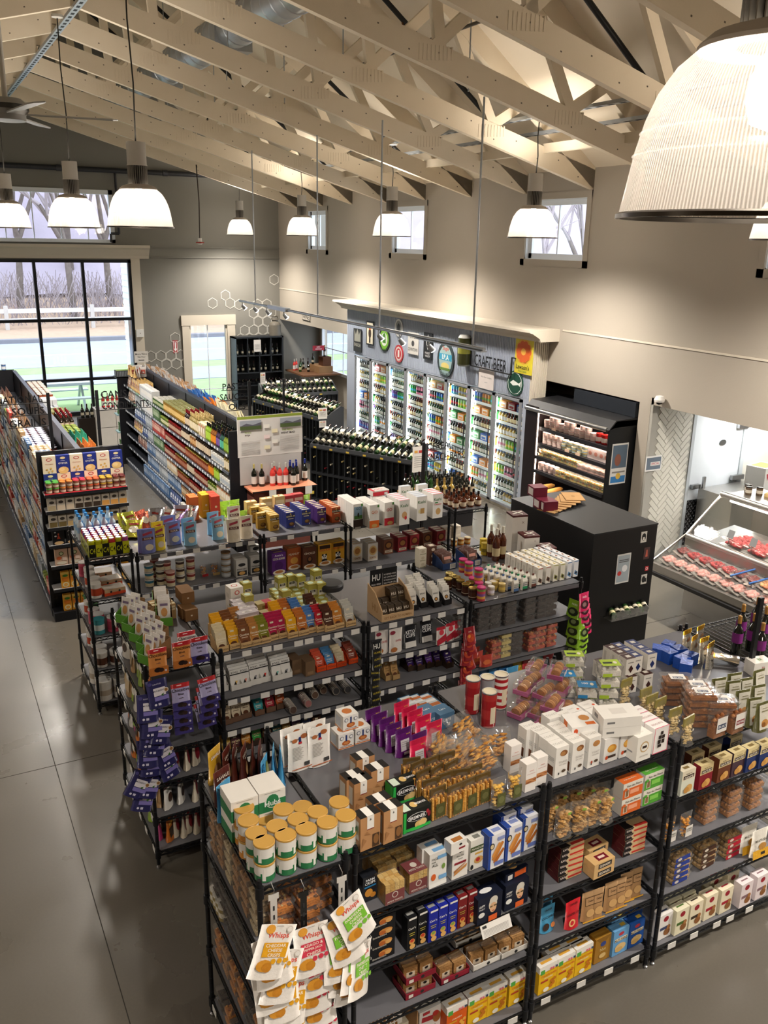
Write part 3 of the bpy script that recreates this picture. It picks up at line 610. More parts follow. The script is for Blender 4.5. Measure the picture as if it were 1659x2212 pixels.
rack(3.72,4.86,Y2,6.4,[1.60,1.31,1.015,.7,.35],'black wire rack of dark date tubs by the black fridge',1.63,tags=0)
rack(1.13,1.53,Y3,8.76,[1.59,1.175,.81,.466,.12],'black wire rack topped with energy drink cans',1.62,strip=False,side='x',tags=3)
rack(1.58,2.79,Y3,8.76,[1.55,1.165,.8,.45,.12],'black wire rack topped with flour pouches',1.58,tags=7)
rack(2.83,3.73,Y3,8.76,[1.55,1.10,.75,.4,.12],'black wire rack of cereal cartons with panda faces',1.58,tags=4)
rack(3.79,5.0,Y3,8.76,[1.55,1.055,.7,.35],'black wire rack topped with tall white cereal cartons',1.58,tags=5)
rack(5.08,5.49,Y3,8.6,[1.54,1.1,.7,.3],'narrow wire rack with amber syrup bottles on top',1.57,strip=False,tags=0)
# ================================================================== PRODUCT KINDS
KD = {}
def K(key,name,cat,m,parts=(),h=0.0,d=0.0,w=0.1):
    KD[key] = (name,cat,m.mesh(name) if m is not None else None,[(pn,pm.mesh(pn)) for pn,pm in parts],h,d,w)
def put(key,p,rz=0.0,label=None,group=None,rot=None,scale=None):
    name,cat,me,parts,h,d,w = KD[key]
    o = ob(name,me,None,p,rz,rot,label,cat,group)
    for pn,pm in parts: ob(pn,pm,o)
    if scale: o.scale = (scale,)*3
    return o
def T(key,z,pix,label,group=None,rz=0.0,dz=None,jit=0.0,k=(0,0,1,1)):
    """place by the pixel of the top front edge; the piece stands on the shelf at height z. k: zoom origin and scale"""
    name,cat,me,parts,h,d,w = KD[key]
    many = len(pix) > 1; rank = sorted(pix)
    for u,v in pix:
        q = at_z(k[0]+u*k[2],k[1]+v*k[3],z+(h if dz is None else dz)); r = rz+R.uniform(-jit,jit)
        put(key,(q.x-math.sin(r)*d/2,q.y+math.cos(r)*d/2,z),r,label+(', %s along' % ORD[rank.index((u,v))] if many else ''),group or label)
def ROW(key,z,x0,x1,y,n,label,group=None,rz=0.0,rows=1,dy=None,lev=1,jit=0.02,skip=0.0,dx=0.0):
    """n across from x0 to x1 (front at y), rows deep, lev layers high"""
    name,cat,me,parts,h,d,w = KD[key]; dy = dy or d*1.05
    for r in range(rows):
        for i in range(n):
            for l in range(lev):
                if R.random() < skip and (r or l): continue
                x = x0+(x1-x0)*(i/(n-1) if n > 1 else 0.5)+dx*r; a = rz+R.uniform(-jit,jit)
                put(key,(x,y+d/2+r*dy,z+l*(h+0.001)),a,label,group or label)
def SIDE(key,z,x,y0,y1,n,label,group=None,lev=1,jit=0.02,rows=1,dx=None):
    """n along the Y direction facing -X"""
    name,cat,me,parts,h,d,w = KD[key]
    for r in range(rows):
        for i in range(n):
            for l in range(lev): put(key,(x+d/2+r*(dx or d*1.05),y0+(y1-y0)*(i/(n-1) if n > 1 else .5),z+l*(h+.001)),-PI/2+R.uniform(-jit,jit),label,group or label)
def carton(w,d,h,base,F=(),L=(),T_=(),side=None,top=None,fin='card'):
    m = MB(); m.box(-w/2,w/2,-d/2,d/2,0,h,base,fin,{'L': side or base,'R': side or base,'T': top or base})
    m.art(F,(-w/2,-d/2,0),(1,0,0),(0,0,1),w,h,fin=fin); m.art(L,(-w/2,d/2,0),(0,-1,0),(0,0,1),d,h,fin=fin); m.art(T_,(-w/2,-d/2,h),(1,0,0),(0,1,0),w,d,fin=fin); return m
def KC(key,name,w,d,h,base,F=(),L=(),T_=(),side=None,top=None,fin='card',cat='box'): K(key,name,cat,carton(w,d,h,base,F,L,T_,side,top,fin),h=h,d=d,w=w)
def pouch(w,h,d,c,F=(),seal=None,fin='film',n=7,back=None,top_h=0.12,lean=0.0):
    m = MB(); NZ = 6; xs = [(-1+2*i/(n-1)) for i in range(n)]
    def sec(t):
        D = d/2*(1-t)+0.002; s = 1-0.05*math.sin(PI*t); return [(x*w/2*s,-D*(1-x**4),t*h) for x in xs],[(x*w/2*s,D*(1-x**4),t*h) for x in xs[::-1]]
    rings = []
    for j in range(NZ+1): a,b = sec(j/NZ); rings.append(a+b)
    N = 2*n; vs = [p for r in rings for p in r]; fs = []; cs = []
    for j in range(NZ):
        for i in range(N):
            fs.append((j*N+i,j*N+(i+1) % N,(j+1)*N+(i+1) % N,(j+1)*N+i)); cs.append((seal or c) if j == NZ-1 and seal else (c if i < n-1 or back is None else back))
    m.add(vs,fs,cs,fin,True); m.add(rings[0],[tuple(range(N))[::-1]],c,fin); m.add(rings[-1],[tuple(range(N))],seal or c,fin)
    V = Vector((0,d/2,h)).normalized(); Lh = math.hypot(d/2,h); m.art(F,(-w/2,-d/2-0.0035,0),(1,0,0),V,w,Lh,fin=fin,e=0.0005); return m
def KP(key,name,w,h,d,c,F=(),seal=None,fin='film',cat='pouch',back=None): K(key,name,cat,pouch(w,h,d,c,F,seal,fin,back=back),h=h,d=d,w=w)
def blobs(m,x0,x1,y0,y1,z0,z1,n,r,cols,fin='food',seed=1,flat=1.0):
    q = random.Random(seed)
    for k in range(n):
        x,y,z = q.uniform(x0+r,x1-r),q.uniform(y0+r,y1-r),q.uniform(z0+r*flat,z1-r*flat); s = r*q.uniform(.75,1.15); a = q.uniform(0,3); ca,sa = math.cos(a)*s,math.sin(a)*s
        vs = [(x+ca,y+sa,z),(x-sa,y+ca,z),(x-ca,y-sa,z),(x+sa,y-ca,z),(x,y,z+s*flat),(x,y,z-s*flat)]
        m.add(vs,[(0,1,4),(1,2,4),(2,3,4),(3,0,4),(1,0,5),(2,1,5),(3,2,5),(0,3,5)],q.choice(cols),fin,True)
    return m
def tubm(w,d,h,food,seed=1,n=34,r=0.011,lid=None,art=()):
    """clear clamshell tub: contents, shell, lid"""
    ct = MB(); ct.box(-w*.4,w*.4,-d*.4,d*.4,0.003,h*.5,food[0],'food'); blobs(ct,-w*.46,w*.46,-d*.46,d*.46,0.004,h*.92,n,r,food,seed=seed)
    sh = MB(); b,t = 0.43,0.5; vs = []
    for k,z in ((b,0.0),(t,h*0.9)):
        vs += [(-w*k,-d*k*.8,z),(-w*k*.8,-d*k,z),(w*k*.8,-d*k,z),(w*k,-d*k*.8,z),(w*k,d*k*.8,z),(w*k*.8,d*k,z),(-w*k*.8,d*k,z),(-w*k,d*k*.8,z)]
    sh.add(vs,[(i,(i+1) % 8,8+(i+1) % 8,8+i) for i in range(8)],'#fff','tub',True)
    ld = MB(); e = 0.515; ring = [(-w*e,-d*e*.82),(-w*e*.82,-d*e),(w*e*.82,-d*e),(w*e,-d*e*.82),(w*e,d*e*.82),(w*e*.82,d*e),(-w*e*.82,d*e),(-w*e,d*e*.82)]
    vs = [(x,y,h*.9) for x,y in ring]+[(x,y,h*.95) for x,y in ring]+[(x*.86,y*.86,h) for x,y in ring]
    ld.add(vs,[(i,(i+1) % 8,8+(i+1) % 8,8+i) for i in range(8)]+[(8+i,8+(i+1) % 8,16+(i+1) % 8,16+i) for i in range(8)]+[tuple(range(16,24))],'#fff','tub')
    if lid: ld.art(lid,(-w*.4,-d*.4,h),(1,0,0),(0,1,0),w*.8,d*.8)
    if art: ld.art(art,(-w*.5,-d*.5,0),(1,0,0),(0,0,1),w,h*.9)
    return ct,sh,ld
def KT(key,name,w,d,h,food,cat='tub',**kw):
    ct,sh,ld = tubm(w,d,h,food,**kw); K(key,name,cat,ct,[('shell',sh),('lid',ld)],h=h,d=d,w=w)
def KT1(key,name,w,d,h,food,cat='tub',**kw):   # small copies: one mesh
    ct,sh,ld = tubm(w,d,h,food,**kw)
    for o2 in (sh,ld): ct.add(o2.v,o2.f,o2.c,'tub')
    K(key,name,cat,ct,h=h,d=d,w=w)
def KJ(key,name,r,h,body,lidc,n=14,lab=None,lidh=0.012,cat='jar',fin='gloss',sep=True,neck=None,lfin='gloss'):
    """jar or tin: body with a label band, lid"""
    hb = h-lidh; lab = lab or [(0.0,body)]; pr = [(0,0,body,fin),(r*.96,0,body,fin)]
    for i,(t,c) in enumerate(lab): pr.append((r,hb*t+(0.002 if i == 0 else 0),c,fin))
    pr += [(r,hb*.94,body,fin),((neck or r*.97),hb,body,fin)]
    b = MB().lathe(pr,n); rl = (neck or r)*1.02; l = MB().lathe([(rl,hb,lidc,lfin),(rl,h-0.002,lidc,lfin),(rl*.93,h-0.001,lidc,lfin),(rl*.9,h-0.003,lidc,lfin),(0,h-0.003,lidc,lfin)],n)
    if sep: K(key,name,cat,b,[('lid',l)],h=h,d=2*r,w=2*r)
    else: K(key,name,cat,b.add(l.v,l.f,l.c,lfin,True),h=h,d=2*r,w=2*r)
def KB(key,name,r,h,glass,cap,labc='#e9e4da',fin='dark_glass',n=12,cat='bottle',shoulder=0.58,neckr=0.36,lab=(0.12,0.45),sep=True,capl=0.8):
    """bottle: glass body with label, capsule"""
    pr = [(0,0,glass,fin),(r*.95,0,glass,fin),(r,h*.02,glass,fin),(r,h*lab[0],labc,'card'),(r*1.004,h*lab[1],glass,fin),(r,h*shoulder,glass,fin),(r*.75,h*(shoulder+.08),glass,fin),(r*neckr,h*(shoulder+.16),glass,fin),(r*neckr*.95,h*capl,glass,fin)]
    pr2 = [(r*neckr*1.05,h*capl,cap,'gloss'),(r*neckr*1.05,h*.985,cap,'gloss'),(r*neckr*.8,h,cap,'gloss'),(0,h,cap,'gloss')]
    b = MB().lathe(pr,n)
    if sep: K(key,name,cat,b,[('capsule',MB().lathe(pr2,n))],h=h,d=2*r,w=2*r)
    else: K(key,name,cat,b.lathe(pr2,n),h=h,d=2*r,w=2*r)
def filmbag(w,h,d,food,seed=1,n=40,r=0.014,header=None,lab=None,hh=0.25,art=(),flat=0.6,sticks=0):
    """clear film bag of food with a folded header"""
    m = blobs(MB(),-w*.47,w*.47,-d*.5,d*.5,0.002,h*(.8 if header is None else .74),n,r,food,seed=seed,flat=flat); q = random.Random(seed)
    for k in range(sticks):
        x,y = -w*.42+w*.84*(k % 6)/5,-d*.36+d*.72*(k//6)/2; m.bar((x,y,.003),(x+q.uniform(-.006,.006),y,h*q.uniform(.66,.8)),w*.12,food[k % len(food)],'food')
    f = pouch(w*1.05,h,d*1.1,'#fff',fin='plastic',n=5)
    m.add(f.v,f.f,f.c,'plastic',True)
    if header:
        z0 = h*(1-hh); m.box(-w*.5,w*.5,-.005,.005,z0,h,header,'film'); 
    if lab: m.art([('r',.2,.1,.8,.55,lab)]+list(art),(-w/2,-d*.56,0),(1,0,0),(0,0,1),w,h)
    elif art: m.art(art,(-w/2,-d*.56,0),(1,0,0),(0,0,1),w,h)
    return m
def KF(key,name,w,h,d,food,cat='bag',**kw): K(key,name,cat,filmbag(w,h,d,food,**kw),h=h,d=d,w=w)
# ================================================================== FRONT ROW OF RACKS
Z3 = (430,1560,.2947,.2947); Z4 = (760,1450,.3014,.3014); Z5 = (750,1750,.3014,.3014); Z6 = (1150,1340,.3068,.3068); Z7 = (1150,1600,.3068,.3068)
ZT = 1.602
GR,WH,KR,GO = '#2f7d4e','#e9e6e0','#b98a5e','#c79a4a'
# --- nut tins and boxes on the narrow rack
hub = [('r',0,0,1,.55,GR),('e',.5,.52,.27,.36,'#dfe8df'),('e',.5,.52,.24,.32,GR),('t','Hubs',.5,.42,.26,'#fff'),('r',.2,.92,.8,.95,'#b9b6b0')]
KC('hubbox','nut_carton',.138,.16,.113,'#ece8e1',hub,[('r',0,0,1,.55,GR)])
for i,x in enumerate((1.125,1.268)):
    for l in range(2): put('hubbox',(x,3.565+0.006*i,ZT+l*.1135),0.02,'white and green nut carton behind the gold lidded tins, %s stack %s' % (('outer','inner')[i],('bottom','top')[l]),'green nut cartons')
def tin(c2):
    b = MB().lathe([(0,0,'#d9d6cf','gloss'),(.047,0,'#d9d6cf','metal'),(.049,.003,c2,'gloss'),(.049,.034,WH,'gloss'),(.049,.088,'#bfbab0','metal'),(.047,.09,'#bfbab0')],20,fin='gloss')
    for a0 in (-1.1,0.5,2.2):     # printed panels round the wall
        for k in range(3):
            a,a2 = a0+k*.16,a0+(k+1)*.16; r = .0496
            b.add([(r*math.sin(a),-r*math.cos(a),.012),(r*math.sin(a2),-r*math.cos(a2),.012),(r*math.sin(a2),-r*math.cos(a2),.05 if k < 2 else .075),(r*math.sin(a),-r*math.cos(a),.05 if k < 2 else .075)],[(0,1,2,3)],'#f2efe8' if k else c2,'gloss')
    l = MB().lathe([(.0505,.086,GO),(.0505,.094,GO),(.048,.096,GO),(.046,.094,GO),(0,.094,GO)],20,fin='powder'); return b,l
for k,c2 in (('tin_g',GR),('tin_o','#cf8a35')):
    b,l = tin(c2); K(k,'nut_tin','tin',b,[('lid',l)],h=.096,d=.1)
tins = [(360,712,'tin_o',2),(328,618,'tin_o',2),(417,805,'tin_g',2),(618,632,'tin_g',2),(868,650,'tin_g',2),(1027,578,'tin_g',2),(1075,675,'tin_g',2),(725,705,'tin_g',2),(570,755,'tin_g',2),(945,735,'tin_g',2),(800,795,'tin_g',2),(650,845,'tin_g',2),(490,893,'tin_g',2),(480,700,'tin_g',1),(758,612,'tin_g',1)]
for u,v,k,n in tins:
    q = at_z(430+u*.2947,1560+v*.2947,ZT+.096*n); rk = sorted(tins).index((u,v,k,n))
    for l in range(n): put(k,(q.x,max(q.y,3.2),ZT+l*.0965),R.uniform(-.5,.5),'gold lidded nut tin, %s base, %s layer, %s stack counting from the aisle' % ('green' if k == 'tin_g' else 'orange','upper' if l or n == 1 else 'lower',ORD[rk]),'gold lidded nut tins')
# --- nut pouches standing behind
KP('sahale','nut_pouch',.12,.2,.05,'#4a1f16',[('t','SAHALE',.5,.78,.09,'#e8d9c8'),('t','snacks',.5,.68,.05,'#e8d9c8'),('e',.5,.35,.28,.2,'#9b7450'),('e',.45,.33,.2,.13,'#c8a070')],'#5a261c')
KP('sahale_y','nut_pouch',.12,.2,.05,'#d0a02c',[('t','SAHALE',.5,.78,.09,'#fff'),('e',.5,.35,.28,.2,'#9b7450')],'#d8ac3c')
KP('pist','pistachio_pouch',.11,.21,.045,'#4f9fd0',[('t','PISTACHIOS',.5,.5,.5,'#16334d',.8,PI/2) if False else ('r',.06,.1,.3,.9,'#3f8fc4'),('t','PISTACHIOS',.2,.5,.11,'#14324a',2.0,PI/2),('e',.65,.5,.2,.38,'#7e8a4c'),('e',.65,.5,.15,.3,'#a9a868')],'#5aa8d6')
for i,(u,v,k,a) in enumerate(((462,1615,'sahale_y',.7),(478,1660,'sahale',.5),(488,1615,'sahale',.9),(505,1610,'sahale',1.1),(525,1612,'sahale',1.0),(545,1608,'sahale',1.2),(560,1605,'sahale',1.1))):
    q = at_z(u,v,ZT+.2); put(k,(q.x,q.y,ZT),a,'brown nut pouch behind the green cartons, %s from the edge' % ORD[i] if k == 'sahale' else 'mustard yellow nut pouch behind the green cartons','nut pouches')
for i,(u,v,a) in enumerate(((590,1617,1.15),(606,1622,1.3),(570,1640,.9),(482,1692,.6))):
    q = at_z(u,v,ZT+.2); put('pist',(q.x,q.y,ZT),a,'light blue pistachio pouch, %s of the blue ones beside the green cartons' % ORD[i],'blue pistachio pouches')
# --- tubs on the lower shelves of the narrow rack
NUT = ['#a97c50','#c29a68','#8a5f3a','#b98d5a']; PALE = ['#c9b48e','#bba57c','#d6c4a0']; DARK = ['#2b1a12','#3a2418','#24160f']; MIX = ['#d9842e','#c8b070','#7a4a22','#e0a04a','#b0642a']; FRU = ['#b4722e','#c98a3c','#9b5a24']
KT('tub_nut','nut_tub',.115,.12,.062,NUT,seed=2); KT('tub_pale','nut_tub',.115,.12,.062,PALE,seed=3); KT('tub_mix','trail_mix_tub',.12,.12,.07,MIX,seed=4,n=60); KT('tub_dark','chocolate_tub',.115,.12,.062,DARK,seed=5); KT('tub_fruit','dried_fruit_tub',.115,.12,.065,FRU,seed=6)
KJ('nutjar','nut_jar',.04,.09,'#8a7a4a','#c8c4ba',lab=[(0,'#8a7a4a'),(.3,'#d8d2c0'),(.7,'#8a7a4a')])
for zl,ks,lv,nm in ((1.224,['tub_pale','tub_nut','tub_nut','tub_pale','tub_nut','tub_nut'],4,'upper'),(.864,['tub_dark']*6,4,'middle'),(.504,['tub_fruit','tub_dark','tub_fruit','tub_fruit','tub_nut','tub_fruit'],3,'lower'),(.134,['tub_dark','tub_fruit','tub_dark','tub_dark','tub_fruit','tub_dark'],2,'bottom')):
    for i,k in enumerate(ks):
        for l in range(lv): put(k,(1.135,3.3+i*.128,zl+l*KD[k][4]),-PI/2+R.uniform(-.04,.04),'clear tub of %s, narrow rack %s shelf, %s stack back, layer %s' % ({'tub_pale': 'pale nuts','tub_nut': 'brown nuts','tub_dark': 'dark chocolates','tub_fruit': 'dried fruit'}[k],nm,ORD[i],NUM[l]),'clamshell tubs on the narrow rack')
for i,(x,y) in enumerate(((1.2,3.2),(1.33,3.19),(1.44,3.3),(1.3,3.33))):
    for l in range(3 if i < 3 else 4): put('tub_mix',(x,y+.03,1.224+l*.071),.1*i,'clear tub of orange trail mix under the nut tins, %s stack, layer %s' % (ORD[i],NUM[l]),'trail mix tubs')
for i in range(7): put('nutjar',(1.11+.09*(i % 2),3.98-.05*(i//2),.864+.0),0,'small jar with silver lid at the back of the narrow rack, %s' % ORD[i],'silver lidded nut jars')
# --- hanging cheese crisp bags
def whisp(c,words,name):
    a = [('t','Whisps',.54,.80,.13,'#e2503c',.75),('e',.28,.92,.13,.085,'#e6a23c'),('r',.2,.42,.88,.68,c)]
    for i,wd in enumerate(words): a.append(('t',wd,.54,.63-.085*i,.062,'#fff6e6',.62))
    a += [('e',.33,.27,.22,.11,'#d9962e'),('e',.42,.24,.14,.09,'#c98424'),('e',.56,.35,.07,.05,c),('e',.73,.36,.07,.05,c),('e',.88,.37,.06,.045,c),('e',.8,.93,.09,.06,'#d8cfc6'),('e',.8,.93,.07,.046,'#efeae4'),('r',.4,.985,.6,.992,'#555')]
    m = pouch(.178,.25,.03,'#efeae4',a,fin='film'); m.M = None; return m
for k,c,wds in (('w_y','#e8a81e',('CHEDDAR','CHEESE','CRISPS')),('w_r','#d83a52',('ASIAGO &','PEPPER JACK','CHEESE','CRISPS')),('w_g','#7cc23a',('PARMESAN','CHEESE','CRISPS'))):
    K(k,'cheese_crisp_bag','bag',whisp(c,wds,k),h=.235,d=.03)
def hang(key,u,v,yy,a=0.0,tilt=-.25,label='',group='',kk=(0,0,1,1),yaw=0.0):
    """hung bag: pixel of its top edge centre, on the plane y = yy"""
    h = KD[key][4]; q = at_y(kk[0]+u*kk[2],kk[1]+v*kk[3],yy); M_ = Matrix.Rotation(yaw,3,'Z') @ Matrix.Rotation(a,3,'Y') @ Matrix.Rotation(tilt,3,'X')
    o = put(key,tuple(q-M_ @ Vector((0,0,h))),0,label,group or label); o.rotation_euler = M_.to_euler(); return o
WL = {'w_y': 'white and yellow cheese crisp bag','w_r': 'white and crimson cheese crisp bag','w_g': 'white and green cheese crisp bag'}
for i,(k,u,v,yy,a,yaw) in enumerate((('w_y',585,1505,3.0,.38,0),('w_y',520,1590,3.03,-.05,0),('w_y',640,1690,3.035,.3,0),('w_y',500,1780,3.05,-.08,0),('w_y',600,1850,3.045,.05,0),('w_y',690,1870,3.055,.22,0),('w_y',540,1990,3.06,0,0),('w_y',660,2010,3.065,.1,0),
                                              ('w_r',815,1510,3.06,.02,0),('w_r',850,1660,3.07,-.06,0),('w_r',840,1790,3.075,.02,0),('w_r',850,1900,3.08,-.04,0),('w_r',870,2010,3.085,-.04,0),('w_r',850,2100,3.09,0,0),
                                              ('w_g',1075,1330,3.02,-.35,.2),('w_g',1025,1450,3.04,-.2,0),('w_g',1015,1560,3.05,-.02,0),('w_g',1150,1600,3.06,.3,.4),('w_g',1190,1640,3.065,.35,.5),('w_g',1060,1650,3.07,.05,0),('w_g',1110,1700,3.08,.2,.2))):
    hang(k,u,v,yy,a,-.12-.01*(i % 7),WL[k]+', %s on its strip' % (ORD[[x for x in range(21)].index(i) - (0 if k == 'w_y' else 8 if k == 'w_r' else 14)]),'hanging cheese crisp bags',Z3,yaw)
for i,(u,v,c,yy) in enumerate(((545,1260,'#d6d2cc',3.1),(765,1240,'#1a1a1a',3.1),(1045,1130,'#d6d2cc',3.1))):
    q = at_y(430+u*.2947,1560+v*.2947,yy); o = thing('clip_strip','%s plastic clip strip holding %s cheese crisp bags' % (('white','black','white')[i],('yellow','crimson','green')[i]),'strip',(q.x,q.y,q.z),group='clip strips')
    ob('strip',MB().box(-.016,.016,-.001,.001,-.62,0,c,'gloss').box(-.025,.025,-.002,.002,-.03,0,c,'gloss'),o)
    ob('hook',MB().path([(0,0,0),(.004,0,.02),(0,.01,.035),(0,.03,.045)],.002,5,'#bbb','metal'),o)
    for j in range(4): ob('slot',MB().box(-.004,.004,-.0025,-.001,-.09-j*.05,-.065-j*.05,'#3a3a3a','matte'),o)
# ================================================================== wide rack, top shelf
def toastart(pic,extra=()): return [('e',.62,.78,.3,.1,pic),('e',.55,.77,.2,.07,'#b98550'),('t','TOAST',.6,.5,.07,'#b5b0aa',.7),('t','FOR CHEESE',.6,.42,.035,'#b5b0aa',.7),('e',.3,.14,.05,.045,'#2b2a26'),('e',.68,.2,.17,.05,'#5a4a3a'),*extra]
KC('kraftbox','crispbread_carton',.112,.072,.185,KR,[('r',.33,.62,.68,1,'#efece6'),('r',.33,.6,.68,.62,'#8a2a30'),('t','&',.5,.9,.06,'#555'),('r',.6,.03,.95,.42,'#4a3524'),('e',.78,.25,.14,.15,'#8a6038'),('p',[(.05,.1),(.3,.3),(.12,.4)],'#a5764c'),('p',[(.2,.5),(.5,.45),(.3,.58)],'#a5764c')],
   [('r',.1,.3,.8,.85,'#d8d4cc'),('r',.1,.05,.5,.22,'#e6e3dc')],[('r',.33,0,.68,1,'#efece6')],top='#1d1a18')
T('kraftbox',ZT,[(135,1035)],'kraft crispbread carton with white band, front corner one','kraft crispbread cartons',.1,k=Z4)
T('kraftbox',ZT,[(300,985)],'kraft crispbread carton with white band beside the front corner one','kraft crispbread cartons',.1,k=Z4)
T('kraftbox',ZT,[(85,790),(205,700)],'kraft crispbread carton with white band in the second row','kraft crispbread cartons',.1,k=Z4)
T('kraftbox',ZT,[(100,620),(222,930),(30,760)],'kraft crispbread carton with white band half hidden at the back','kraft crispbread cartons',.1,k=Z4)
brem = [('r',0,0,1,.16,'#2fae4a'),('e',.5,.62,.36,.2,'#e8e8e8'),('e',.5,.62,.34,.18,'#141414'),('t','BREMNER',.5,.62,.17,'#fff',.58),('r',0,0,.1,1,'#2fae4a'),('e',.55,.25,.14,.17,'#d9b672'),('e',.7,.3,.15,.17,'#e2c382'),('e',.92,.6,.06,.14,'#8a1f2a'),('e',.86,.75,.05,.1,'#a02a34'),('e',.5,.1,.4,.08,'#35b850')]
KC('bremner','wafer_carton',.165,.075,.118,'#171a18',brem,[('r',0,0,1,1,'#2fae4a')],[('r',.05,.1,.3,.9,'#cfe0cf'),('e',.5,.5,.12,.3,'#d9b672'),('t','BREMNER',.75,.5,.2,'#eee',.4)])
T('bremner',ZT,[(470,985)],'green and black wafer carton standing in front','green wafer cartons',.08,k=Z4)
T('bremner',ZT,[(392,800)],'green and black wafer carton behind the other one','green wafer cartons',.08,k=Z4)
COOK = ['#d9a250','#c98d3c','#e2b468','#b97c32']
KF('stick','cookie_stick_bag',.098,.17,.055,COOK,header='#5c4826',hh=.2,lab='#57562e',n=0,sticks=18,art=[('e',.5,.33,.2,.12,'#6e6c42')])
sticks = [(640,850),(765,830),(870,785),(962,750),(585,790),(690,745),(800,720),(900,690),(540,720),(640,690),(740,660),(500,660),(600,630),(440,640),(700,600)]
T('stick',ZT,sticks[:4],'clear bag of golden cookie sticks with dark header, front row','cookie stick bags',.08,k=Z4,jit=.1)
T('stick',ZT,sticks[4:],'clear bag of golden cookie sticks with dark header, rows behind','cookie stick bags',.08,k=Z4,jit=.3)
KF('madel','madeleine_bag',.09,.17,.055,['#e6b858','#d9a544','#efc870'],lab='#5a5c34',n=40,r=.018,art=[('e',.5,.33,.22,.13,'#737548')])
T('madel',ZT,[(1078,780),(1195,720)],'clear bag of shell shaped cakes with olive label',None,.05,k=Z4)
KF('cookie','cookie_bag',.2,.2,.1,['#d9a050','#e0ae60','#c88a3a','#b97a34'],n=60,r=.026,flat=.35)
for i,(u,v,a,tl) in enumerate(((900,640,.3,-.9),(1040,600,-.4,-1.0),(760,560,.8,-1.1),(700,640,-.2,-1.2),(880,470,.2,-1.1),(980,690,.1,-.8),(830,690,0,-1.0))):
    q = at_z(760+u*.3014,1450+v*.3014,ZT+.08); o = put('cookie',(q.x,q.y,ZT+.05),0,'clear bag of round golden cookies lying in the heap, %s of the heap' % ORD[i],'cookie bags in the heap'); o.rotation_euler = (tl,0,a)
KC('straw','cheese_straw_carton',.072,.06,.17,'#f0ebe6',[('r',.1,.62,.9,.64,'#d9b8b0'),('r',0,.3,1,.46,'#c08050'),('p',[(.0,.3),(1,.38),(1,.42),(0,.34)],'#8a5230'),('p',[(.0,.42),(1,.32),(1,.35),(0,.46)],'#d89a66'),('r',.3,.74,.7,.76,'#d9a8a0')])
T('straw',ZT,[(1292,660),(1370,615)],'white carton with a band of brown cheese straws, front pair','cheese straw cartons',.06,k=Z4)
T('straw',ZT,[(1182,530)],'white carton with a band of brown cheese straws, set back by the cookie bags','cheese straw cartons',.06,k=Z4)
# stroopwafel pouches and boxes
strp = [('t','Stroopwafel',.3,.8,.05,'#444',.4),('e',.68,.85,.15,.06,'#a5623a'),('e',.28,.78,.12,.05,'#b06a40'),('r',.45,.68,.55,.85,'#22346a'),('r',.43,.68,.57,.73,'#b8323a')]+[('r',.15,.3+.035*i,.5+.05*(i % 3),.31+.035*i,'#9a968e') for i in range(10)]+[('r',.05,.08,.95,.1,'#c0622c'),('r',.6,.13,.82,.22,'#444')]
KP('strp','wafer_pouch',.145,.235,.055,'#ece9e4',strp)
T('strp',ZT,[(694,1574),(651,1583)],'white wafer pouch with small brown wafers, front pair','white wafer pouches',.1)
T('strp',ZT,[(684,1562),(635,1574)],'white wafer pouch half hidden behind the front pair','white wafer pouches',.1)
KC('strbox','wafer_cube_carton',.1,.1,.1,'#eeece8',[('e',.5,.38,.28,.16,'#b5632e'),('e',.5,.38,.16,.09,'#d28a50'),('r',0,.04,1,.1,'#d9772e'),('r',.45,.5,.55,.9,'#2a3a74'),('t','STROOPWAFEL',.5,.18,.08,'#8a4a28',.8),('e',.2,.75,.12,.12,'#454a66'),('e',.2,.75,.09,.09,'#eee'),('e',.8,.75,.12,.12,'#454a66'),('e',.8,.75,.09,.09,'#eee')],[('r',.1,.2,.7,.8,'#cfd6e0'),('r',0,.04,1,.1,'#d9772e')],[('e',.5,.5,.3,.3,'#c9773a')])
T('strbox',ZT,[(748,1584),(784,1572)],'white cube wafer carton with orange stripe, bottom pair','wafer cube cartons',.05)
q = at_z(757,1545,ZT+.2); put('strbox',(q.x,q.y+.05,ZT+.101),.05,'white cube wafer carton with orange stripe on top of the pair','wafer cube cartons')
for k,c,s,lb in (('purp','#5e1f6c','#4e1a5c','deep purple'),('pink','#d2224e','#b81c42','hot pink')):
    KP(k,'confection_pouch',.12,.17,.045,c,[('r',.25,.22,.75,.62,'#d6d2d6'),('r',.3,.45,.7,.47,'#999'),('r',.3,.52,.7,.54,'#999'),('r',.3,.38,.7,.4,'#999'),('r',.4,.08,.7,.18,'#eee'),('t','snack',.7,.8,.05,'#e8c04a',.4)],s)
T('purp',ZT,[(170,275),(215,310),(270,345),(320,385),(390,420),(500,450)],'deep purple pouch in the slanting purple row','purple pouches',.15,k=Z4)
T('pink',ZT,[(375,225),(430,265),(470,290),(530,330),(610,370)],'hot pink pouch in the slanting row behind purple pouches','pink pouches',.15,k=Z4)
T('pink',ZT,[(495,495)],'hot pink pouch at the front of the purple rows','pink pouches',.12,k=Z4)
KC('lars','blue_candy_carton',.11,.11,.1,'#4f7596',[('t','Lars',.5,.6,.25,'#dfe8ee'),('r',.55,.15,.72,.35,'#e9e9e9')],(),[('t','Lars',.5,.5,.18,'#dfe8ee')])
T('lars',ZT,[(685,300),(570,300)],'slate blue candy carton behind the pink pouches','blue candy cartons',.1,k=Z4)
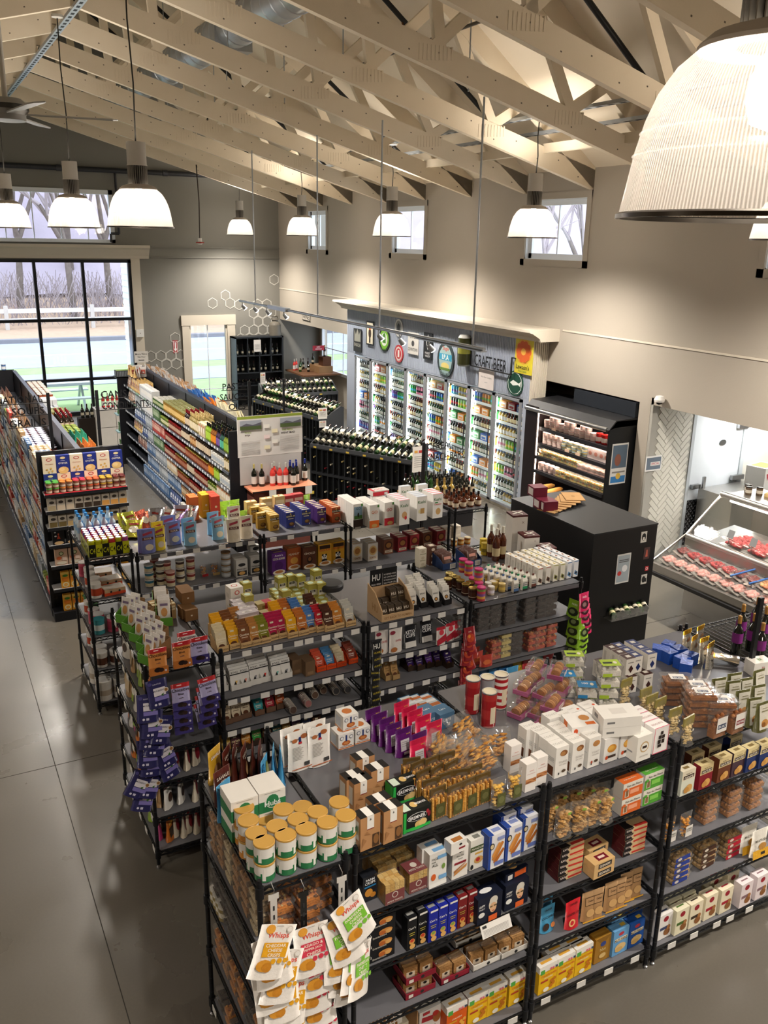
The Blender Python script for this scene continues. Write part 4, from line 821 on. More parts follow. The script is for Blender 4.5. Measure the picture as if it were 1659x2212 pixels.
KC('bluetray','candy_tray',.09,.17,.05,'#3f6f92',[],[],[('r',.1,.05,.9,.95,'#c2c8cc'),('r',.1,.1,.9,.3,'#b5652f'),('r',.1,.4,.9,.55,'#dfe3e6'),('r',.1,.65,.9,.8,'#b5652f')])
T('bluetray',ZT,[(620,250),(540,255),(480,265)],'small blue display tray of wrapped candy behind the pink pouches','blue candy trays',.1,k=Z4)
# tall round tins
def KR_(key,name,base,lidc,art):
    b = MB().lathe([(0,0,base,'gloss'),(.045,0,base,'metal'),(.046,.004,base,'gloss')]+[(.046,z,c,'gloss') for z,c in art]+[(.046,.222,'#c9c9cc','metal'),(.046,.228,'#c9c9cc','metal')],20); 
    for a0,a1 in ((-.35,.45),):
        for k in range(4):
            a,a2 = a0+(a1-a0)*k/4,a0+(a1-a0)*(k+1)/4; r = .0466; b.add([(r*math.sin(a),-r*math.cos(a),.03),(r*math.sin(a2),-r*math.cos(a2),.03),(r*math.sin(a2),-r*math.cos(a2),.14),(r*math.sin(a),-r*math.cos(a),.14)],[(0,1,2,3)],'#d9ccb0','card')
    K(key,name,'tin',b,[('lid',MB().lathe([(.047,.222,'#bfbfc4','metal'),(.047,.23,'#bfbfc4','metal'),(.041,.23,lidc,'gloss'),(.041,.224,lidc,'gloss'),(0,.224,lidc,'gloss')],20))],h=.23,d=.092)
KR_('tinr','cookie_tin','#9a2226','#e9e0c8',[(.01,'#9a2226'),(.06,'#a8302f'),(.12,'#9a2226'),(.18,'#a8302f')]); KR_('tins','cookie_tin','#8d8f94','#e9e0c8',[(.01,'#8d8f94')])
KR_('tinx','cookie_tin','#ddd5c8','#e9e0c8',[(.01+.022*i,('#a8262b','#e3ddd2')[i % 2]) for i in range(10)])
T('tinr',ZT,[(900,72)],'red round cookie tin beside the silver one','round cookie tins',k=Z4); T('tinr',ZT,[(1020,165)],'red round cookie tin standing foremost of the four','round cookie tins',k=Z4)
T('tins',ZT,[(1005,60)],'silver grey round cookie tin among the red ones','round cookie tins',k=Z4); T('tinx',ZT,[(1102,40)],'red and white striped round cookie tin','round cookie tins',k=Z4)
# pink almond cookie packs
CK2 = ['#b5763a','#c98a48','#a5662e']
def cookpack():
    m = MB().box(-.075,.075,-.05,.05,0,.012,'#c86a9c','film').box(-.078,-.07,-.05,.05,0,.03,'#c86a9c','film').box(.07,.078,-.05,.05,0,.03,'#c86a9c','film')
    for k in range(7): m.tube((-.058+k*.019,0,.034),(-.046+k*.019,0,.036),.03,10,CK2[k % 3],'food')
    f = MB().box(-.078,.078,-.052,.052,0,.068); m.add(f.v,f.f,'#fff','plastic'); m.art([('r',.3,.1,.8,.5,'#e8dcd6'),('t','Jumbles',.55,.3,.2,'#b0402c',.4)],(-.078,-.0525,0),(1,0,0),(0,0,1),.156,.068); return m
K('ckpack','almond_cookie_pack','pack',cookpack(),h=.068,d=.104)
for i,(u,v,l) in enumerate(((1180,1480,1),(1205,1436,2),(1150,1455,1),(1140,1490,0),(1165,1520,0),(1195,1505,1),(1215,1470,1),(1125,1520,0),(1180,1538,0),(1225,1520,0),(1160,1430,1),(1135,1470,1))):
    q = at_z(u,v,ZT+.07*(l+1)); o = put('ckpack',(q.x,q.y,ZT+.069*l),.5+R.uniform(-.2,.2),'pink trayed pack of round almond cookies, %s of the heap' % ORD[i],'pink cookie packs')
# meringue tubs
MER = ['#e9e3d8','#dcd5c8','#f2ede4']
KT('mer_g','meringue_tub',.15,.11,.075,MER,seed=9,n=24,r=.02,lid=[('r',0,0,1,1,'#a9c43a'),('r',.1,.35,.6,.6,'#22301a'),('e',.75,.5,.1,.2,'#e8e4d0')],art=[('r',.1,.05,.5,.4,'#a9c43a')])
KT('mer_b','meringue_tub',.15,.11,.075,MER,seed=9,n=24,r=.02,lid=[('r',0,0,1,1,'#2f86c2'),('t','100',.4,.6,.25,'#fff'),('e',.75,.5,.1,.2,'#e8e4d0')],art=[('r',.1,.05,.5,.4,'#2f86c2')])
for k,u,v,lv,lb in (('mer_g',1240,1412,3,'by the black fridge'),('mer_g',1318,1432,4,'beside the chocolate cartons'),('mer_b',1222,1455,2,'behind the pink cookies'),('mer_b',1268,1478,2,'before the green stack')):
    q = at_z(u,v,ZT+.075*lv); 
    for l in range(lv): put('mer_b' if (k == 'mer_b' and l == lv-1) else 'mer_g',(q.x,q.y,ZT+l*.0755),-.45+R.uniform(-.1,.1),'clear meringue tub with %s lid label, layer %s in the stack %s' % ('blue' if k == 'mer_b' and l == lv-1 else 'green',('one','two','three','four')[l],lb),'meringue tubs')
# ================================================================== toast boxes
KC('toast','toast_carton',.088,.075,.19,'#efece6',toastart('#8a5a34'),[('r',.2,.05,.8,.35,'#6a3f26'),('r',.15,.5,.85,.52,'#ccc'),('r',.15,.56,.85,.58,'#ccc'),('r',.15,.62,.85,.64,'#ccc')],[('t','TOAST',.5,.5,.25,'#c6c2bb')])
KC('toast2','toast_carton',.088,.075,.19,'#efece6',toastart('#c98a48',[('e',.3,.2,.08,.05,'#b8482c')]),[('r',.15,.5,.85,.52,'#ccc')],[('t','TOAST',.5,.5,.25,'#c6c2bb')])
KC('crisp','cracker_carton',.105,.075,.155,'#f1eeea',[('e',.55,.55,.33,.17,'#d9953a'),('e',.5,.57,.25,.1,'#e6b050'),('r',.2,.18,.85,.28,'#4a3a30'),('e',.2,.22,.1,.08,'#d9562c')],(),[('e',.8,.25,.09,.12,'#d9562c'),('t','CRISPS',.4,.5,.15,'#cfcac4')])
KC('ring','cracker_carton',.115,.08,.16,'#eeebe4',[('e',.5,.55,.3,.22,'#c8a878'),('e',.5,.55,.24,.17,'#f1eee6'),('r',.35,.5,.65,.6,'#3a2a20'),('t','GATHERINGS',.5,.2,.05,'#a5a098')],[('r',.1,.3,.6,.36,'#999')],[('t','BISCUIT',.5,.5,.12,'#cfcac4')])
KC('pinkbx','cracker_carton',.115,.08,.165,'#f2eeec',[('r',0,0,1,.03,'#d64a6a'),('r',0,0,.03,1,'#d64a6a'),('r',.97,0,1,1,'#d64a6a'),('r',.42,.72,.6,.85,'#2a1c18'),('r',.3,.56,.5,.7,'#2a1c18'),('r',.52,.56,.72,.7,'#2a1c18'),('r',.25,.38,.45,.54,'#2a1c18'),('r',.5,.38,.7,.54,'#2a1c18'),('r',.25,.25,.5,.36,'#2a1c18')],(),[('r',0,0,1,.06,'#d64a6a'),('t','BISCUITS',.5,.5,.2,'#c8a8a8')])
def deep(key,z,px,n,dy,lab,grp,kk,rz=.04,dxr=0.0):
    d = KD[key][5]
    for c_,(u,v) in enumerate(px):
        q = at_z(kk[0]+u*kk[2],kk[1]+v*kk[3],z+KD[key][4])
        for r_ in range(n): put(key,(q.x+dxr*r_,q.y+d/2+r_*dy,z),rz+R.uniform(-.02,.02),(lab % ('front' if r_ == 0 else ORD[r_]) if '%s' in lab else lab)+(', column %s' % NUM[c_] if len(px) > 1 else ''),grp)
deep('toast',ZT,[(215,890),(330,855)],3,.079,'white toast carton with seeded bread picture, %s row','white toast cartons',Z6)
deep('toast2',ZT,[(445,822)],4,.079,'white toast carton with orange berry slice picture, %s row','white toast cartons',Z6)
T('toast',ZT,[(60,775),(5,760)],'white toast carton standing beside the main block','white toast cartons',.04,k=Z6)
T('toast2',ZT,[(165,685)],'single toast carton standing behind the block with toast picture','white toast cartons',.04,k=Z6)
deep('crisp',ZT,[(563,826),(675,790)],5,.079,'white cracker carton with orange dot lid, %s row','orange dot cracker cartons',Z6)
deep('ring',ZT,[(797,812)],3,.085,'white biscuit carton with round cracker picture, %s row','round cracker cartons',Z6)
deep('pinkbx',ZT,[(915,752)],3,.085,'white biscuit carton edged in pink, %s row','pink edged cartons',Z6)
KC('flatbox','flat_carton',.23,.15,.06,'#eeebe5',[('r',.1,.4,.3,.6,'#777')],[('r',.2,.3,.5,.7,'#888')],[('r',.3,.3,.7,.7,'#dcd8d2')])
KC('flatorange','flat_carton',.16,.15,.065,'#f1eeea',[('r',0,0,1,.25,'#e0702c'),('e',.15,.6,.08,.25,'#d9562c')],[('r',.3,0,.6,1,'#d9702c')],[('e',.7,.6,.2,.2,'#c98a48'),('r',.6,.1,.95,.3,'#e0702c')])
q = at_z(1334,1535,ZT+.28)
for l in range(2): put('flatbox',(q.x,q.y,ZT+.158+.061*l),-.3,'plain white carton lying on the orange dot boxes, %s of two' % ('lower','upper')[l],'white cartons lying flat')
q = at_z(1252,1555,ZT+.22); put('flatorange',(q.x,q.y,ZT+.157),-.25,'white carton with orange stripes lying on the toast block')
# ================================================================== picture edge rack, top shelf
KF('chips','almond_thin_bag',.105,.18,.06,['#d8bd86','#e3cc9a','#c9aa6e'],header='#8f8344',hh=.3,n=60,r=.016,art=[('e',.5,.6,.11,.06,'#2a2620'),('e',.5,.6,.08,.045,'#e8e4d8')])
T('chips',ZT,[(690,425),(830,490),(875,535),(935,560),(1040,630),(1138,690)],'clear bag of pale almond thins with olive header','almond thin bags',.08,k=Z6,jit=.12)
KT('seasalt','cracker_clamshell',.2,.13,.045,['#a5683a','#b5763f','#94582f'],seed=12,n=30,r=.018,lid=[('r',.2,.15,.8,.85,'#e6e2dc'),('r',.3,.25,.7,.5,'#1f3558'),('t','SEA SALT',.5,.37,.15,'#fff',.36)])
for j,(u,v,lv) in enumerate(((1020,395,4),(1195,490,5),(1330,545,4),(1160,440,4))):
    q = at_z(1150+u*.3068,1340+v*.3068,ZT+.046*lv)
    for l in range(lv): put('seasalt',(q.x,q.y,ZT+l*.046),-.5,'clear clamshell of brown crackers with white label, %s stack, layer %s' % (ORD[j],NUM[l]),'cracker clamshells')
for j,(u,v,c,wd) in enumerate(((1345,655,'#1f3558','SEA SALT'),(1475,625,'#8a1f2a','EVERYTHING'))):
    ct,sh,ld = tubm(.13,.06,.165,['#a5683a','#b5763f','#94582f'],seed=13,n=40,r=.02); ct.add(sh.v,sh.f,sh.c,'plastic'); ct.art([('r',.15,.25,.85,.85,'#e9e5e0'),('r',.22,.4,.78,.58,c),('t',wd,.5,.49,.1,'#fff',.5)],(-.065,-.033,0),(1,0,0),(0,0,1),.13,.165)
    K('std%d' % j,'cracker_clamshell','tub',ct,h=.165,d=.06); T('std%d' % j,ZT,[(u,v)],'upright clamshell of crackers with %s label' % ('navy','crimson')[j],'upright cracker clamshells',.06,k=Z6)
KP('olive','olive_snack_pouch',.115,.19,.06,'#5d5c34',[('r',.2,.1,.95,.92,'#d6d2c4'),('e',.6,.3,.26,.13,'#c08a4a'),('e',.5,.26,.16,.08,'#8a5a2c'),('r',.35,.68,.85,.72,'#8f8a6c'),('r',.4,.78,.8,.8,'#8f8a6c')])
T('olive',ZT,[(1340,420),(1450,385),(1530,420),(1625,360),(1510,505),(1620,470),(1590,560),(1655,590),(1440,440)],'olive green pouch with pale panel and cookie picture','olive snack pouches',-.15,k=Z6,jit=.2)
for k,c in (('chb','#3a1a16'),('chn','#1c2a5e')): KC(k,'chocolate_carton',.075,.075,.115,'#d9d4cc',[('r',.2,.72,.8,.78,'#8a8680'),('p',[(.3,.35),(.55,.6),(.8,.35),(.55,.1)],c)],[('r',.2,.2,.5,.8,'#bdb8b0')],[('r',.3,.3,.75,.7,'#c9c4bc')],top=c)
deep('chb',ZT,[(710,398),(822,380)],4,.078,'dark brown topped chocolate carton, %s row','brown chocolate cartons',Z6,-.05,-.01)
deep('chb',ZT+.116,[(700,270)],3,.078,'dark brown topped chocolate carton in the upper layer, %s row','brown chocolate cartons',Z6,-.05)
deep('chn',ZT+.116,[(750,255),(850,235)],3,.078,'navy topped chocolate carton in the upper layer, %s row','navy chocolate cartons',Z6,-.05)
KC('cofb','blue_coffee_pack',.085,.08,.085,'#1f4fae',[('r',.2,.3,.8,.4,'#2f62c4')],(),[('p',[(.1,.1),(.9,.9),(.9,.8),(.2,.1)],'#3a6ad0'),('p',[(.1,.9),(.9,.1),(.8,.1),(.1,.8)],'#173f92')],fin='film',cat='pack')
T('cofb',ZT,[(1090,270),(1150,245),(1000,230),(1060,205),(965,200),(930,190),(1000,165),(1130,300)],'crumpled cobalt blue foil pack','cobalt blue packs',.3,k=Z6,jit=.5)
KP('goldw','gold_top_pouch',.1,.19,.06,'#c9c4b8',[('e',.6,.62,.16,.07,'#c9956a'),('e',.45,.58,.12,.05,'#b5805a'),('r',.4,.3,.55,.34,'#444')],'#d9a82c','foil')
T('goldw',ZT,[(1120,75),(1175,115),(1240,130),(1290,165),(1215,45)],'silver white pouch with gold top standing in the back corner','gold topped pouches',.2,k=Z6,jit=.2)
o = put('goldw',tuple(at_z(1595,1428,ZT+.03)),0,'gold topped pouch lying flat on the wire shelf','gold topped pouches'); o.rotation_euler = (-1.45,0,.8)
KB('purple','purple_bottle',.038,.29,'#2a1420','#a5793a','#7a2a78',lab=(.3,.56),shoulder=.58)
PZ = 1.602
for i,(u,v) in enumerate(((1608,1305),(1640,1290),(1632,1325),(1650,1345),(1658,1310),(1600,1330))):
    q = at_z(u,v,PZ+.29); put('purple',(q.x,q.y,PZ),0,'dark bottle with purple label and gold cap, %s on the small rack' % ORD[i],'purple label bottles')
KC('greendt','biscuit_carton',.15,.1,.1,'#e6e2da',[('t','BI',.5,.6,.2,'#c04a54')],(),[('t','BI',.5,.5,.3,'#5a8a4a')])
q = at_z(1640,1425,1.7); put('greendt',(q.x,q.y,1.602),-.2,'cream carton with small green and red print by the dark post')
# ================================================================== FRONT ROW, LOWER SHELVES
def A_(**k): return k
b2,b3,b4,b5 = 1.224,.884,.514,.114
# wide rack, second shelf
KC('parm','cheese_crisp_pack',.085,.05,.15,'#22242a',[('t','PARM',.5,.84,.1,'#f0f0f0'),('t','CRISPS',.5,.72,.1,'#f0f0f0'),('r',.1,.56,.9,.62,'#2a7ab0'),('e',.4,.35,.28,.16,'#d9963c'),('e',.7,.22,.2,.1,'#c98430')],(),fin='gloss',cat='pack')
T('parm',b2,[(165,470)],'black glossy pack of cheese crisps at the shelf corner',None,.1,k=Z5)
TST = '#e0b563'
def toastpack(red_top):
    m = MB(); 
    for i in range(4):
        for j in range(3): m.box(-.055+i*.028,-.0285+i*.028,-.045+j*.031,-.016+j*.031,.0,.118-.006*(j % 2),('#e3b968','#d9a952','#e8c47a')[(i+j) % 3],'food')
    m.art([('r',0,0,1,.6,'#7c1f24'),('e',.5,.42,.16,.16,'#e8dcd0'),('e',.5,.42,.12,.12,'#7c1f24'),('t','PETITS TOASTS',.5,.13,.08,'#f0e6da',.85),('r',.05,.05,.95,.055,'#e8dcd0')],(-.056,-.047,0),(1,0,0),(0,0,1),.112,.118)
    if red_top: m.box(-.056,.056,-.046,.046,.118,.12,'#7c1f24','card'); m.art([('e',.5,.6,.16,.2,'#e8dcd0'),('t','PETITS TOASTS',.5,.25,.14,'#f0e6da',.8)],(-.056,-.046,.12),(1,0,0),(0,1,0),.112,.092)
    f = MB().box(-.058,.058,-.049,.049,0,.122); m.add(f.v,f.f,'#fff','plastic'); return m
K('tp1','petit_toast_pack','pack',toastpack(False),h=.118,d=.094); K('tp2','petit_toast_pack','pack',toastpack(True),h=.118,d=.094)
T('tp1',b2,[(345,520)],'pack of small square toasts with maroon label, open topped front one','petit toast packs',.06,k=Z5)
T('tp2',b2,[(515,440)],'pack of small square toasts with maroon label and maroon lid, front one','petit toast packs',.06,k=Z5)
T('tp1',b2,[(290,400),(240,330),(420,330)],'pack of small square toasts half hidden behind the front ones','petit toast packs',.06,k=Z5)
KC('free','cracker_carton',.108,.05,.205,'#eae8e4',[('t','FREE',.32,.82,.07,'#4a4a44',.45),('t','FOR',.25,.73,.05,'#4a4a44',.3),('t','ALL',.32,.64,.08,'#4a4a44',.4),('r',.45,.8,1,.9,'#79aede'),('e',.25,.3,.14,.1,'#d9642c'),('r',.55,.18,1,.3,'#79aede'),('e',.8,.55,.1,.08,'#7a9a4a'),('r',0,0,1,.12,'#f7f7f4')],(),[('r',.3,.2,.95,.7,'#79aede')])
T('free',b2,[(655,300),(600,262)],'tall white cracker carton with pale blue panels','white and blue cracker cartons',.06,k=Z5)
KC('bstar','breadstick_carton',.1,.06,.19,'#ece9e4',[('e',.5,.85,.12,.04,'#2a2a2a'),('t','Blue Star',.5,.72,.05,'#8a8a86'),('t','Farms',.5,.63,.05,'#8a8a86'),('r',.12,.46,.88,.53,'#8a2430'),('p',[(.1,.12),(.9,.3),(.95,.4),(.15,.22)],'#c98a4c'),('p',[(.1,.22),(.8,.42),(.85,.46),(.1,.28)],'#b5743a')],[('r',.1,.1,.9,.9,'#cfd6e2')],[('r',.2,.2,.8,.5,'#c98a4c')])
T('bstar',b2,[(815,262)],'white breadstick carton with maroon stripe',None,.06,k=Z5)
KC('bstar2','breadstick_carton',.1,.06,.07,'#ece9e4',[('e',.6,.7,.1,.1,'#2a2a2a'),('r',.5,.3,.9,.45,'#8a2430')],[('r',.1,.1,.9,.9,'#cfd6e2')],[('r',.2,.1,.8,.6,'#b5743a')])
q = at_z(750+800*.3014,1750+225*.3014,b2+.26); put('bstar2',(q.x,q.y+.03,b2+.191),.1,'breadstick carton lying on top of the upright one')
KC('papa','papadum_carton',.1,.055,.185,'#efece2',[('r',0,.62,1,.78,'#4a5c34'),('t','PAPADUMS',.5,.7,.07,'#eee8d8',.85),('r',.3,.5,.8,.56,'#e0b04a'),('e',.55,.3,.3,.12,'#d9a860'),('e',.5,.32,.14,.07,'#c03a34'),('e',.12,.12,.1,.08,'#2a2a2a')],(),[('r',.3,.2,.7,.7,'#8a8a80')])
T('papa',b2,[(943,205)],'cream carton with dark green band and fruit topped crackers',None,.06,k=Z5)
KC('straws','cheese_straw_carton',.105,.07,.21,'#e8e8ec',[('r',0,0,.16,1,'#2b4a9c'),('e',.2,.68,.16,.1,'#1a1a24'),('e',.2,.68,.11,.07,'#d9c8a0'),('p',[(.2,.3),(.8,.75),(.95,.7),(.4,.22)],'#c9813c'),('p',[(.3,.2),(.9,.55),(1,.48),(.5,.15)],'#b56a2c'),('p',[(.18,.4),(.6,.75),(.75,.72),(.3,.34)],'#d9954c'),('r',.4,.08,.95,.2,'#6a7cc0'),('r',.5,.82,.95,.92,'#8a98cc')],[('r',0,0,1,1,'#2b4a9c')],[('r',0,0,.3,1,'#2b4a9c'),('r',.4,.3,.9,.7,'#8a98cc')])
for i,p in enumerate(((1078,172),(1202,112))): T('straws',b2,[p],'blue and white cheese straw carton, %s of three' % ORD[i],'blue cheese straw cartons',.06,k=Z5)
T('straws',b2,[(1318,45)],'blue and white cheese straw carton, third of three by the post','blue cheese straw cartons',.06,k=Z5)
T('straws',b2+.03,[(1160,30),(1280,-20)],'blue and white cheese straw carton behind the front three','blue cheese straw cartons',.06,k=Z5)
# third shelf
KC('entert','assorted_cracker_carton',.2,.07,.066,'#15161a',[('t',"Carr's",.2,.55,.35,'#d8d6d0',.25),('t','Entertainment',.55,.25,.18,'#cfcac0',.4),('e',.72,.6,.2,.25,'#c98a44'),('e',.8,.5,.1,.2,'#d9a460'),('e',.62,.5,.1,.2,'#b5622c')],(),[('e',.7,.5,.2,.3,'#b5763a'),('t',"Carr's",.3,.5,.25,'#cfcac0',.3)])
for l in range(4): put('entert',(1.7,Y1+.05,b3+l*.0665),.03,'black assorted cracker carton lying in the corner stack, layer %s' % ('one','two','three','four')[l],'black assorted cracker cartons')
def carr(c,k):
    KC(k,'water_cracker_carton',.058,.055,.2,c,[('t',"Carr's",.5,.66,.07,'#f0eee8',.85),('r',.15,.93,.95,.99,'#e6e4de'),('r',.2,.5,.8,.52,'#c9b84a'),('r',.25,.44,.75,.46,'#c9b84a'),('e',.5,.25,.3,.09,'#dca456'),('e',.5,.28,.2,.05,'#c9442c' if k != 'cb' else '#8aa84a'),('e',.55,.1,.3,.08,'#e0b068')],(),[('r',.2,.4,.9,.8,'#9a9a98')])
carr('#16171a','ck'); carr('#1f2a9c','cb'); carr('#7a1f22','cr')
for k,px,nm in (('ck',[(468,770),(545,730)],'black'),('cb',[(622,715),(692,682),(762,650)],'royal blue'),('cr',[(832,618),(903,585)],'dark red')):
    for i,p in enumerate(px): T(k,b3,[p],'%s water cracker carton, %s of its colour' % (nm,ORD[i]),'slim water cracker cartons',.05,k=Z5)
face = [('e',.62,.62,.17,.25,'#e8dcc8'),('e',.64,.78,.17,.16,'#d9d4c8'),('e',.63,.5,.14,.2,'#e6b890'),('r',.5,.52,.6,.58,'#6a5a3a'),('r',.65,.53,.76,.59,'#6a5a3a'),('e',.63,.38,.05,.02,'#b8323a'),('r',.45,.0,.8,.22,'#e0642c'),('e',.15,.38,.13,.1,'#e8e8e4'),('t','HAPPY',.15,.72,.1,'#eee',.24),('t','PROJECT',.15,.6,.07,'#eee',.24)]
KC('navy','cracker_carton',.165,.09,.165,'#141a2e',face,(),[('e',.5,.5,.25,.2,'#e6e6e6')])
T('navy',b3,[(1028,612)],'navy carton with a cartoon face in glasses, lower one','navy face cartons',.06,k=Z5)
T('navy',b3,[(1222,515)],'navy carton with a cartoon face in glasses by the post','navy face cartons',.06,k=Z5)
KC('navy2','cracker_carton',.165,.09,.05,'#141a2e',[('r',.4,.2,.9,.9,'#e0642c'),('r',.1,.2,.3,.8,'#e6e6e6')],(),[('e',.5,.5,.2,.3,'#d9a460')])
q = at_z(750+1210*.3014,1750+430*.3014,b3+.215); put('navy2',(q.x,q.y+.04,b3+.166),.1,'navy carton with orange print lying on the face carton')
q = at_z(750+1075*.3014,1750+790*.3014,.9); n = ob('notice_card',MB().box(-.1,.1,-.001,.001,-.07,0,'#dedbd6','card').art([('r',.06,.7,.2,.9,'#333')]+[('r',.06,.1+.09*i,.9,.12+.09*i,'#8a8884') for i in range(6)],(-.1,-.001,-.07),(1,0,0),(0,0,1),.2,.07),loc=(q.x,Y1-.02,.885),rot=(-.5,0,.05),label='white printed notice card clipped under the navy cartons',cat='card')
# fourth shelf: rye bread trays
def tray(c,w=.19): return MB().box(-w/2,w/2,-.07,.07,0,.006,c).box(-w/2,w/2,-.07,-.066,0,.035,c).box(-w/2,w/2,.066,.07,0,.045,c).box(-w/2,-w/2+.004,-.07,.07,0,.045,c).box(w/2-.004,w/2,-.07,.07,0,.045,c).art([('e',.55,.5,.06,.3,'#2a2a2a'),('r',.1,.2,.25,.8,'#d9d4cc')],(-w/2,-.0702,0),(1,0,0),(0,0,1),w,.035)
K('tr_r','bread_tray','tray',tray('#8a1f30'),h=.035,d=.14); K('tr_w','bread_tray','tray',tray('#dcd8d0'),h=.035,d=.14)
RYE = ['#a57a4a','#b58a58','#8f6438']
def ryepack():
    m = MB()
    for i in range(6): m.box(-.042,.042,-.04+i*.013,-.029+i*.013,.0,.075,RYE[i % 3],'food')
    m.art([('r',.2,.05,.8,.55,'#d9c8b0'),('e',.5,.4,.14,.12,'#2a2420')],(-.042,-.041,0),(1,0,0),(0,0,1),.084,.075)
    f = pouch(.1,.105,.1,'#fff',fin='plastic',n=5); m.add(f.v,f.f,f.c,'plastic',True); return m
K('rye','rye_bread_pack','pack',ryepack(),h=.1,d=.09)
TR = [('tr_r',1.98,3.27,0),('tr_r',2.2,3.27,0),('tr_w',2.41,3.27,0),('tr_w',2.6,3.27,0),('tr_r',1.98,3.27,.1),('tr_w',2.56,3.42,.12),('tr_w',2.4,3.44,.02)]
for i,(k,x,y,dz) in enumerate(TR):
    put(k,(x,y,b4+dz),.03,'%s card tray of rye bread packs, %s along the shelf' % ('maroon' if k == 'tr_r' else 'white',ORD[i]),'rye bread trays')
    for dx in (-.045,.047): put('rye',(x+dx,y,b4+dz+.007),R.uniform(-.1,.1),'film wrapped rye bread pack, %s in the %s tray' % ('outer' if dx < 0 else 'inner',ORD[i]),'rye bread packs')
# bottom shelf
ld_ = thing('crispbread_display','open white carton with a large round crispbread standing in it','carton',(1.77,Y1+.1,b5),.05)
ob('carton',MB().box(-.19,.19,-.08,.1,0,.01,'#e2dfda').box(-.19,.19,-.085,-.08,0,.1,'#e6e3de').box(-.19,-.185,-.08,.1,0,.24,'#d8d4ce').box(.185,.19,-.08,.1,0,.3,'#b98f66','kraft').art([('t','LEKSANDS',.45,.45,.3,'#3a3f4a',.55),('p',[(.85,.2),(.95,.7),(.9,.9),(.8,.6)],'#7a86a8')],(-.19,-.0855,0),(1,0,0),(0,0,1),.38,.1),ld_)
br_ = MB().tube((0,-.012,.19),(0,.012,.19),.165,32,'#b98a58','food').tube((0,-.014,.19),(0,-.012,.19),.175,32,'#e6e2da','film')
for i in range(14):
    for j in range(14):
        x,z = -.15+i*.023,.19-.15+j*.023
        if x*x+(z-.19)**2 < .14**2: br_.box(x,x+.014,-.0165,-.014,z,z+.014,('#a5743e','#94622e')[(i+j) % 2],'food')
ob('crispbread',br_,ld_,(-.02,-.01,.01),rot=(-.25,0,0)); ob('card_band',MB().prism([(-.15,.28),(-.1,.34),(0,.365),(.08,.35),(.14,.3),(.1,.27),(-.08,.26)],-.022,-.02,'#232a4c','card','y'),ld_,(-.02,-.01,.01),rot=(-.25,0,0))
def caul(k,c,wd,c2,bt): KC(k,'cracker_carton',.138,.06,.2,c,[('r',0,.78,1,1,'#efece4'),('r',.06,.72,.3,.88,'#57a84a'),('t',wd,.55,.64,.075,'#d9682c',.85),('t','CRACKERS',.5,.55,.05,'#f6f0d8',.5),('r',.1,.42,.5,.48,bt),('e',.72,.36,.1,.07,c2),('e',.8,.26,.1,.07,c2),('e',.68,.2,.1,.07,c2),('e',.86,.42,.08,.06,c2),('e',.4,.14,.16,.08,'#f2efe0'),('e',.6,.85,.06,.04,'#e06a78'),('e',.73,.85,.06,.04,'#e06a78'),('r',.84,.82,.96,.9,'#3a4a6a')],[('r',0,.78,1,1,'#efece4')],[('r',.2,.3,.8,.6,'#d9a23c')],top='#e6e2da')
caul('caul','#e9b91f','CAULIFLOWER','#c9781e','#b8402c'); caul('butt','#e2641e','BUTTERNUT','#f0b04a','#d9a02c')
KC('wheat','cracker_carton',.15,.06,.19,'#e8e4de',[('p',[(.1,.6),(.6,.55),(.62,.72),(.12,.78)],'#b8343a'),('t','wheat',.45,.3,.16,'#4a4038',.6),('e',.78,.6,.18,.2,'#a5683a'),('e',.72,.75,.14,.1,'#c03a34'),('r',.15,.85,.45,.95,'#b8343a')],(),[('r',.1,.2,.9,.8,'#d8d0c4')])
KC('wheat2','cracker_carton',.15,.06,.16,'#e6dcc4',[('r',.1,.5,.9,.8,'#a5683a')],())
T('wheat2',b5,[(400,1530)],'cream cracker carton on the bottom shelf beside the round crispbread',None,.05,k=Z5)
T('wheat',b5,[(600,1420)],'white cracker carton with red ribbon print on the bottom shelf',None,.05,k=Z5)
T('butt',b5,[(790,1395)],'orange squash cracker carton on the bottom shelf',None,.05,k=Z5)
for i,p in enumerate(((942,1322),(1082,1255),(1235,1185))): T('caul',b5,[p],'yellow cauliflower cracker carton, %s left of the post' % ORD[2-i],'yellow cracker cartons',.05,k=Z5)
# ================================================================== middle rack of the front row
c2,c3,c4,c5 = 1.254,.894,.544,.154
KF('flatb','flatbread_bag',.125,.19,.08,['#d2a468','#c29254','#deb67c','#b58448'],n=80,r=.026,flat=.35,header=None,art=[('r',.4,.82,.6,.9,'#8ab84a')])
T('flatb',c2,[(170,440),(262,480),(368,450),(470,400),(565,380)],'clear bag of round flatbread crackers, front row','flatbread bags',0,k=Z7,jit=.25)
T('flatb',c2,[(230,370),(330,340),(430,320),(520,320)],'clear bag of round flatbread crackers, back row','flatbread bags',0,k=Z7,jit=.25)
def pain(k,c): KC(k,'crispbread_carton',.155,.075,.105,'#e6e2d6',[('r',0,0,1,.62,c),('t','Pain des Fleurs',.55,.78,.13,'#4a3a30',.8),('r',.1,.12,.3,.6,'#e8dcc8'),('r',.13,.16,.27,.56,'#8a6a4a'),('r',.35,.25,.8,.52,'#f0a884' if k == 'pn_o' else '#8ad05a'),('e',.12,.62,.08,.1,c)],(),[('t','Pain des Fleurs',.5,.4,.15,'#e8e0d0',.7)],top=c,side='#c9c4bc')
pain('pn_o','#dc6a2c'); pain('pn_g','#58a83a')
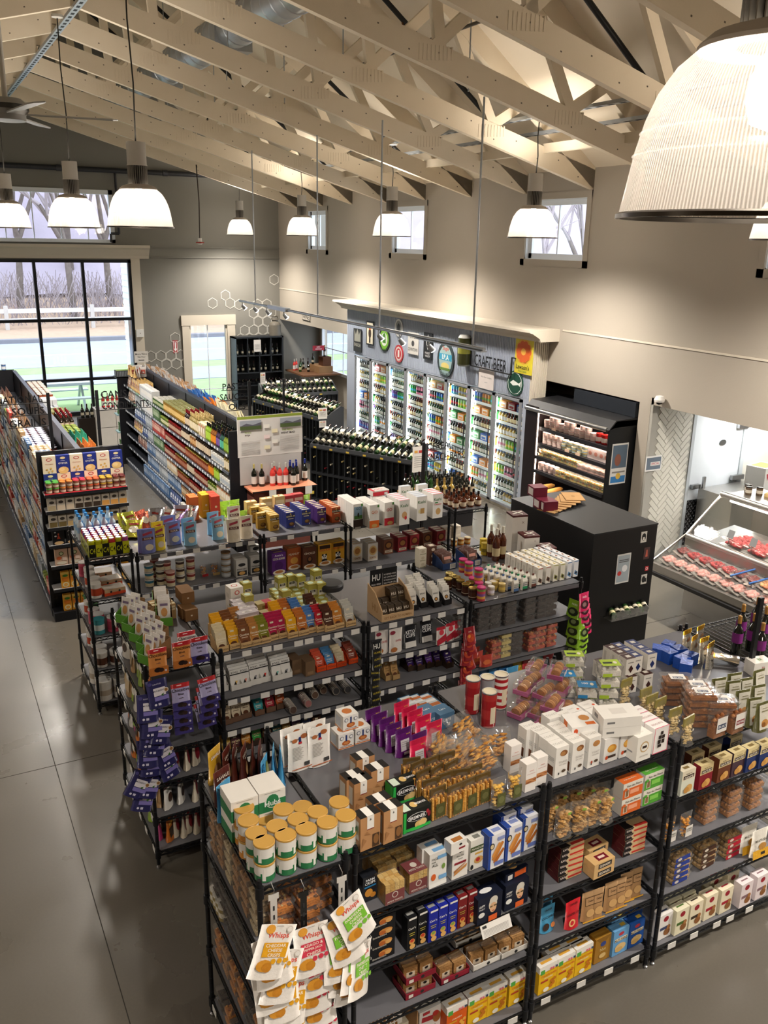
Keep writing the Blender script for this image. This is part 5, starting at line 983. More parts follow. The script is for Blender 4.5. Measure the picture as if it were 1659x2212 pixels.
for k,u,v,nm in (('pn_o',700,395,'orange'),('pn_g',850,330,'green')):
    q = at_z(1150+u*.3068,1600+v*.3068,c2+.105)
    for l in range(2): put(k,(q.x,q.y+.037,c2+l*.106),.04,'%s crispbread carton, %s of its stack' % (nm,('lower','upper')[l]),'crispbread cartons')
def kavli(): 
    m = MB().box(-.085,.085,-.05,.05,0,.038,'#d6b98a','film'); m.art([('p',[(0,0),(.35,0),(.28,.5),(.4,1),(0,1)],'#191416'),('t','KAVLI',.2,.6,.4,'#e8d8d0',.26),('r',.4,.25,1,.55,'#c8322c')],(-.085,-.05,0),(1,0,0),(0,0,1),.17,.038); m.art([('p',[(0,0),(.4,0),(.3,.5),(.42,1),(0,1)],'#191416'),('r',.45,.0,1,.2,'#c8322c')],(-.085,-.05,.038),(1,0,0),(0,1,0),.17,.1); m.art([('r',0,0,1,1,'#5a1f20')],(-.085,.05,0),(0,-1,0),(0,0,1),.1,.038); return m
K('kavli','crispbread_pack','pack',kavli(),h=.038,d=.1)
for j,(u,v,lv) in enumerate(((285,735,6),(735,605,5))):
    q = at_z(1150+u*.3068,1600+v*.3068,c3+.038*lv)
    for l in range(lv): put('kavli',(q.x,q.y+.05,c3+l*.0385),R.uniform(-.06,.06),'black and red crispbread pack, layer %s of the %s stack' % (('one','two','three','four','five','six')[l],('outer','inner')[j]),'crispbread packs')
KC('sesm','sesame_cracker_pack',.16,.09,.05,'#dbb47c',[('r',.2,.2,.85,.85,'#1d1512'),('t','SESMARK',.52,.52,.35,'#f0e6d6',.55)],(),[('r',.3,.2,.8,.7,'#7a1f2c'),('r',.4,.35,.7,.55,'#e8d0c0')],fin='film',cat='pack')
q = at_z(1150+510*.3068,1600+850*.3068,c3+.1)
for l in range(2): put('sesm',(q.x,q.y+.045,c3+l*.051),.05,'tan sesame cracker pack, %s of two' % ('lower','upper')[l],'sesame cracker packs')
q = at_z(1150+480*.3068,1600+740*.3068,c3+.12); put('sesm',(q.x,q.y+.06,c3+.05),.1,'tan sesame cracker pack behind the stacked pair','sesame cracker packs')
KP('coco','cracker_pouch',.115,.17,.05,'#4a9ac4',[('t','CRAIZE',.5,.86,.07,'#1c2a34',.8),('t','COCONUT',.5,.6,.09,'#14222c',.9),('e',.3,.25,.22,.14,'#3a2a22'),('e',.75,.25,.14,.1,'#d9864a')])
KP('corn','cracker_pouch',.115,.185,.05,'#c8202c',[('t','CRAIZE',.5,.88,.07,'#2a0c10',.8),('t','ROASTED CORN',.52,.55,.08,'#2a0c10',.95),('e',.35,.25,.22,.13,'#e0b478'),('e',.35,.25,.12,.08,'#c8202c')])
KP('krp','kraft_cracker_pouch',.1,.2,.05,'#a9835a',[('r',.2,.55,.85,.82,'#1d1812'),('r',.22,.565,.83,.805,'#b08a62'),('t','Crackers',.58,.7,.07,'#3a2c1e',.4),('e',.55,.3,.3,.13,'#c9a06a'),('r',0,.02,1,.07,'#d9a23c')],'#b8946c','kraft')
T('coco',c4,[(130,1180)],'sky blue coconut cracker pouch',None,.08,k=Z7); T('coco',c4,[(115,1130)],'sky blue pouch mostly hidden behind the coconut one',None,.08,k=Z7); T('corn',c4,[(310,1140)],'red roasted corn cracker pouch',None,.08,k=Z7)
for i,p in enumerate(((480,1060),(640,985),(755,915),(420,1080),(580,1010),(690,945))): T('krp',c4,[p],'brown kraft cracker pouch with black frame print, %s in the %s row' % (ORD[i % 3],'front' if i < 3 else 'back'),'kraft cracker pouches',-.05,k=Z7)
for i,p in enumerate(((118,1575),(245,1512),(372,1447))): T('caul',c5,[p],'yellow cauliflower cracker carton, %s right of the post' % ORD[i],'yellow cracker cartons',.05,k=Z7)
deep('caul',c5,[(175,1480),(300,1425)],1,.07,'yellow cauliflower cracker carton in the row behind','yellow cracker cartons',Z7)
KC('goldn','nut_cracker_carton',.13,.06,.185,'#a07428',[('p',[(0,1),(1,1),(.5,.7)],'#8a6220'),('e',.5,.72,.18,.1,'#3a4a8a'),('t','Nut',.5,.5,.12,'#d9c48a'),('e',.5,.25,.22,.1,'#d9b878')])
T('goldn',c5,[(505,1380)],'gold nut cracker carton on the bottom shelf',None,.05,k=Z7)
for k,c,p,nm in (('nt1','#6aa4d6',(632,1325),'light blue'),('nt2','#1f4f9c',(745,1270),'dark blue')):
    KC(k,'nut_cracker_carton',.13,.06,.19,c,[('e',.5,.82,.18,.07,'#c03a44'),('r',.1,.55,.92,.68,'#e6dcc0'),('t','NUT-THINS',.5,.6,.1,'#3a2a20',.8),('e',.5,.3,.36,.15,'#e0c084'),('e',.4,.22,.25,.1,'#d2ac68')],(),[('r',.6,.3,.9,.7,'#d9b84a')])
    T(k,c5,[p],'%s nut cracker carton on the bottom shelf' % nm,'nut cracker cartons',.05,k=Z7); T(k,c5,[(p[0]-20,p[1]-70)],'%s nut cracker carton behind the front one' % nm,'nut cracker cartons',.05,k=Z7)
# ================================================================== rack at the picture edge, lower shelves
d2,d3,d4,d5 = 1.234,.884,.524,.124
def natr(k,top,c,wd='NATURE',h=.17): KC(k,'cookie_carton',.115,.055,h,c,[('r',0,.62,1,1,top),('r',.1,.66,.9,.8,'#3a2a20'),('t','BACK TO',.5,.86,.05,'#4a3a2a',.5),('t',wd,.5,.73,.1,'#f0e8d8',.7),('e',.6,.25,.25,.16,'#d9a860'),('e',.4,.2,.2,.13,'#c9924a')],(),[('r',.3,.3,.7,.7,'#8a7448')],top=top)
natr('nat_w','#e6dcc4','#dfe2d2','nature'); natr('nat_r','#dcc896','#8a1f2c'); natr('nat_b','#dcc896','#6a3a24'); natr('nat_d','#e0cf9c','#4a3540'); natr('nat_n','#e0cf9c','#24356a')
for i,(k,p,nm) in enumerate((('nat_w',(1108,205),'pale green'),('nat_r',(1235,165),'dark red'),('nat_b',(1365,115),'brown'),('nat_d',(1465,75),'dark plum'),('nat_n',(1565,45),'navy'),('nat_n',(1655,20),'navy'))):
    T(k,d2,[p],'%s cookie carton with cream top band, %s from the double post' % (nm,ORD[i]),'cream topped cookie cartons',.05,k=Z7)
for i,p in enumerate(((1170,90),(1290,40),(1440,-30))): T('nat_b' if i < 2 else 'nat_n',d2,[p],'cream topped cookie carton set back behind the front row, %s along' % ORD[i],'cream topped cookie cartons',.05,k=Z7)
KF('crunch','breadstick_pack',.1,.17,.06,['#dc9a44','#d08a36','#e6aa58'],lab='#e6e2dc',n=50,r=.014,art=[('t','SUMMER',.5,.42,.06,'#6a6a60',.5),('t','CRUNCH',.5,.34,.07,'#5a5a50',.5)])
T('crunch',d3,[(1000,560),(1115,520)],'clear pack of orange breadsticks with white label','breadstick packs',.05,k=Z7)
KT1('wtub','cookie_tub',.14,.1,.05,['#b5773c','#c98a4a','#a5682f'],seed=15,n=36,r=.016,lid=[('r',.55,0,1,1,'#dfe0e2')],art=[('r',.55,.2,.95,.8,'#dfe0e2')])
for j,(u,v) in enumerate(((1285,395),(1450,345),(1605,295))):
    q = at_z(1150+u*.3068,1600+v*.3068,d3+.2)
    for l in range(4): put('wtub',(q.x,q.y+.05,d3+l*.0505),.05,'clear cookie tub with white wrap label, layer %s of the %s stack' % (('one','two','three','four')[l],ORD[j]),'cookie tubs')
def crk(c): return tubm(.19,.1,.042,['#cfa564','#dab678','#c29654'],seed=16,n=30,r=.016,art=[('r',.1,.1,.75,.95,c),('e',.3,.5,.1,.28,'#d9cfc0')],lid=[('p',[(0,0),(.3,0),(.1,.5)],c)])
for k,c in (('ckb','#2a3f94'),('ckw','#4a2c1c'),('ckr','#b81f34')):
    ct,sh,ld = crk(c)
    for o2 in (sh,ld): ct.add(o2.v,o2.f,o2.c,'tub')
    ct.art([('r',.05,.1,.75,.9,c),('e',.25,.5,.1,.28,'#d9cfc0')],(-.095,-.0515,0),(1,0,0),(0,0,1),.19,.038); K(k,'cracker_tub','tub',ct,h=.042,d=.1)
for k,u,v,nm,lv in (('ckb',1075,800,'navy',5),('ckw',1260,735,'dark brown',4),('ckr',1440,665,'crimson',4)):
    q = at_z(1150+u*.3068,1600+v*.3068,d4+.042*lv)
    for l in range(lv): put(k,(q.x,q.y+.05,d4+l*.0425),.05+R.uniform(-.04,.04),'clear cracker tub with %s label, layer %s of the stack' % (nm,('one','two','three','four','five')[l]),'label striped cracker tubs')
KP('multi','seed_cracker_pouch',.15,.2,.06,'#e4e0d6',[('r',0,0,1,.3,'#dca62c'),('t','MULTI-SEED',.55,.62,.08,'#5a5448',.8),('e',.6,.4,.25,.12,'#b58440'),('r',.5,.1,.75,.2,'#2a2420')])
T('multi',d4,[(1635,640),(1560,610)],'white seed cracker pouch with yellow base','seed cracker pouches',0,k=Z7)
def mil(k,base,c,h=.19): KC(k,'snack_carton',.118,.065,h,base,[('e',.5,.8,.2,.11,'#9a2230'),('r',.1,.38,.75,.5,c),('e',.65,.25,.25,.15,'#8a5a30'),('e',.75,.42,.14,.1,'#a5703e')],(),[('r',.25,.42,.8,.58,c)])
mil('ml_w','#e9e6e2','#3a4468'); mil('ml_g','#e6e0c2','#4a6a2a'); mil('ml_k','#e6dcc0','#3a2c20'); mil('ml_r','#e6dcc0','#a82434'); mil('ml_p','#e6dadc','#8a6a70')
for i,(k,p,nm) in enumerate((('ml_w',(948,1220),'white'),('ml_g',(1065,1185),'cream and green'),('ml_k',(1165,1140),'cream and dark'),('ml_r',(1270,1085),'cream and red'),('ml_r',(1380,1040),'cream and red'),('ml_p',(1520,1000),'pinkish white'),('ml_p',(1630,945),'pinkish white'))):
    T(k,d5,[p],'%s snack carton with red dot, %s along the bottom shelf' % (nm,ORD[i]),'red dot snack cartons',.05,k=Z7)
for i,p in enumerate(((1010,1120),(1110,1075),(1300,960),(1420,930))): T('ml_g' if i < 2 else 'ml_r',d5,[p],'snack carton in the second row of the bottom shelf, %s along' % ORD[i],'red dot snack cartons',.05,k=Z7)
# ================================================================== SECOND ROW OF RACKS
ZA = (240,1400,.33755,.33755); ZB = (240,1000,.33755,.33755); ZC = (740,1000,.33755,.33755); ZD = (140,1080,.217,.217); ZE = (250,1400,.226,.226)
# --- chocolate bar trays along the front edge
def bartray(c,n=4,txt='Chocolove',tc='#f0e6d2',w=.078,h=.135,trayc='#c9a878',trtxt='Chocolove',lean=.22,dish=True,art=()):
    parts = []
    for i in range(n):
        m = MB(); m.M = Matrix.Translation((0,-.05+i*.022,.006)) @ Matrix.Rotation(-lean,4,'X')
        m.box(-w/2,w/2,-.006,.006,0,h+.012*i,c,'film'); m.art([('t',txt,.5,.62,.12,tc,.9),('r',.25,.84,.6,.94,'#d9cfb8'),('e',.5,.22,.3,.12,'#5a3420'),('r',.2,.46,.8,.49,tc)] if not art else art,(-w/2,-.006,0),(1,0,0),(0,0,1),w,h); parts.append(('bar',m))
    t = MB(); W2 = w/2+.004
    if dish:
        t.box(-W2,W2,-.075,-.072,0,.045,trayc,'kraft').box(-W2,W2,.06,.063,0,.09,trayc,'kraft').box(-W2,W2,-.075,.06,0,.003,trayc,'kraft')
        t.prism([(-.075,0),(.06,0),(.06,.1),(-.02,.085),(-.075,.045)],-W2,-W2+.002,trayc,'kraft','x').prism([(-.075,0),(.06,0),(.06,.1),(-.02,.085),(-.075,.045)],W2-.002,W2,trayc,'kraft','x')
        if trtxt: t.art([('t',trtxt,.5,.5,.4,'#5a4028',.9)],(-W2,-.0752,0),(1,0,0),(0,0,1),2*W2,.045)
    return t,parts
BC = {'cream': '#d8cba8','yellow': '#e0a51e','brown': '#7a4a28','tan': '#b0793c','olive': '#7a7a1e','magenta': '#b01a4a','rust': '#b86a2a','blue': '#4a78b4','red': '#b01f2c','dark': '#4a2a1e','amber': '#c07a2c','silver': '#b5b5ae'}
for nm,c in BC.items():
    t,ps = bartray(c); K('bt_'+nm,'chocolate_bar_tray','chocolate bars',t,ps,h=.14,d=.14)
M1 = 1.602
for i,(nm,u,v) in enumerate((('cream',712,1095),('yellow',790,1075),('brown',862,1068),('tan',930,1052),('olive',985,1040),('magenta',1045,1020),('magenta',1103,1008),('yellow',1165,1005),('rust',1232,992),('blue',1288,975),('red',1348,968),('dark',1402,965),('amber',1460,948),('silver',1535,935))):
    T('bt_'+nm,M1,[(u,v)],'%s wrapped chocolate bars in a scalloped card tray, %s from the blue pouches' % (nm,ORD[i]),'front trays of chocolate bars',.06,k=ZB)
for i,(nm,u,v) in enumerate((('yellow',695,1025),('brown',760,1005),('tan',818,985),('yellow',1075,945),('rust',1130,930),('blue',1200,925),('dark',1300,895))):
    T('bt_'+nm,M1,[(u,v)],'%s wrapped chocolate bars in the second row of trays, %s along' % (nm,ORD[i]),'back trays of chocolate bars',.06,k=ZB)
KC('brownbx','brown_carton',.1,.09,.09,'#7a5a3a',[('r',.42,.42,.56,.54,'#c9bda8')],(),[],fin='kraft')
for i,(u,v) in enumerate(((515,940),(490,925))): T('brownbx',M1,[(u,v)],'plain brown cube carton, lower %s' % ('front','back')[i],'brown cube cartons',.08,k=ZB)
for i,(u,v) in enumerate(((490,830),(470,805))): q = at_z(ZB[0]+u*ZB[2],ZB[1]+v*ZB[3],M1+.18); put('brownbx',(q.x,q.y+.045,M1+.091),.05,'plain brown cube carton, upper %s' % ('front','back')[i],'brown cube cartons')
KC('tea','flat_tea_carton',.16,.075,.05,'#b9b0b4',[('r',.1,.3,.9,.6,'#e0d8d4'),('r',0,0,1,.2,'#8a7a2a')],[('r',0,0,1,.3,'#8a7a2a')],[('r',.25,.35,.75,.65,'#e2dcd8'),('t','tea',.5,.5,.25,'#8a8480')])
KC('tear','flat_tea_carton',.16,.075,.05,'#b0a06a',[('r',.4,0,.8,1,'#b8323c')],(),[('r',.4,0,.8,1,'#b8323c')])
KC('teab','flat_tea_carton',.16,.075,.05,'#3a2a44',[('r',.1,.3,.9,.6,'#d8c8d4')],())
for r_ in range(4):
    for l in range(3):
        put(('teab','tea','tea')[l],(1.93+.012*r_,5.76+r_*.082,M1+l*.051),.1,'flat silver lilac tea carton, layer %s of the %s stack by the brown cubes' % (('one','two','three')[l],ORD[r_]),'flat tea cartons')
for r_ in range(5): put('tear',(2.12+.012*r_,5.73+r_*.09,M1+.051*(r_ % 2)),.1,'flat olive tea carton with red band, %s back' % ORD[r_],'red band tea cartons')
KC('whred','white_tea_cube',.105,.105,.105,'#e8e4de',[('e',.5,.62,.2,.18,'#c85a54'),('e',.5,.62,.13,.12,'#e8e4de'),('r',.2,.15,.45,.25,'#b5b0a8')],[('r',.2,.15,.7,.5,'#d8d4cc')],[('e',.5,.5,.25,.22,'#c85a54'),('e',.5,.5,.17,.15,'#e8e4de')])
for i,(u,v) in enumerate(((900,940),(850,880))): T('whred',M1,[(u,v)],'white cube tea carton with red ring print, %s in its row' % ORD[i],'white tea cubes',.1,k=ZB)
q = at_z(ZB[0]+800*ZB[2],ZB[1]+800*ZB[3],M1+.21); put('whred',(q.x,q.y+.05,M1+.106),.1,'white cube tea carton with red ring print, on top','white tea cubes'); put('whred',(q.x,q.y+.05,M1),.1,'white cube tea carton with red ring print, under the top one','white tea cubes')
def teatin():
    b = MB().box(-.036,.036,-.036,.036,0,.085,'#a8a04a','card'); b.art([('r',.12,.1,.88,.62,'#d8d6d0'),('r',.18,.35,.82,.58,'#2a2a26'),('t','TEA',.5,.46,.14,'#e8e4d8')],(-.036,-.036,0),(1,0,0),(0,0,1),.072,.085); b.art([('r',.12,.1,.88,.62,'#c8c6c0')],(-.036,.036,0),(0,-1,0),(0,0,1),.072,.085)
    l = MB().box(-.0375,.0375,-.0375,.0375,.085,.1,'#a09844','card'); l.lathe([(.024,.1,'#c4d9c0','card'),(.024,.101,'#c4d9c0','card'),(0,.101,'#c4d9c0','card')],12); return b,l
b_,l_ = teatin(); K('teatin','tea_tin','tin',b_,[('lid',l_)],h=.1,d=.062)
for r_ in range(6):
    for c_ in range(5):
        put('teatin',(2.26+c_*.078+.012*r_,5.8+r_*.08,M1),.1,'olive gold square tea tin, lower layer, %s row back, column %s' % (ORD[r_],NUM[c_]),'tea tins')
for i,(u,v) in enumerate(((870,770),(1092,735),(1152,722),(1215,725),(1320,690),(1285,775),(1345,772),(1120,820),(880,850))):
    q = at_z(ZB[0]+u*ZB[2],ZB[1]+v*ZB[3],M1+.2); put('teatin',(min(max(q.x,1.7),2.72),min(q.y+.03,6.3),M1+.101),.1,'olive gold square tea tin with pale sticker, upper layer, %s of nine' % ORD[i],'tea tins')
# --- pouches and trays on the corner rack
def bliss():
    m = MB(); g,kf = '#5c9a34','#8a6a48'
    m.prism([(-.1,0),(.1,0),(.1,.15),(.0,.12),(-.1,.07)],-.06,-.057,g,'card','x').prism([(-.1,0),(.1,0),(.1,.15),(.0,.12),(-.1,.07)],.057,.06,kf,'kraft','x').box(-.057,.057,-.1,-.097,0,.07,g).box(-.057,.057,.097,.1,0,.15,kf,'kraft').box(-.057,.057,-.1,.1,0,.003,kf,'kraft')
    m.art([('t','bliss',.4,.5,.3,'#e8f0dc',.5),('r',.65,.35,.85,.7,'#8a1f24')],(-.0602,.1,0),(0,-1,0),(0,0,1),.2,.11); return m
def wp(i): m = MB(); f = pouch(.095,.19,.03,'#e2deda',[('e',.5,.5,.25,.18,'#c9955a'),('r',.2,.75,.8,.85,'#7a6a8a')]); m.M = Matrix.Translation((0,-.06+i*.05,.004)) @ Matrix.Rotation(-.15,4,'X'); m.add(f.v,f.f,f.c,'film',True); return m
K('bliss','snack_display_tray','tray',bliss(),[('pouch',wp(i)) for i in range(3)],h=.15,d=.2)
for i,(x,y,a) in enumerate(((1.2,6.35,-.95),(1.21,6.16,-1.1),(1.22,5.97,-1.05),(1.23,5.78,-1.15),(1.2,5.6,-1.1),(1.42,6.2,-.2),(1.44,6.38,-.2))):
    put('bliss',(x,y,1.594),a,'lime green display tray with white pouches, %s from the aisle corner' % ORD[6-i],'green display trays')
KC('bean','kraft_bar_box',.07,.12,.12,'#a98a5c',[('r',.1,.6,.9,.9,'#d8cca8'),('t','Beanpod',.5,.74,.12,'#4a2a1a')],(),[('r',0,.1,1,.3,'#d8cca8'),('r',0,.5,1,.7,'#d8cca8')],fin='kraft')
T('bean',1.594,[(920,1050),(1060,1040)],'kraft box of upright cocoa bars behind the green trays','kraft cocoa bar boxes',.1,k=ZD)
def choc(k,c,c2): KP(k,'chocolate_bite_pouch',.13,.185,.04,c,[('r',0,0,1,.3,c2),('t','Chocolove',.5,.76,.13,'#241410',.92),('t','Bites',.5,.6,.08,'#2a1812',.4),('t','truffle',.5,.45,.05,'#5a4a54',.4),('e',.45,.2,.2,.09,'#1e1210'),('e',.62,.18,.14,.08,'#2c1a16'),('r',.3,.92,.55,.955,'#f0d0d0'),('e',.85,.14,.05,.04,'#c9c4d8')],'#b8282e')
choc('ch_o','#c98446','#b06a30'); choc('ch_p','#a9a4cc','#3a3270'); choc('ch_w','#d8d0cc','#c9bcc0')
T('ch_o',1.594,[(925,1490)],'orange chocolate pouch with red top, nearest the corner','orange chocolate pouches',.05,k=ZD); T('ch_o',1.594,[(1165,1420)],'orange chocolate pouch with red top beside the first','orange chocolate pouches',.05,k=ZD)
T('ch_p',1.594,[(1340,1375)],'lilac chocolate pouch with red top on the shelf',None,.05,k=ZD); T('ch_w',1.594,[(1215,1320)],'white chocolate pouch with red top behind the orange ones',None,.05,k=ZD)
mul = [('r',.3,.42,.85,.7,'#d9d4dc'),('t','MULBERRY',.55,.6,.055,'#4a4a5a',.5),('r',.3,.26,.95,.4,'#7d74b8'),('t','NAVITAS',.5,.84,.05,'#c9c6e0',.5),('e',.88,.58,.11,.08,'#d9d2c4'),('e',.88,.58,.08,.06,'#8a6238'),('e',.18,.88,.1,.06,'#4a4684'),('e',.3,.14,.06,.04,'#dcd8e8'),('r',.42,.1,.55,.18,'#c9c6dc'),('p',[(.62,.45),(.75,.5),(.7,.38)],'#3a6a34')]
KP('mulb','berry_pouch',.145,.2,.03,'#29285a',mul)
for i,(u,v,a,yw) in enumerate(((380,300,-.08,0),(300,440,.05,-.1),(350,590,.1,0),(470,640,.35,.2),(330,700,.1,-.1),(410,760,.3,.1),(300,880,.04,-.2),(420,900,-.25,.2),(350,960,.15,0),(440,1020,-.3,.2),(280,1180,.5,-.2),(360,1170,.35,0),(300,1300,.3,-.1))):
    hang('mulb',u,v,5.36+.007*i,a,-.1,'navy berry pouch on the hanging strip, %s from its top' % ORD[i],'navy berry pouches',ZE,yw)
for c_,(u0,v0,a) in enumerate(((612,335,.0),(862,280,-.12))):
    for i in range(4): hang('ch_p',u0+6*i-(18*i if c_ else 0),v0+78*i,5.4+.012*i,a,-.12,'lilac chocolate pouch with red top in the %s hanging column, %s down' % (('inner','outer')[c_],ORD[i]),'hanging lilac pouches',ZE)
KP('rbag','red_white_pouch',.11,.19,.05,'#cfc4b0',[('e',.5,.5,.32,.3,'#8a2430'),('r',.1,.85,.9,.95,'#b8323c')]); KP('wbag','white_cocoa_pouch',.13,.2,.05,'#d2cec8',[('e',.5,.4,.25,.18,'#3a241a'),('r',.2,.65,.8,.75,'#8a8680')],'#5a2a30'); KP('kbag','tan_pouch',.13,.21,.05,'#a9855a',[('r',.15,.2,.85,.7,'#c9b088')]); KP('obag','orange_pouch',.12,.19,.05,'#c9702a',[('r',.15,.2,.85,.6,'#3a2a20'),('r',.2,.7,.8,.8,'#f0c060')]); KP('pbag','pink_pouch',.12,.19,.05,'#a83a70',[('r',.15,.2,.85,.6,'#8ab04a')]); KP('gbag','green_pouch',.12,.19,.05,'#8aa83a',[('e',.5,.5,.3,.2,'#e0dcd0')])
for zz,ks in ((.704,['wbag','rbag','rbag','rbag']),(.424,['wbag','wbag','rbag']),(.144,['obag','rbag','rbag','rbag','rbag','rbag'])):
    for i,k in enumerate(ks): put(k,(1.22+i*(.3/len(ks)),5.56+.03*(i % 2),zz),.9+.15*(i % 3),'%s side on under the lilac pouches, %s on shelf %s' % (KD[k][0].replace('_',' '),ORD[i],{.704: 'three',.424: 'two',.144: 'one'}[zz]),'pouches on the corner rack front')
for zz,nm in ((1.294,'top'),(.964,'second'),(.704,'third'),(.424,'fourth'),(.144,'lowest')):
    for i in range(8):
        k = R.choice(['kbag','obag','pbag','gbag','wbag','kbag']); put(k,(1.15+.02*(i % 2),5.62+i*.12,zz),-PI/2+R.uniform(-.25,.25),'%s on the aisle side of the corner rack, %s shelf, %s along' % (KD[k][0].replace('_',' '),nm,ORD[i]),'pouches along the corner rack side')
# --- main rack lower shelves
M2,M3,M4 = 1.244,.989,.744
bohoart = lambda c: [('t','BOHO',.5,.86,.1,'#222',.8),('r',0,.72,1,.78,'#222'),('p',[(.35,.2),(.65,.2),(.5,.38)],'#222'),('p',[(.5,.4),(.75,.4),(.62,.22)],c)]
for k,c in (('a','#d9746a'),('b','#d9b46a'),('c','#e08a7a'),('d','#8a8a92'),('e','#d03a34'),('f','#6ab0a8')):
    t,ps = bartray('#dedcd8',4,'BOHO','#222',.075,.14,'#cfcdc8',None,.2,True,bohoart(c)); K('boho_'+k,'white_chocolate_bar_tray','chocolate bars',t,ps,h=.15,d=.14)
for i,(k,u,v) in enumerate((('a',712,160),('b',800,150),('c',860,135),('d',925,115),('e',985,100),('f',1065,90),('d',1125,75))): T('boho_'+k,M2,[(u,v)],'white chocolate bars with black band in a tray, %s from the corner post' % ORD[i],'white bar trays',.05,k=ZA)
KC('kbx','brown_bar_carton',.08,.13,.12,'#6e5640',[('r',.2,.1,.8,.3,'#84694e')],(),[],fin='kraft')
T('kbx',M2,[(1190,75),(1275,85)],'plain brown bar carton between white and orange trays','plain brown bar cartons',.05,k=ZA)
for k,c in (('a','#c0472c'),('b','#4a80b0'),('c','#cfc0a0'),('d','#7a3424')):
    t,ps = bartray(c,4,'TCHO','#f0ece4',.075,.1,'#d2481e','TCHO',.35); K('tcho_'+k,'orange_tray_of_bars','chocolate bars',t,ps,h=.11,d=.14)
for i,(k,u,v) in enumerate((('a',1345,65),('b',1410,50),('c',1475,35),('d',1550,15))): T('tcho_'+k,M2,[(u,v)],'%s chocolate bars in an orange tray' % ('red','blue','cream','dark')[i],'orange bar trays',.05,k=ZA)
def roll(c): 
    m = MB()
    for i in range(8): m.M = Matrix.Translation((0,-.06+i*.016,.034+.002*i)) @ Matrix.Rotation(PI/2-.3,4,'X'); m.lathe([(0,-.006,c,'gloss'),(.032,-.006,c,'gloss'),(.032,.006,'#cfc9c0','metal'),(.026,.0065,c,'gloss'),(0,.0065,'#d8cfc4','gloss')],12)
    m.M = None; return m
for k,c in (('a','#4a3a34'),('b','#8a5a5a'),('c','#5a4438'),('d','#3a3a3e')): K('roll_'+k,'round_tin_roll','tins',roll(c),h=.07,d=.13)
for i,(k,u,v) in enumerate((('a',1165,370),('b',1262,330),('c',1305,275),('c',1360,245),('d',1440,250),('d',1515,240))): T('roll_'+k,M3,[(u,v)],'slanted row of small round sweet tins, %s along the shelf' % ORD[i],'rows of round tins',.05,k=ZA)
for k,c,c2_,h_ in (('pc','#cfc0a4','#b02a2a',.15),('pt','#3a98a0','#2a7a84',.1),('pm','#a8283c','#8a1f30',.1),('po','#b8562c','#9a4422',.1)):
    t,ps = bartray(c,3,'PURE7' if k == 'pc' else 'BARK','#4a3020' if k == 'pc' else '#f0e0d0',.07,h_,'#6a5040',None,.2); K('bar_'+k,'chocolate_bar_tray','chocolate bars',t,ps,h=h_+.01,d=.14)
for i,(k,u,v) in enumerate((('pc',742,365),('pc',805,345),('pc',865,325),('pt',950,345),('pm',1022,325),('po',1088,305))): T('bar_'+k,M3,[(u,v)],'%s bars in a low tray, %s on the third shelf' % ({'pc': 'cream and red','pt': 'teal','pm': 'crimson','po': 'orange brown'}[k],ORD[i]),'bar trays on the third shelf',.05,k=ZA)
for i,(c,u,v) in enumerate((('#b8923c',742,585),('#4a2a2e',805,570),('#c07a2c',870,550),('#3a9a4a',938,520),('#4a2a1e',1005,505),('#2a5a64',1070,490),('#a5742c',1130,475),('#4a2a5a',1195,460),('#2a3a6a',1262,455),('#5a3a28',1330,450))):
    t,ps = bartray(c,2,'cacao','#e0d0a0',.07,.12,'#3a2c24',None,.2); K('dk%d' % i,'chocolate_bar_tray','chocolate bars',t,ps,h=.13,d=.14); T('dk%d' % i,M4,[(u,v)],'dark shelf chocolate bars in coloured wrapper, %s on the fourth shelf' % ORD[i],'bar trays on the fourth shelf',.05,k=ZA)
# ================================================================== wooden display rack
hu = thing('wooden_bar_display','pale wooden stepped display stand of dark chocolate bars with black sign','display',(0,0,0))
q = at_z(740+352*.33755,1000+1000*.33755,1.594); hu.location = (q.x,q.y+.12,1.594); hu.rotation_euler = (0,0,.02)
wd = '#c2a27c'
ob('front_board',MB().box(-.135,.135,-.12,-.112,0,.055,wd,'kraft').art([('t','GET BACK TO HUMAN',.5,.5,.35,'#8a6438',.9)],(-.135,-.12,0),(1,0,0),(0,0,1),.27,.055),hu)
for s_ in (-1,1): ob('side_board',MB().prism([(-.12,0),(.12,0),(.12,.24),(.0,.2),(-.12,.09)],s_*.139-.004,s_*.139+.004,wd,'kraft','x').art([('t','HU',.55,.4,.3,'#a5804e',.4)],(-.1432,.12,0),(0,-1,0),(0,0,1),.24,.2) if s_ < 0 else MB().prism([(-.12,0),(.12,0),(.12,.24),(.0,.2),(-.12,.09)],.135,.143,wd,'kraft','x'),hu)
ob('step',MB().box(-.135,.135,-.02,.115,.06,.068,wd,'kraft').box(-.135,.135,-.112,.115,0,.006,wd,'kraft').box(-.135,.135,.112,.118,0,.2,wd,'kraft'),hu)
ob('sign',MB().box(-.12,.12,.118,.124,.1,.34,'#16171a','card').art([('t','HU',.22,.72,.22,'#f0f0ee',.3),('t','PALEO / VEGAN',.22,.48,.06,'#ddd',.35),('t','CHOCOLATE',.22,.38,.07,'#ddd',.35),('r',.45,.3,.46,.85,'#ddd')]+[('t',s_,.73,.78-.1*i,.055,'#ddd',.46) for i,s_ in enumerate(('NO REFINED SUGAR','NO CANE SUGAR','NO SUGAR ALCOHOLS','NO PALM OIL','NO DAIRY'))],(-.12,.118,.1),(1,0,0),(0,0,1),.24,.24),hu)
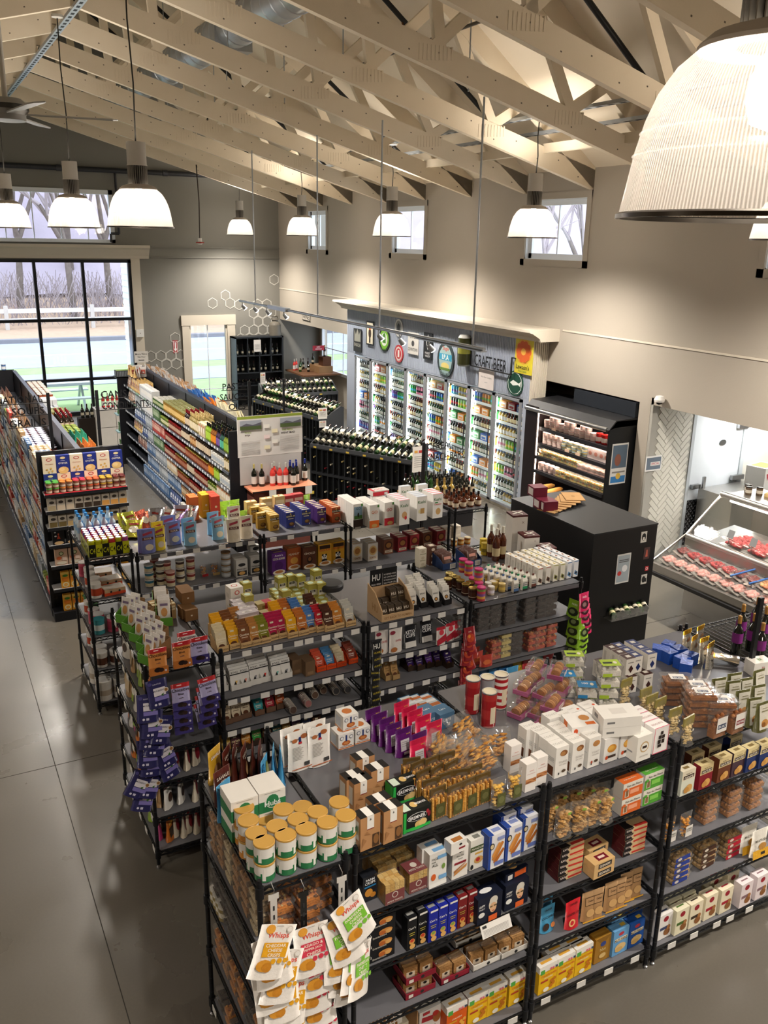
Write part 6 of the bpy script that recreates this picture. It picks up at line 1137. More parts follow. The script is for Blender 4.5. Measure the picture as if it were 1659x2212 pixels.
bar_m = MB().box(-.03,.03,-.006,.006,0,.1,'#3a2c1c','film').art([('t','HU',.5,.6,.22,'#e8e0d0',.8),('r',.2,.3,.8,.33,'#a5906a')],(-.03,-.006,0),(1,0,0),(0,0,1),.06,.1).mesh('bar')
for i in range(4):
    for j in range(4): ob('bar',bar_m,hu,(-.098+i*.066,-.09+.016*j,.01),rot=(-.35,0,0))
    for j in range(3 if i < 2 else 5): ob('bar',bar_m,hu,(-.098+i*.066,.0+.016*j,.07+(.03 if i > 1 else -.04)),rot=(-.35,0,0))
t,ps = bartray('#e0ddd6',4,'BONBON','#333',.062,.14,'#1d1c1e',None,.2,True,[('t','KAKAO',.5,.72,.1,'#222',.8),('e',.5,.38,.28,.12,'#2a2422'),('e',.5,.38,.18,.08,'#c9924a'),('r',0,0,1,.1,'#c98a4a')]); K('wbar','white_black_bar_tray','chocolate bars',t,ps,h=.15,d=.14)
for i,(u,v) in enumerate(((465,830),(528,812),(612,810),(678,795))): T('wbar',1.594,[(u,v)],'white bars with dark nut print in a black tray, %s from the wooden stand' % ORD[i],'white bars in black trays',.04,k=ZC)
T('wbar',1.594,[(470,770),(520,755)],'white bars with dark nut print, rear trays','white bars in black trays',.04,k=ZC)
H2,H3 = 1.304,1.024
KP('keto','keto_pouch',.12,.19,.045,'#1b1d22',[('t','KETO',.5,.72,.15,'#f0f0f0',.7),('t','CUPS',.5,.56,.15,'#f0f0f0',.7),('r',.08,.04,.92,.3,'#d8d6d2')])
KP('dat','white_date_pouch',.12,.2,.045,'#dcd6d0',[('t','DATES',.65,.5,.08,'#b02a34',.4),('e',.25,.85,.2,.08,'#8a3040'),('e',.3,.15,.25,.1,'#a5683a')]); KP('chr','red_white_pouch',.09,.15,.04,'#cfc8c4',[('p',[(0,.3),(1,.6),(1,.2),(0,.0)],'#a82434'),('e',.5,.7,.25,.15,'#c83a48')],'#a82434')
for i,(k,u,v,nm) in enumerate((('dat',260,1075,'white date pouch'),('dat',350,1065,'white date pouch'),('keto',440,1045,'black and white cup pouch'),('keto',545,1010,'black and white cup pouch'),('chr',640,1055,'small red and white pouch'),('chr',700,1030,'small red and white pouch'),('chr',735,1015,'small red and white pouch'))): T(k,H2,[(u,v)],'%s under the wooden stand, %s on the shelf' % (nm,ORD[i]),'pouches below the wooden stand',.05,k=ZC)
for k,c in (('a','#3a1f66'),('b','#34205a'),('c','#6a3aa0')):
    t,ps = bartray(c,3,'Dairy Milk','#e8e0f0',.065,.12,'#33261e',None,.3); K('cad_'+k,'purple_bar_tray','chocolate bars',t,ps,h=.12,d=.14)
for i,(k,u,v) in enumerate((('a',445,1245),('b',505,1240),('c',565,1225),('a',620,1215),('b',690,1225))): T('cad_'+k,H3,[(u,v)],'purple wrapped chocolate bars in a dark tray, %s along' % ORD[i],'purple bar trays',.05,k=ZC)
t,ps = bartray('#b08a58',2,'bar','#6a4a2a',.06,.14,'#a98a5e',None,.25); K('kraftbar','kraft_bar_tray','chocolate bars',t,ps,h=.14,d=.14); T('kraftbar',H3,[(300,1290),(345,1285)],'kraft bars beside the purple wrapped bars','kraft bar trays',.05,k=ZC)
def chain(key,u0,v0,u1,v1,n,yy,label,group,kk,al=.2):
    for i in range(n):
        t_ = i/max(1,n-1); hang(key,u0+(u1-u0)*t_,v0+(v1-v0)*t_,yy+.004*i,R.uniform(-al,al),-.12,label % ORD[i],group,kk,R.uniform(-.3,.3))
KP('hunk','black_snack_pack',.095,.13,.02,'#1e1f22',[('t','HU',.5,.6,.3,'#ecebe6',.6),('t','HUNKS',.55,.22,.12,'#b5a43a',.7),('r',.0,.9,1,1,'#2c2d30')])
chain('hunk',215,1130,200,1480,9,5.4,'black snack pack on the clip strip beside the wooden stand, %s down','black clip strip packs',ZC,.1)
KP('candy','red_candy_bag',.1,.15,.03,'#8a1f28',[('e',.5,.4,.35,.25,'#b8432c'),('e',.4,.5,.12,.1,'#d98a3a'),('e',.65,.35,.12,.1,'#c9502c'),('t','Jelly',.5,.75,.1,'#e8c8b8',.6)])
chain('candy',810,1050,770,1420,12,5.4,'red candy bag in the hanging cascade, %s down','red candy bags',ZC,.35)
q = at_z(740+65*.33755,1000+760*.33755,1.594+.16); p = (min(q.x,2.7),q.y,1.602)
jr = thing('dispenser_jar','clear round dispenser jar with black lid behind the chocolate trays','jar',p); ob('jar',MB().lathe([(0,0),(.085,0),(.09,.1),(.09,.13)],20,'#fff','plastic'),jr); ob('lid',MB().lathe([(.1,.13),(.105,.14),(.105,.165),(.09,.18),(0,.185)],20,'#2b2c30','powder'),jr)
# ================================================================== tub rack by the fridge
N1,N2,N3,N4 = 1.604,1.314,1.019,.704
KC('thin','tall_thin_carton',.05,.07,.155,'#e4e0d8',[('p',[(.1,.2),(.9,.05),(.9,.3),(.3,.42)],'#6a4a38'),('e',.55,.25,.2,.08,'#2a1c16'),('r',0,.92,1,.96,'#b8544a')],[('r',.3,.4,.7,.8,'#cfcbc4')],[('p',[(.2,.2),(.8,.3),(.6,.8)],'#c9a86a')])
KC('thing','tall_thin_carton',.05,.07,.155,'#e6e2d4',[('p',[(.1,.2),(.9,.05),(.9,.3),(.3,.42)],'#8a8a4a'),('e',.55,.25,.2,.08,'#2a1c16'),('r',0,.92,1,.96,'#a8a83a')],(),[('p',[(.2,.2),(.8,.3),(.6,.8)],'#b5a44a')])
KC('thinb','tall_thin_carton',.05,.07,.155,'#e0e2e6',[('p',[(.1,.2),(.9,.05),(.9,.3),(.3,.42)],'#5a8ab8'),('e',.55,.25,.2,.08,'#2a1c16'),('r',0,.92,1,.96,'#4a7ab0')],(),[('p',[(.2,.2),(.8,.3),(.6,.8)],'#8a5a3a')])
for i,(k,u,v) in enumerate((('thin',1268,672),('thin',1320,662),('thing',1368,650),('thing',1412,643),('thinb',1455,632),('thinb',1498,622))):
    deep(k,N1,[(u,v)],6,.074,'tall slim white truffle carton with %s stripe, %%s row, column %s' % ({'thin': 'red','thing': 'olive','thinb': 'blue'}[k],('one','two')[i % 2]),'slim truffle cartons',ZC,.03,-.006)
def gable(c): 
    m = carton(.05,.035,.085,'#dcd8ce',[('r',0,0,1,.45,c),('t','COFFEE',.5,.8,.13,'#2a3a54',.9),('t','BEANS',.5,.6,.14,'#2a3a54',.9),('r',0,0,1,.16,'#1d1a1a')],()); m.prism([(-.0175,.085),(.0175,.085),(0,.115)],-.025,.025,'#e0dcd2','card','x'); m.box(-.01,.01,-.004,.004,.1,.125,c,'card'); return m
for k,c in (('a','#4a6a9a'),('b','#2a8a5a'),('c','#6a3a30')): K('cb_'+k,'coffee_bean_carton','box',gable(c),h=.12,d=.035)
for k,u,v in (('a',1115,745),('b',1172,730),('c',1228,715)): deep('cb_'+k,N1,[(u,v)],7,.06,'small peaked white carton with %s tip, %%s row' % {'a': 'blue','b': 'green','c': 'brown'}[k],'peaked coffee bean cartons',ZC,.03,-.02)
KJ('jgold','candy_jar',.036,.1,'#3a2018','#b8a050',lab=[(0,'#3a2018'),(.25,'#c9b8a0'),(.3,'#4a2a1e'),(.75,'#3a2018')],lfin='foil'); KJ('jpink','candy_jar',.036,.12,'#8a3a54','#c43a78',lab=[(0,'#b8404a'),(.2,'#d9a04a'),(.4,'#8a5a9a'),(.6,'#c9485a'),(.8,'#7aa04a')]); KJ('jclr','small_glass_jar',.03,.075,'#b5aa9a','#c9c4ba',lab=[(0,'#b5aa9a'),(.3,'#ddd8e4'),(.7,'#b5aa9a')]); KJ('jyel','small_glass_jar',.03,.075,'#b59a5a','#c9b06a',lab=[(0,'#b59a5a'),(.3,'#e0c060'),(.7,'#b59a5a')])
T('jgold',N1,[(720,725),(770,755),(805,780),(850,805),(745,735),(700,710),(830,770),(690,745)],'gold lidded jar of dark sweets','gold lidded sweet jars',0,k=ZC)
T('jpink',N1,[(890,770),(905,800),(850,740)],'pink lidded jar of rainbow sweets on the shelf','pink lidded sweet jars',0,k=ZC)
for i,(u,v) in enumerate(((785,618),(822,640),(885,680))): q = at_z(740+u*.33755,1000+v*.33755,N1+.22); put('jpink',(q.x,q.y+.03,N1+.1),0,'pink lidded jar of rainbow sweets raised on other jars, %s of three' % ORD[i],'pink lidded sweet jars')
T('jclr',N1,[(965,795),(945,770),(975,760)],'small glass jar with lilac label','small glass jars',0,k=ZC); T('jyel',N1,[(1035,775),(1000,745),(960,725),(930,715),(985,765)],'small glass jar with yellow label','small glass jars',0,k=ZC)
KC('cubec','small_cube_carton',.075,.075,.06,'#d6cfbc',[('e',.5,.55,.25,.25,'#c2b8a0'),('r',.1,.1,.9,.2,'#8a8a6a')],(),[('r',.2,.2,.8,.8,'#e2dcd0')]); KC('cubeb','small_cube_carton',.075,.075,.06,'#5a3a2e',[('e',.5,.5,.25,.25,'#d8c8b8')],(),[('r',.2,.2,.8,.8,'#cfc2ae')])
for j,(u,v,k) in enumerate(((515,545,'cubec'),(580,530,'cubeb'))):
    q = at_z(740+u*.33755,1000+v*.33755,N1+.18)
    for l in range(3): put(k,(q.x,q.y+.037,N1-.008+l*.061),.04,'%s cube carton, layer %s of its little tower' % (('cream','brown')[j],('one','two','three')[l]),'cube carton towers')
def navtray():
    m = MB().prism([(-.1,0),(.1,0),(.1,.12),(-.02,.1),(-.1,.06)],-.075,-.072,'#20355e','card','x').prism([(-.1,0),(.1,0),(.1,.12),(-.02,.1),(-.1,.06)],.072,.075,'#20355e','card','x').box(-.072,.072,-.1,-.097,0,.06,'#20355e').box(-.072,.072,.097,.1,0,.12,'#20355e').box(-.072,.072,-.1,.1,0,.003,'#20355e')
    m.art([('r',.5,.1,.9,.85,'#d8d4cc')]+[('r',.54+.05*i,.2,.56+.05*i,.8,'#333') for i in range(7)],(-.075,-.1002,0),(1,0,0),(0,0,1),.15,.06); return m
def cocopack(i): m = MB(); f = pouch(.12,.13,.02,'#4a2c22',[('r',.2,.6,.8,.8,'#c98a7a')],'#5a342a'); m.M = Matrix.Translation((0,-.07+i*.028,.004)) @ Matrix.Rotation(-.25,4,'X'); m.add(f.v,f.f,f.c,'film',True); return m
K('navtray','navy_display_tray','tray',navtray(),[('packet',cocopack(i)) for i in range(6)],h=.12,d=.2)
for i,(u,v) in enumerate(((690,600),(850,580))): T('navtray',N1,[(u,v)],'navy tray of brown cocoa packets, %s of two' % ORD[i],'navy cocoa trays',.05,k=ZC)
KB('syrup','amber_bottle',.036,.31,'#7a3a10','#d8d4c8','#c9b890','amber_glass',lab=(.15,.4))
T('syrup',N1,[(970,400),(1005,425),(1045,412),(1015,395)],'tall amber bottle with pale cap by the gift boxes','tall amber bottles',0,k=ZC)
KJ('ytin','yellow_tin',.034,.12,'#c9a82a','#d8c04a',lab=[(0,'#c9a82a'),(.3,'#8a7a2a'),(.6,'#d9bc40')]); T('ytin',N1,[(915,490),(958,512),(925,515)],'yellow tin beside the amber bottles','yellow tins',0,k=ZC)
def gift(h):
    b = MB().box(-.075,.075,-.075,.075,0,h,'#d6d2cc','card'); b.art([('t','X',.7,.85,.06,'#6a4a4a',.2),('r',.1,.3,.6,.31,'#b5b0aa')],(-.075,-.075,0),(1,0,0),(0,0,1),.15,h)
    l = MB().box(-.077,.077,-.077,.077,h,h+.018,'#4a1a18','card'); l.bar((-.06,-.03,h+.02),(.06,.03,h+.02),.012,'#d8d2c8','card',.003).bar((-.03,.05,h+.021),(.03,-.05,h+.021),.012,'#d8d2c8','card',.003); return b,l
for i,(h_,u,v) in enumerate(((.36,1140,335),(.22,1215,468),(.13,1322,545))):
    b_,l_ = gift(h_); K('gift%d' % i,'gift_carton','box',b_,[('lid',l_)],h=h_+.018,d=.15); T('gift%d' % i,N1,[(u,v)],'white gift carton with brown crossed ribbon lid, %s' % ('tallest','middle height','lowest')[i],'gift cartons',-.2,k=ZC)
DT = ['#2a1a14','#35221a','#3f2a20']
KT1('dtub','date_tub',.14,.11,.06,DT,seed=21,n=30,r=.015); KT1('stub','silver_tub',.13,.11,.05,['#8a8a88','#a5a5a2','#77777a'],seed=22,n=24,r=.014); KT1('ftub','fruit_tub',.13,.11,.06,['#b5482c','#c9682c','#a53a24','#d0843c'],seed=23,n=30,r=.015); KT1('ptub','pale_fruit_tub',.13,.11,.06,['#c9b46a','#d6c684','#b5a05a'],seed=24,n=30,r=.015)
for i,(u,v,k,lv) in enumerate(((880,955,'stub',5),(985,955,'dtub',4),(1080,905,'dtub',5),(1165,920,'dtub',4),(1250,870,'dtub',4),(1340,860,'dtub',4),(1425,860,'dtub',4))):
    q = at_z(740+u*.33755,1000+v*.33755,N2+.06*lv)
    for l in range(min(lv,4)): put(k,(q.x,min(max(q.y+.05,5.54),5.7),N2+l*KD[k][4]),.04,'%s tub, layer %s of the %s stack' % ('silver wrapped' if k == 'stub' else 'clear dark date',('one','two','three','four')[l],ORD[i]),'stacked date tubs')
for i,(u,v,k,lv) in enumerate(((1010,1150,'ftub',3),(1100,1110,'ptub',4),(1190,1110,'dtub',4),(1272,1110,'ftub',3),(1350,1075,'ftub',4),(1425,1060,'ftub',4))):
    q = at_z(740+u*.33755,1000+v*.33755,N3+.06*lv)
    for l in range(lv): put(k,(q.x,min(max(q.y+.05,5.54),5.7),N3+l*.06),.04,'%s tub on the lower tub shelf, layer %s of the %s stack' % (KD[k][0].replace('_tub','').replace('_',' '),('one','two','three','four')[l],ORD[i]),'stacked fruit tubs')
KP('redp','red_fruit_pack',.13,.1,.05,'#a83a30',[('e',.5,.4,.3,.2,'#c9683c')]); T('redp',N3,[(840,1230),(880,1215),(930,1235),(860,1190)],'flat red dried fruit pack at the shelf end','red fruit packs',.1,k=ZC,jit=.3)
for i,(c,c_b,u,v) in enumerate((('#2f6fae','#e0e0e0',925,1330),('#3a86c4','#e8e0c0',985,1320),('#2f6fae','#e0c83a',1050,1310),('#4a98c8','#e8e8e8',1100,1310),('#c9a82a','#8a3a2a',1140,1275),('#b02a34','#e8d0c0',1200,1265),('#2a8a7a','#d8e0d8',1280,1235),('#b02a34','#e8e0d8',1330,1225))):
    KP('cbag%d' % i,'sweet_bag',.13,.19,.05,c,[('t','FRUIT',.5,.65,.12,c_b,.7),('e',.5,.3,.3,.18,c_b)]); T('cbag%d' % i,N4,[(u,v)],'colourful sweet bag on the low shelf behind the cookie tins, %s along' % ORD[i],'colourful sweet bags',.05,k=ZC)
KP('hpink','pink_snack_pack',.13,.16,.03,'#c8245c',[('e',.5,.35,.38,.24,'#3a1420'),('e',.45,.36,.2,.12,'#8a6a6a'),('t','nuts',.5,.78,.12,'#f0d0d8',.5)]); KP('hgreen','green_snack_pack',.13,.16,.03,'#8ab82a',[('e',.5,.35,.38,.24,'#1e2a14'),('e',.45,.36,.2,.12,'#7a8a5a'),('t','nuts',.5,.78,.12,'#f0f4d8',.5)])
for i in range(5): hang('hpink',1545+4*i,830+38*i,5.38+.01*i,R.uniform(-.1,.1),-.1,'hot pink snack pack hanging at the rack end, %s down' % ORD[i],'pink clip packs',ZC,.2)
for i in range(6): hang('hgreen',1545-8*i+(0),1010+38*i,5.39+.01*i,R.uniform(-.15,.15),-.1,'lime green snack pack hanging below the pink ones, %s down' % ORD[i],'green clip packs',ZC,.2)
for i in range(5): hang('hgreen',1495-4*i,880+62*i,5.42,R.uniform(-.1,.1),-.1,'lime green snack pack on the side strip, %s down' % ORD[i],'green clip packs',ZC,-1.2)
# ================================================================== THIRD ROW OF RACKS
ZF = (0,760,.33755,.33755)
# --- energy drink cans and water bottles
def ecan(c): return MB().lathe([(0,0,c,'gloss'),(.026,0,c,'metal'),(.029,.006,c,'gloss'),(.029,.05,'#14150f' if c == '#c9cc1e' else c,'gloss'),(.029,.1,c,'gloss'),(.029,.145,c,'gloss'),(.025,.155,'#d2d2d4','metal'),(.025,.158,'#d8d8da','metal'),(.022,.156,'#e0e0e2','metal'),(0,.156,'#e0e0e2','metal')],12)
for k,c in (('y','#c9cc1e'),('r','#c8323a'),('p','#b04a9a'),('b','#3a4aa8')): K('ec_'+k,'energy_drink_can','can',ecan(c),h=.158,d=.058)
for r_ in range(7):
    for c_ in range(6):
        k = 'y' if (c_ % 2 == 0 and r_ == 0) else ('ryp'[(c_+r_) % 3] if r_ < 3 else 'rbp'[(c_*2+r_) % 3]); put('ec_'+k,(1.19+c_*.06,7.9+r_*.062,1.592),0,'%s energy drink can in the wrapped trays, %s row, column %s' % ({'y': 'yellow','r': 'red','p': 'pink','b': 'blue'}[k],ORD[r_],NUM[c_]),'energy drink cans')
wrap = MB().box(-.18,.18,-.22,.22,0,.01,'#1a1b14','film')
for i in range(6): wrap.art([('r',.02,0,.98,1,('#15160f','#c9cc1e')[i % 2]),('t','C4',.5,.5,.4,('#c9cc1e','#15160f')[i % 2],.8)],(-.18+i*.06,-.222,0),(1,0,0),(0,0,1),.06,.12)
wrap.box(-.18,.18,-.221,-.219,0,.12,'#15160f','film').box(-.181,-.179,-.22,.22,0,.12,'#b5b81c','film'); wrap.art([('t','C4',.2+.3*i,.5,.5,'#15160f',.25) for i in range(3)],(-.182,.22,0),(0,-1,0),(0,0,1),.44,.12)
ob('can_tray_wrap',wrap,loc=(1.34,8.09,1.59),label='black and yellow printed tray wrap around the energy drinks',cat='tray')
KB('water','water_bottle',.033,.24,'#c9dbe8','#3a8acc','#8ab4dc','gloss',shoulder=.6,neckr=.42,lab=(.3,.55),capl=.86)
for r_ in range(3):
    for c_ in range(5):
        if (c_+r_*2) % 7 != 6: put('water',(1.18+c_*.075,8.42+r_*.1,1.592),0,'clear water bottle with blue cap behind the energy drinks, row %s column %s' % (NUM[r_],NUM[c_]),'water bottles')
KJ('jw','supplement_jar',.05,.14,'#d8d6d2','#e4e2de',lab=[(0,'#d8d6d2'),(.2,'#b8482c'),(.75,'#d8d6d2')]); KJ('jp','supplement_jar',.055,.15,'#c2506a','#d8d4d2',lab=[(0,'#c2506a'),(.2,'#a83a54'),(.8,'#c2506a')]); KJ('jt','supplement_jar',.055,.15,'#3a8a94','#3a8a94',lab=[(0,'#3a8a94'),(.3,'#c9d4d4'),(.7,'#3a8a94')]); KJ('jb','supplement_jar',.055,.15,'#d6d2cc','#e2e0dc',lab=[(0,'#d6d2cc'),(.2,'#5a3424'),(.7,'#d6d2cc')]); KJ('jg','supplement_jar',.05,.15,'#3a7a4a','#2f6a3e',lab=[(0,'#3a7a4a'),(.3,'#d8dcd2'),(.7,'#3a7a4a')]); KJ('jbig','protein_tub',.075,.2,'#d8d5d0','#dedcd8',lab=[(0,'#d8d5d0'),(.3,'#b5a898'),(.6,'#d8d5d0')])
KC('obox','open_orange_carton',.2,.14,.06,'#c9a884',[('r',0,0,1,.5,'#d8502c'),('e',.3,.6,.05,.2,'#2a2a2a'),('e',.7,.6,.05,.2,'#2a2a2a')],[('r',0,0,1,1,'#d8502c')],[('r',.03,.05,.97,.95,'#e0d8cc')])
for i,(x,y,a) in enumerate(((1.36,7.98,.15),(1.38,8.22,.1),(1.34,8.45,-.1))): put('obox',(x,y,1.179),a,'open orange edged display carton, %s on the shelf under the energy drinks' % ORD[i],'orange display cartons')
for zz,ks,nm in ((1.179,['jw','jw','jw','jw','jp'],'upper'),(.814,['jt','jp','jp','jg','jw','jg'],'middle'),(.47,['jb','jb','jb','jw','jw','jb'],'lower'),(.124,['jbig','jbig','jbig','jg'],'bottom')):
    for i,k in enumerate(ks): put(k,(1.2+.02*(i % 2),7.93+i*(.76/len(ks)),zz),0,'%s in the aisle row of the drinks rack, %s shelf, %s along' % ({'jw': 'white jar','jp': 'pink jar','jt': 'teal jar','jb': 'white and brown jar','jg': 'green jar','jbig': 'large white tub'}[k],nm,ORD[i]),'supplement jars')
for zz,ks,nm in ((.814,['jp','jp'],'middle'),(.47,['jb','jb','jb'],'lower'),(.124,['jbig','jg'],'bottom')):
    for i,k in enumerate(ks): put(k,(1.33+.1*i if k != 'jbig' else 1.36,7.93+.02*i,zz),0,'%s at the near end of the drinks rack, %s shelf, inner %s' % (KD[k][0].replace('_',' '),nm,ORD[i]),'supplement jars')
# --- flour pouches
FZ = 1.552
def flour(k,c,w=.15,h=.23): KP(k,'flour_pouch',w,h,.08,c,[('p',[(.2,.82),(.8,.9),(.8,.8),(.2,.72)],'#a5344a'),('r',.15,.55,.85,.66,'#5a2a2a'),('t','FLOUR',.5,.605,.07,'#f0e0d0',.55),('e',.55,.25,.26,.13,'#d8cdb8')])
flour('fl_p','#6f78b8'); flour('fl_y','#d8c02c',.12); flour('fl_b','#7fb0d0',.13); flour('fl_w','#dcd2c0',.14)
for i,(k,u,v,nm) in enumerate((('fl_p',235,430,'lilac'),('fl_y',312,412,'yellow'),('fl_p',405,380,'lilac'),('fl_b',508,385,'light blue'),('fl_b',690,350,'light blue'),('fl_w',788,365,'cream'),('fl_w',868,345,'cream'))): T(k,FZ,[(u,v)],'%s flour pouch, %s along the front of the shelf' % (nm,ORD[i]),'flour pouches',.05,k=ZB,jit=.1)
for i,(k,u,v) in enumerate((('fl_p',370,355),('fl_y',300,395),('fl_b',660,330),('fl_w',790,295),('fl_b',495,370),('fl_p',220,440))): T(k,FZ,[(u,v-12)],'flour pouch half hidden behind the front row, %s along' % ORD[i],'flour pouches',.05,k=ZB,jit=.1)
for i,(c,u,v) in enumerate((('#a8a83a',90,350),('#b5b040',130,400),('#a8503a',165,270),('#b06040',190,330),('#9aa03a',110,300),('#8a8a8e',240,270),('#b5a0a0',300,290),('#9a9aa2',260,330),('#c0a890',350,250),('#a8a0b4',400,270),('#b5b0b8',430,250),('#9a7ab0',380,300),('#c2b8b0',330,330),('#b0a898',460,300))):
    k = 'chip%d' % i; KP(k,'crinkled_snack_bag',.16,.2,.09,c,[('e',.5,.45,.3,.2,'#d8d0c0'),('r',.2,.7,.8,.8,'#8a3a34')],None,'foil'); q = at_z(ZB[0]+u*ZB[2],ZB[1]+v*ZB[3],FZ+.14); o = put(k,(max(q.x,1.66),min(q.y,8.62),FZ),0,'crinkled shiny snack bag in the pile behind the flour, %s of the pile' % ORD[i],'snack bags behind the flour'); o.rotation_euler = (R.uniform(-.9,-.3),0,R.uniform(-1,1))
for k,c in (('o','#d9692c'),('y','#d9a01e'),('r','#c8402c')): KC('tl_'+k,'tall_carton',.09,.075,.25,c,[('r',.1,.3,.9,.33,'#e8c890'),('e',.5,.55,.14,.05,'#e8d0a0')],[('r',.2,.2,.4,.8,'#e0a060')])
for k,u,v,nm in (('o',530,220,'orange'),('y',605,205,'yellow'),('r',668,215,'red')): deep('tl_'+k,FZ,[(u,v)],3 if k == 'r' else 2,.08,'tall %s carton behind the blue flour pouches, %%s row' % nm,'tall bright cartons',ZB,.05)
KP('lime','lime_bag',.12,.09,.1,'#9ac83a',[('t','lime',.5,.5,.2,'#3a7a2a',.6)])
T('lime',FZ,[(735,265),(800,225),(735,235),(800,255),(850,295),(770,280)],'lime green box behind the cream flour','lime green packs',.1,k=ZB,dz=.12)
KC('crm','cream_carton',.12,.08,.13,'#d2b07a',[('r',.1,.4,.9,.7,'#e6d2a8')],(),[('r',.1,.3,.9,.7,'#e8dcc0'),('r',.45,.3,.6,.7,'#b8443a')])
T('crm',FZ,[(900,250),(1000,230),(1080,215),(960,270)],'tan carton with cream lid behind the gold cereal','tan lidded cartons',.05,k=ZB); KC('redl','red_carton',.12,.08,.12,'#a8343a',[('r',.1,.4,.9,.7,'#d8b0a0')],(),[('r',.1,.3,.9,.7,'#c8605a')]); T('redl',FZ,[(1140,210),(1200,200)],'red carton behind the navy cereal','red cartons',.05,k=ZB); T('lime',FZ,[(1255,195),(1280,260)],'lime green pack at the back of the cereal rack','lime green packs',.1,k=ZB,dz=.12)
# --- sprouted cereal cartons
def ezek(k,c): KC(k,'cereal_carton',.1,.05,.165,c,[('p',[(.4,.86),(.6,.86),(.55,.95),(.45,.95)],'#d8c06a'),('r',0,.68,1,.84,'#2a2018'),('t','EZEKIEL 4:9',.5,.76,.1,'#f0e6c8',.95),('r',.2,.58,.8,.62,'#e0d0a0'),('e',.6,.25,.3,.13,'#5a3a20'),('e',.55,.28,.2,.08,'#8a6a3a'),('p',[(.8,.1),(.95,.15),(.85,.02)],'#eee')],(),[('r',.1,.3,.9,.7,'#d8c8a0')])
ezek('ez_g','#b08a3a'); ezek('ez_n','#2b3578'); ezek('ez_p','#4a2a6c'); ezek('ez_o','#b4532a')
for k,u,v,nm in (('g',1045,335,'gold'),('n',1148,318,'navy'),('n',1248,300,'navy'),('p',1347,290,'purple'),('o',1440,285,'orange')): deep('ez_'+k,FZ,[(u,v)],6,.056,nm+' sprouted cereal carton, %s row'+(', column one' if u == 1148 else ', column two' if u == 1248 else ''),'sprouted cereal cartons',ZB,.04)
for i,(u,v) in enumerate(((965,322),(990,315),(925,285))): T('ez_g',FZ,[(u,v)],'gold sprouted cereal carton set to the side, %s of three' % ORD[i],'sprouted cereal cartons',.04,k=ZB)
C2 = 1.104
def cer(k,c,txt,tc,art=()): KC(k,'cereal_carton',.155,.06,.235,c,[('t',txt,.5,.72,.1,tc,.85),*art,('e',.5,.1,.45,.12,'#e8e0d0'),('e',.5,.12,.3,.07,'#b5763c')],(),[('r',.2,.3,.8,.7,'#b09060')])
panda = [('r',.1,.78,.9,.95,'#3a2418'),('e',.45,.4,.2,.14,'#f0ece4'),('e',.33,.5,.07,.05,'#1a1a1a'),('e',.58,.5,.07,.05,'#1a1a1a'),('e',.4,.42,.04,.03,'#1a1a1a'),('e',.52,.42,.04,.03,'#1a1a1a'),('e',.46,.36,.03,.02,'#1a1a1a'),('e',.45,.24,.22,.08,'#1a1a1a')]
cer('c_pu','#5a2a78','COCOA BUNNIES','#f0e8d0',[('t',"Annie's",.5,.88,.1,'#e8d8f0',.6),('e',.5,.4,.3,.2,'#4a2060')]); cer('c_or','#b05a2c','PEANUT','#f4e8c8',[('e',.5,.42,.28,.16,'#d9a04a')]); cer('c_dk','#5a3424','CHOCO','#f0e0c8',[('e',.5,.42,.2,.16,'#2a1a14'),('e',.5,.45,.12,.1,'#8a5a3a')]); cer('c_pa','#d8a02c','PANDA PUFFS','#c8302c',panda)
for i,(k,u,v,nm) in enumerate((('c_pu',1072,575,'purple'),('c_or',1170,545,'orange'),('c_dk',1270,540,'chocolate brown'),('c_pa',1368,520,'yellow panda'),('c_pa',1455,505,'yellow panda'))): deep(k,C2,[(u,v)],2,.065,nm+' puffed cereal carton on the second shelf, %s row, place '+('one','two','three','four','five')[i],'puffed cereal cartons',ZB,.03)
F2 = 1.169
KJ('cup_b','yogurt_cup',.042,.075,'#3a7a94','#e2dfda',lab=[(0,'#d8d0bc'),(.2,'#d8cca8'),(.6,'#3a7a94')],neck=.045); KJ('cup_k','yogurt_cup',.042,.075,'#4a3a34','#e2dfda',lab=[(0,'#d8d0bc'),(.2,'#d8cca8'),(.6,'#4a3a34')],neck=.045); KJ('cup_r','yogurt_cup',.042,.075,'#8a3a34','#d8b0a8',lab=[(0,'#d8d0bc'),(.2,'#d8cca8'),(.6,'#8a3a34')],neck=.045)
for c_,(u,v,k,lv) in enumerate(((245,655,'cup_b',3),(318,645,'cup_k',3),(385,700,'cup_r',2),(445,628,'cup_k',3),(512,615,'cup_r',3),(280,620,'cup_r',3),(360,640,'cup_r',3))):
    q = at_z(ZB[0]+u*ZB[2],ZB[1]+v*ZB[3],F2+.075*lv)
    for l in range(lv): put(k,(q.x,q.y+.04,F2+l*.0755),0,'white lidded oatmeal cup, layer %s of the %s column' % (('one','two','three')[l],ORD[c_]),'oatmeal cups')
KF('sn_r','snack_pack_row',.07,.11,.1,['#c98a44','#d9a05a'],n=30,r=.014,art=[('r',.05,0,.95,.25,'#b02a30')]); KF('sn_t','snack_pack_row',.08,.11,.1,['#d9822c','#e09a4a'],n=30,r=.014,art=[('r',.05,0,.95,.25,'#c9a86a')])
T('sn_r',F2,[(600,660)],'clear packs of tan snacks in a red tray',None,.1,k=ZB); T('sn_t',F2,[(672,650)],'clear packs of orange snacks in a tan tray',None,.1,k=ZB)
KJ('gtin','grey_tin',.048,.065,'#a8acb0','#8a6a4a',lab=[(0,'#a8acb0'),(.3,'#c9ccd0'),(.7,'#a8acb0')]); q = at_z(ZB[0]+740*ZB[2],ZB[1]+575*ZB[3],F2+.26)
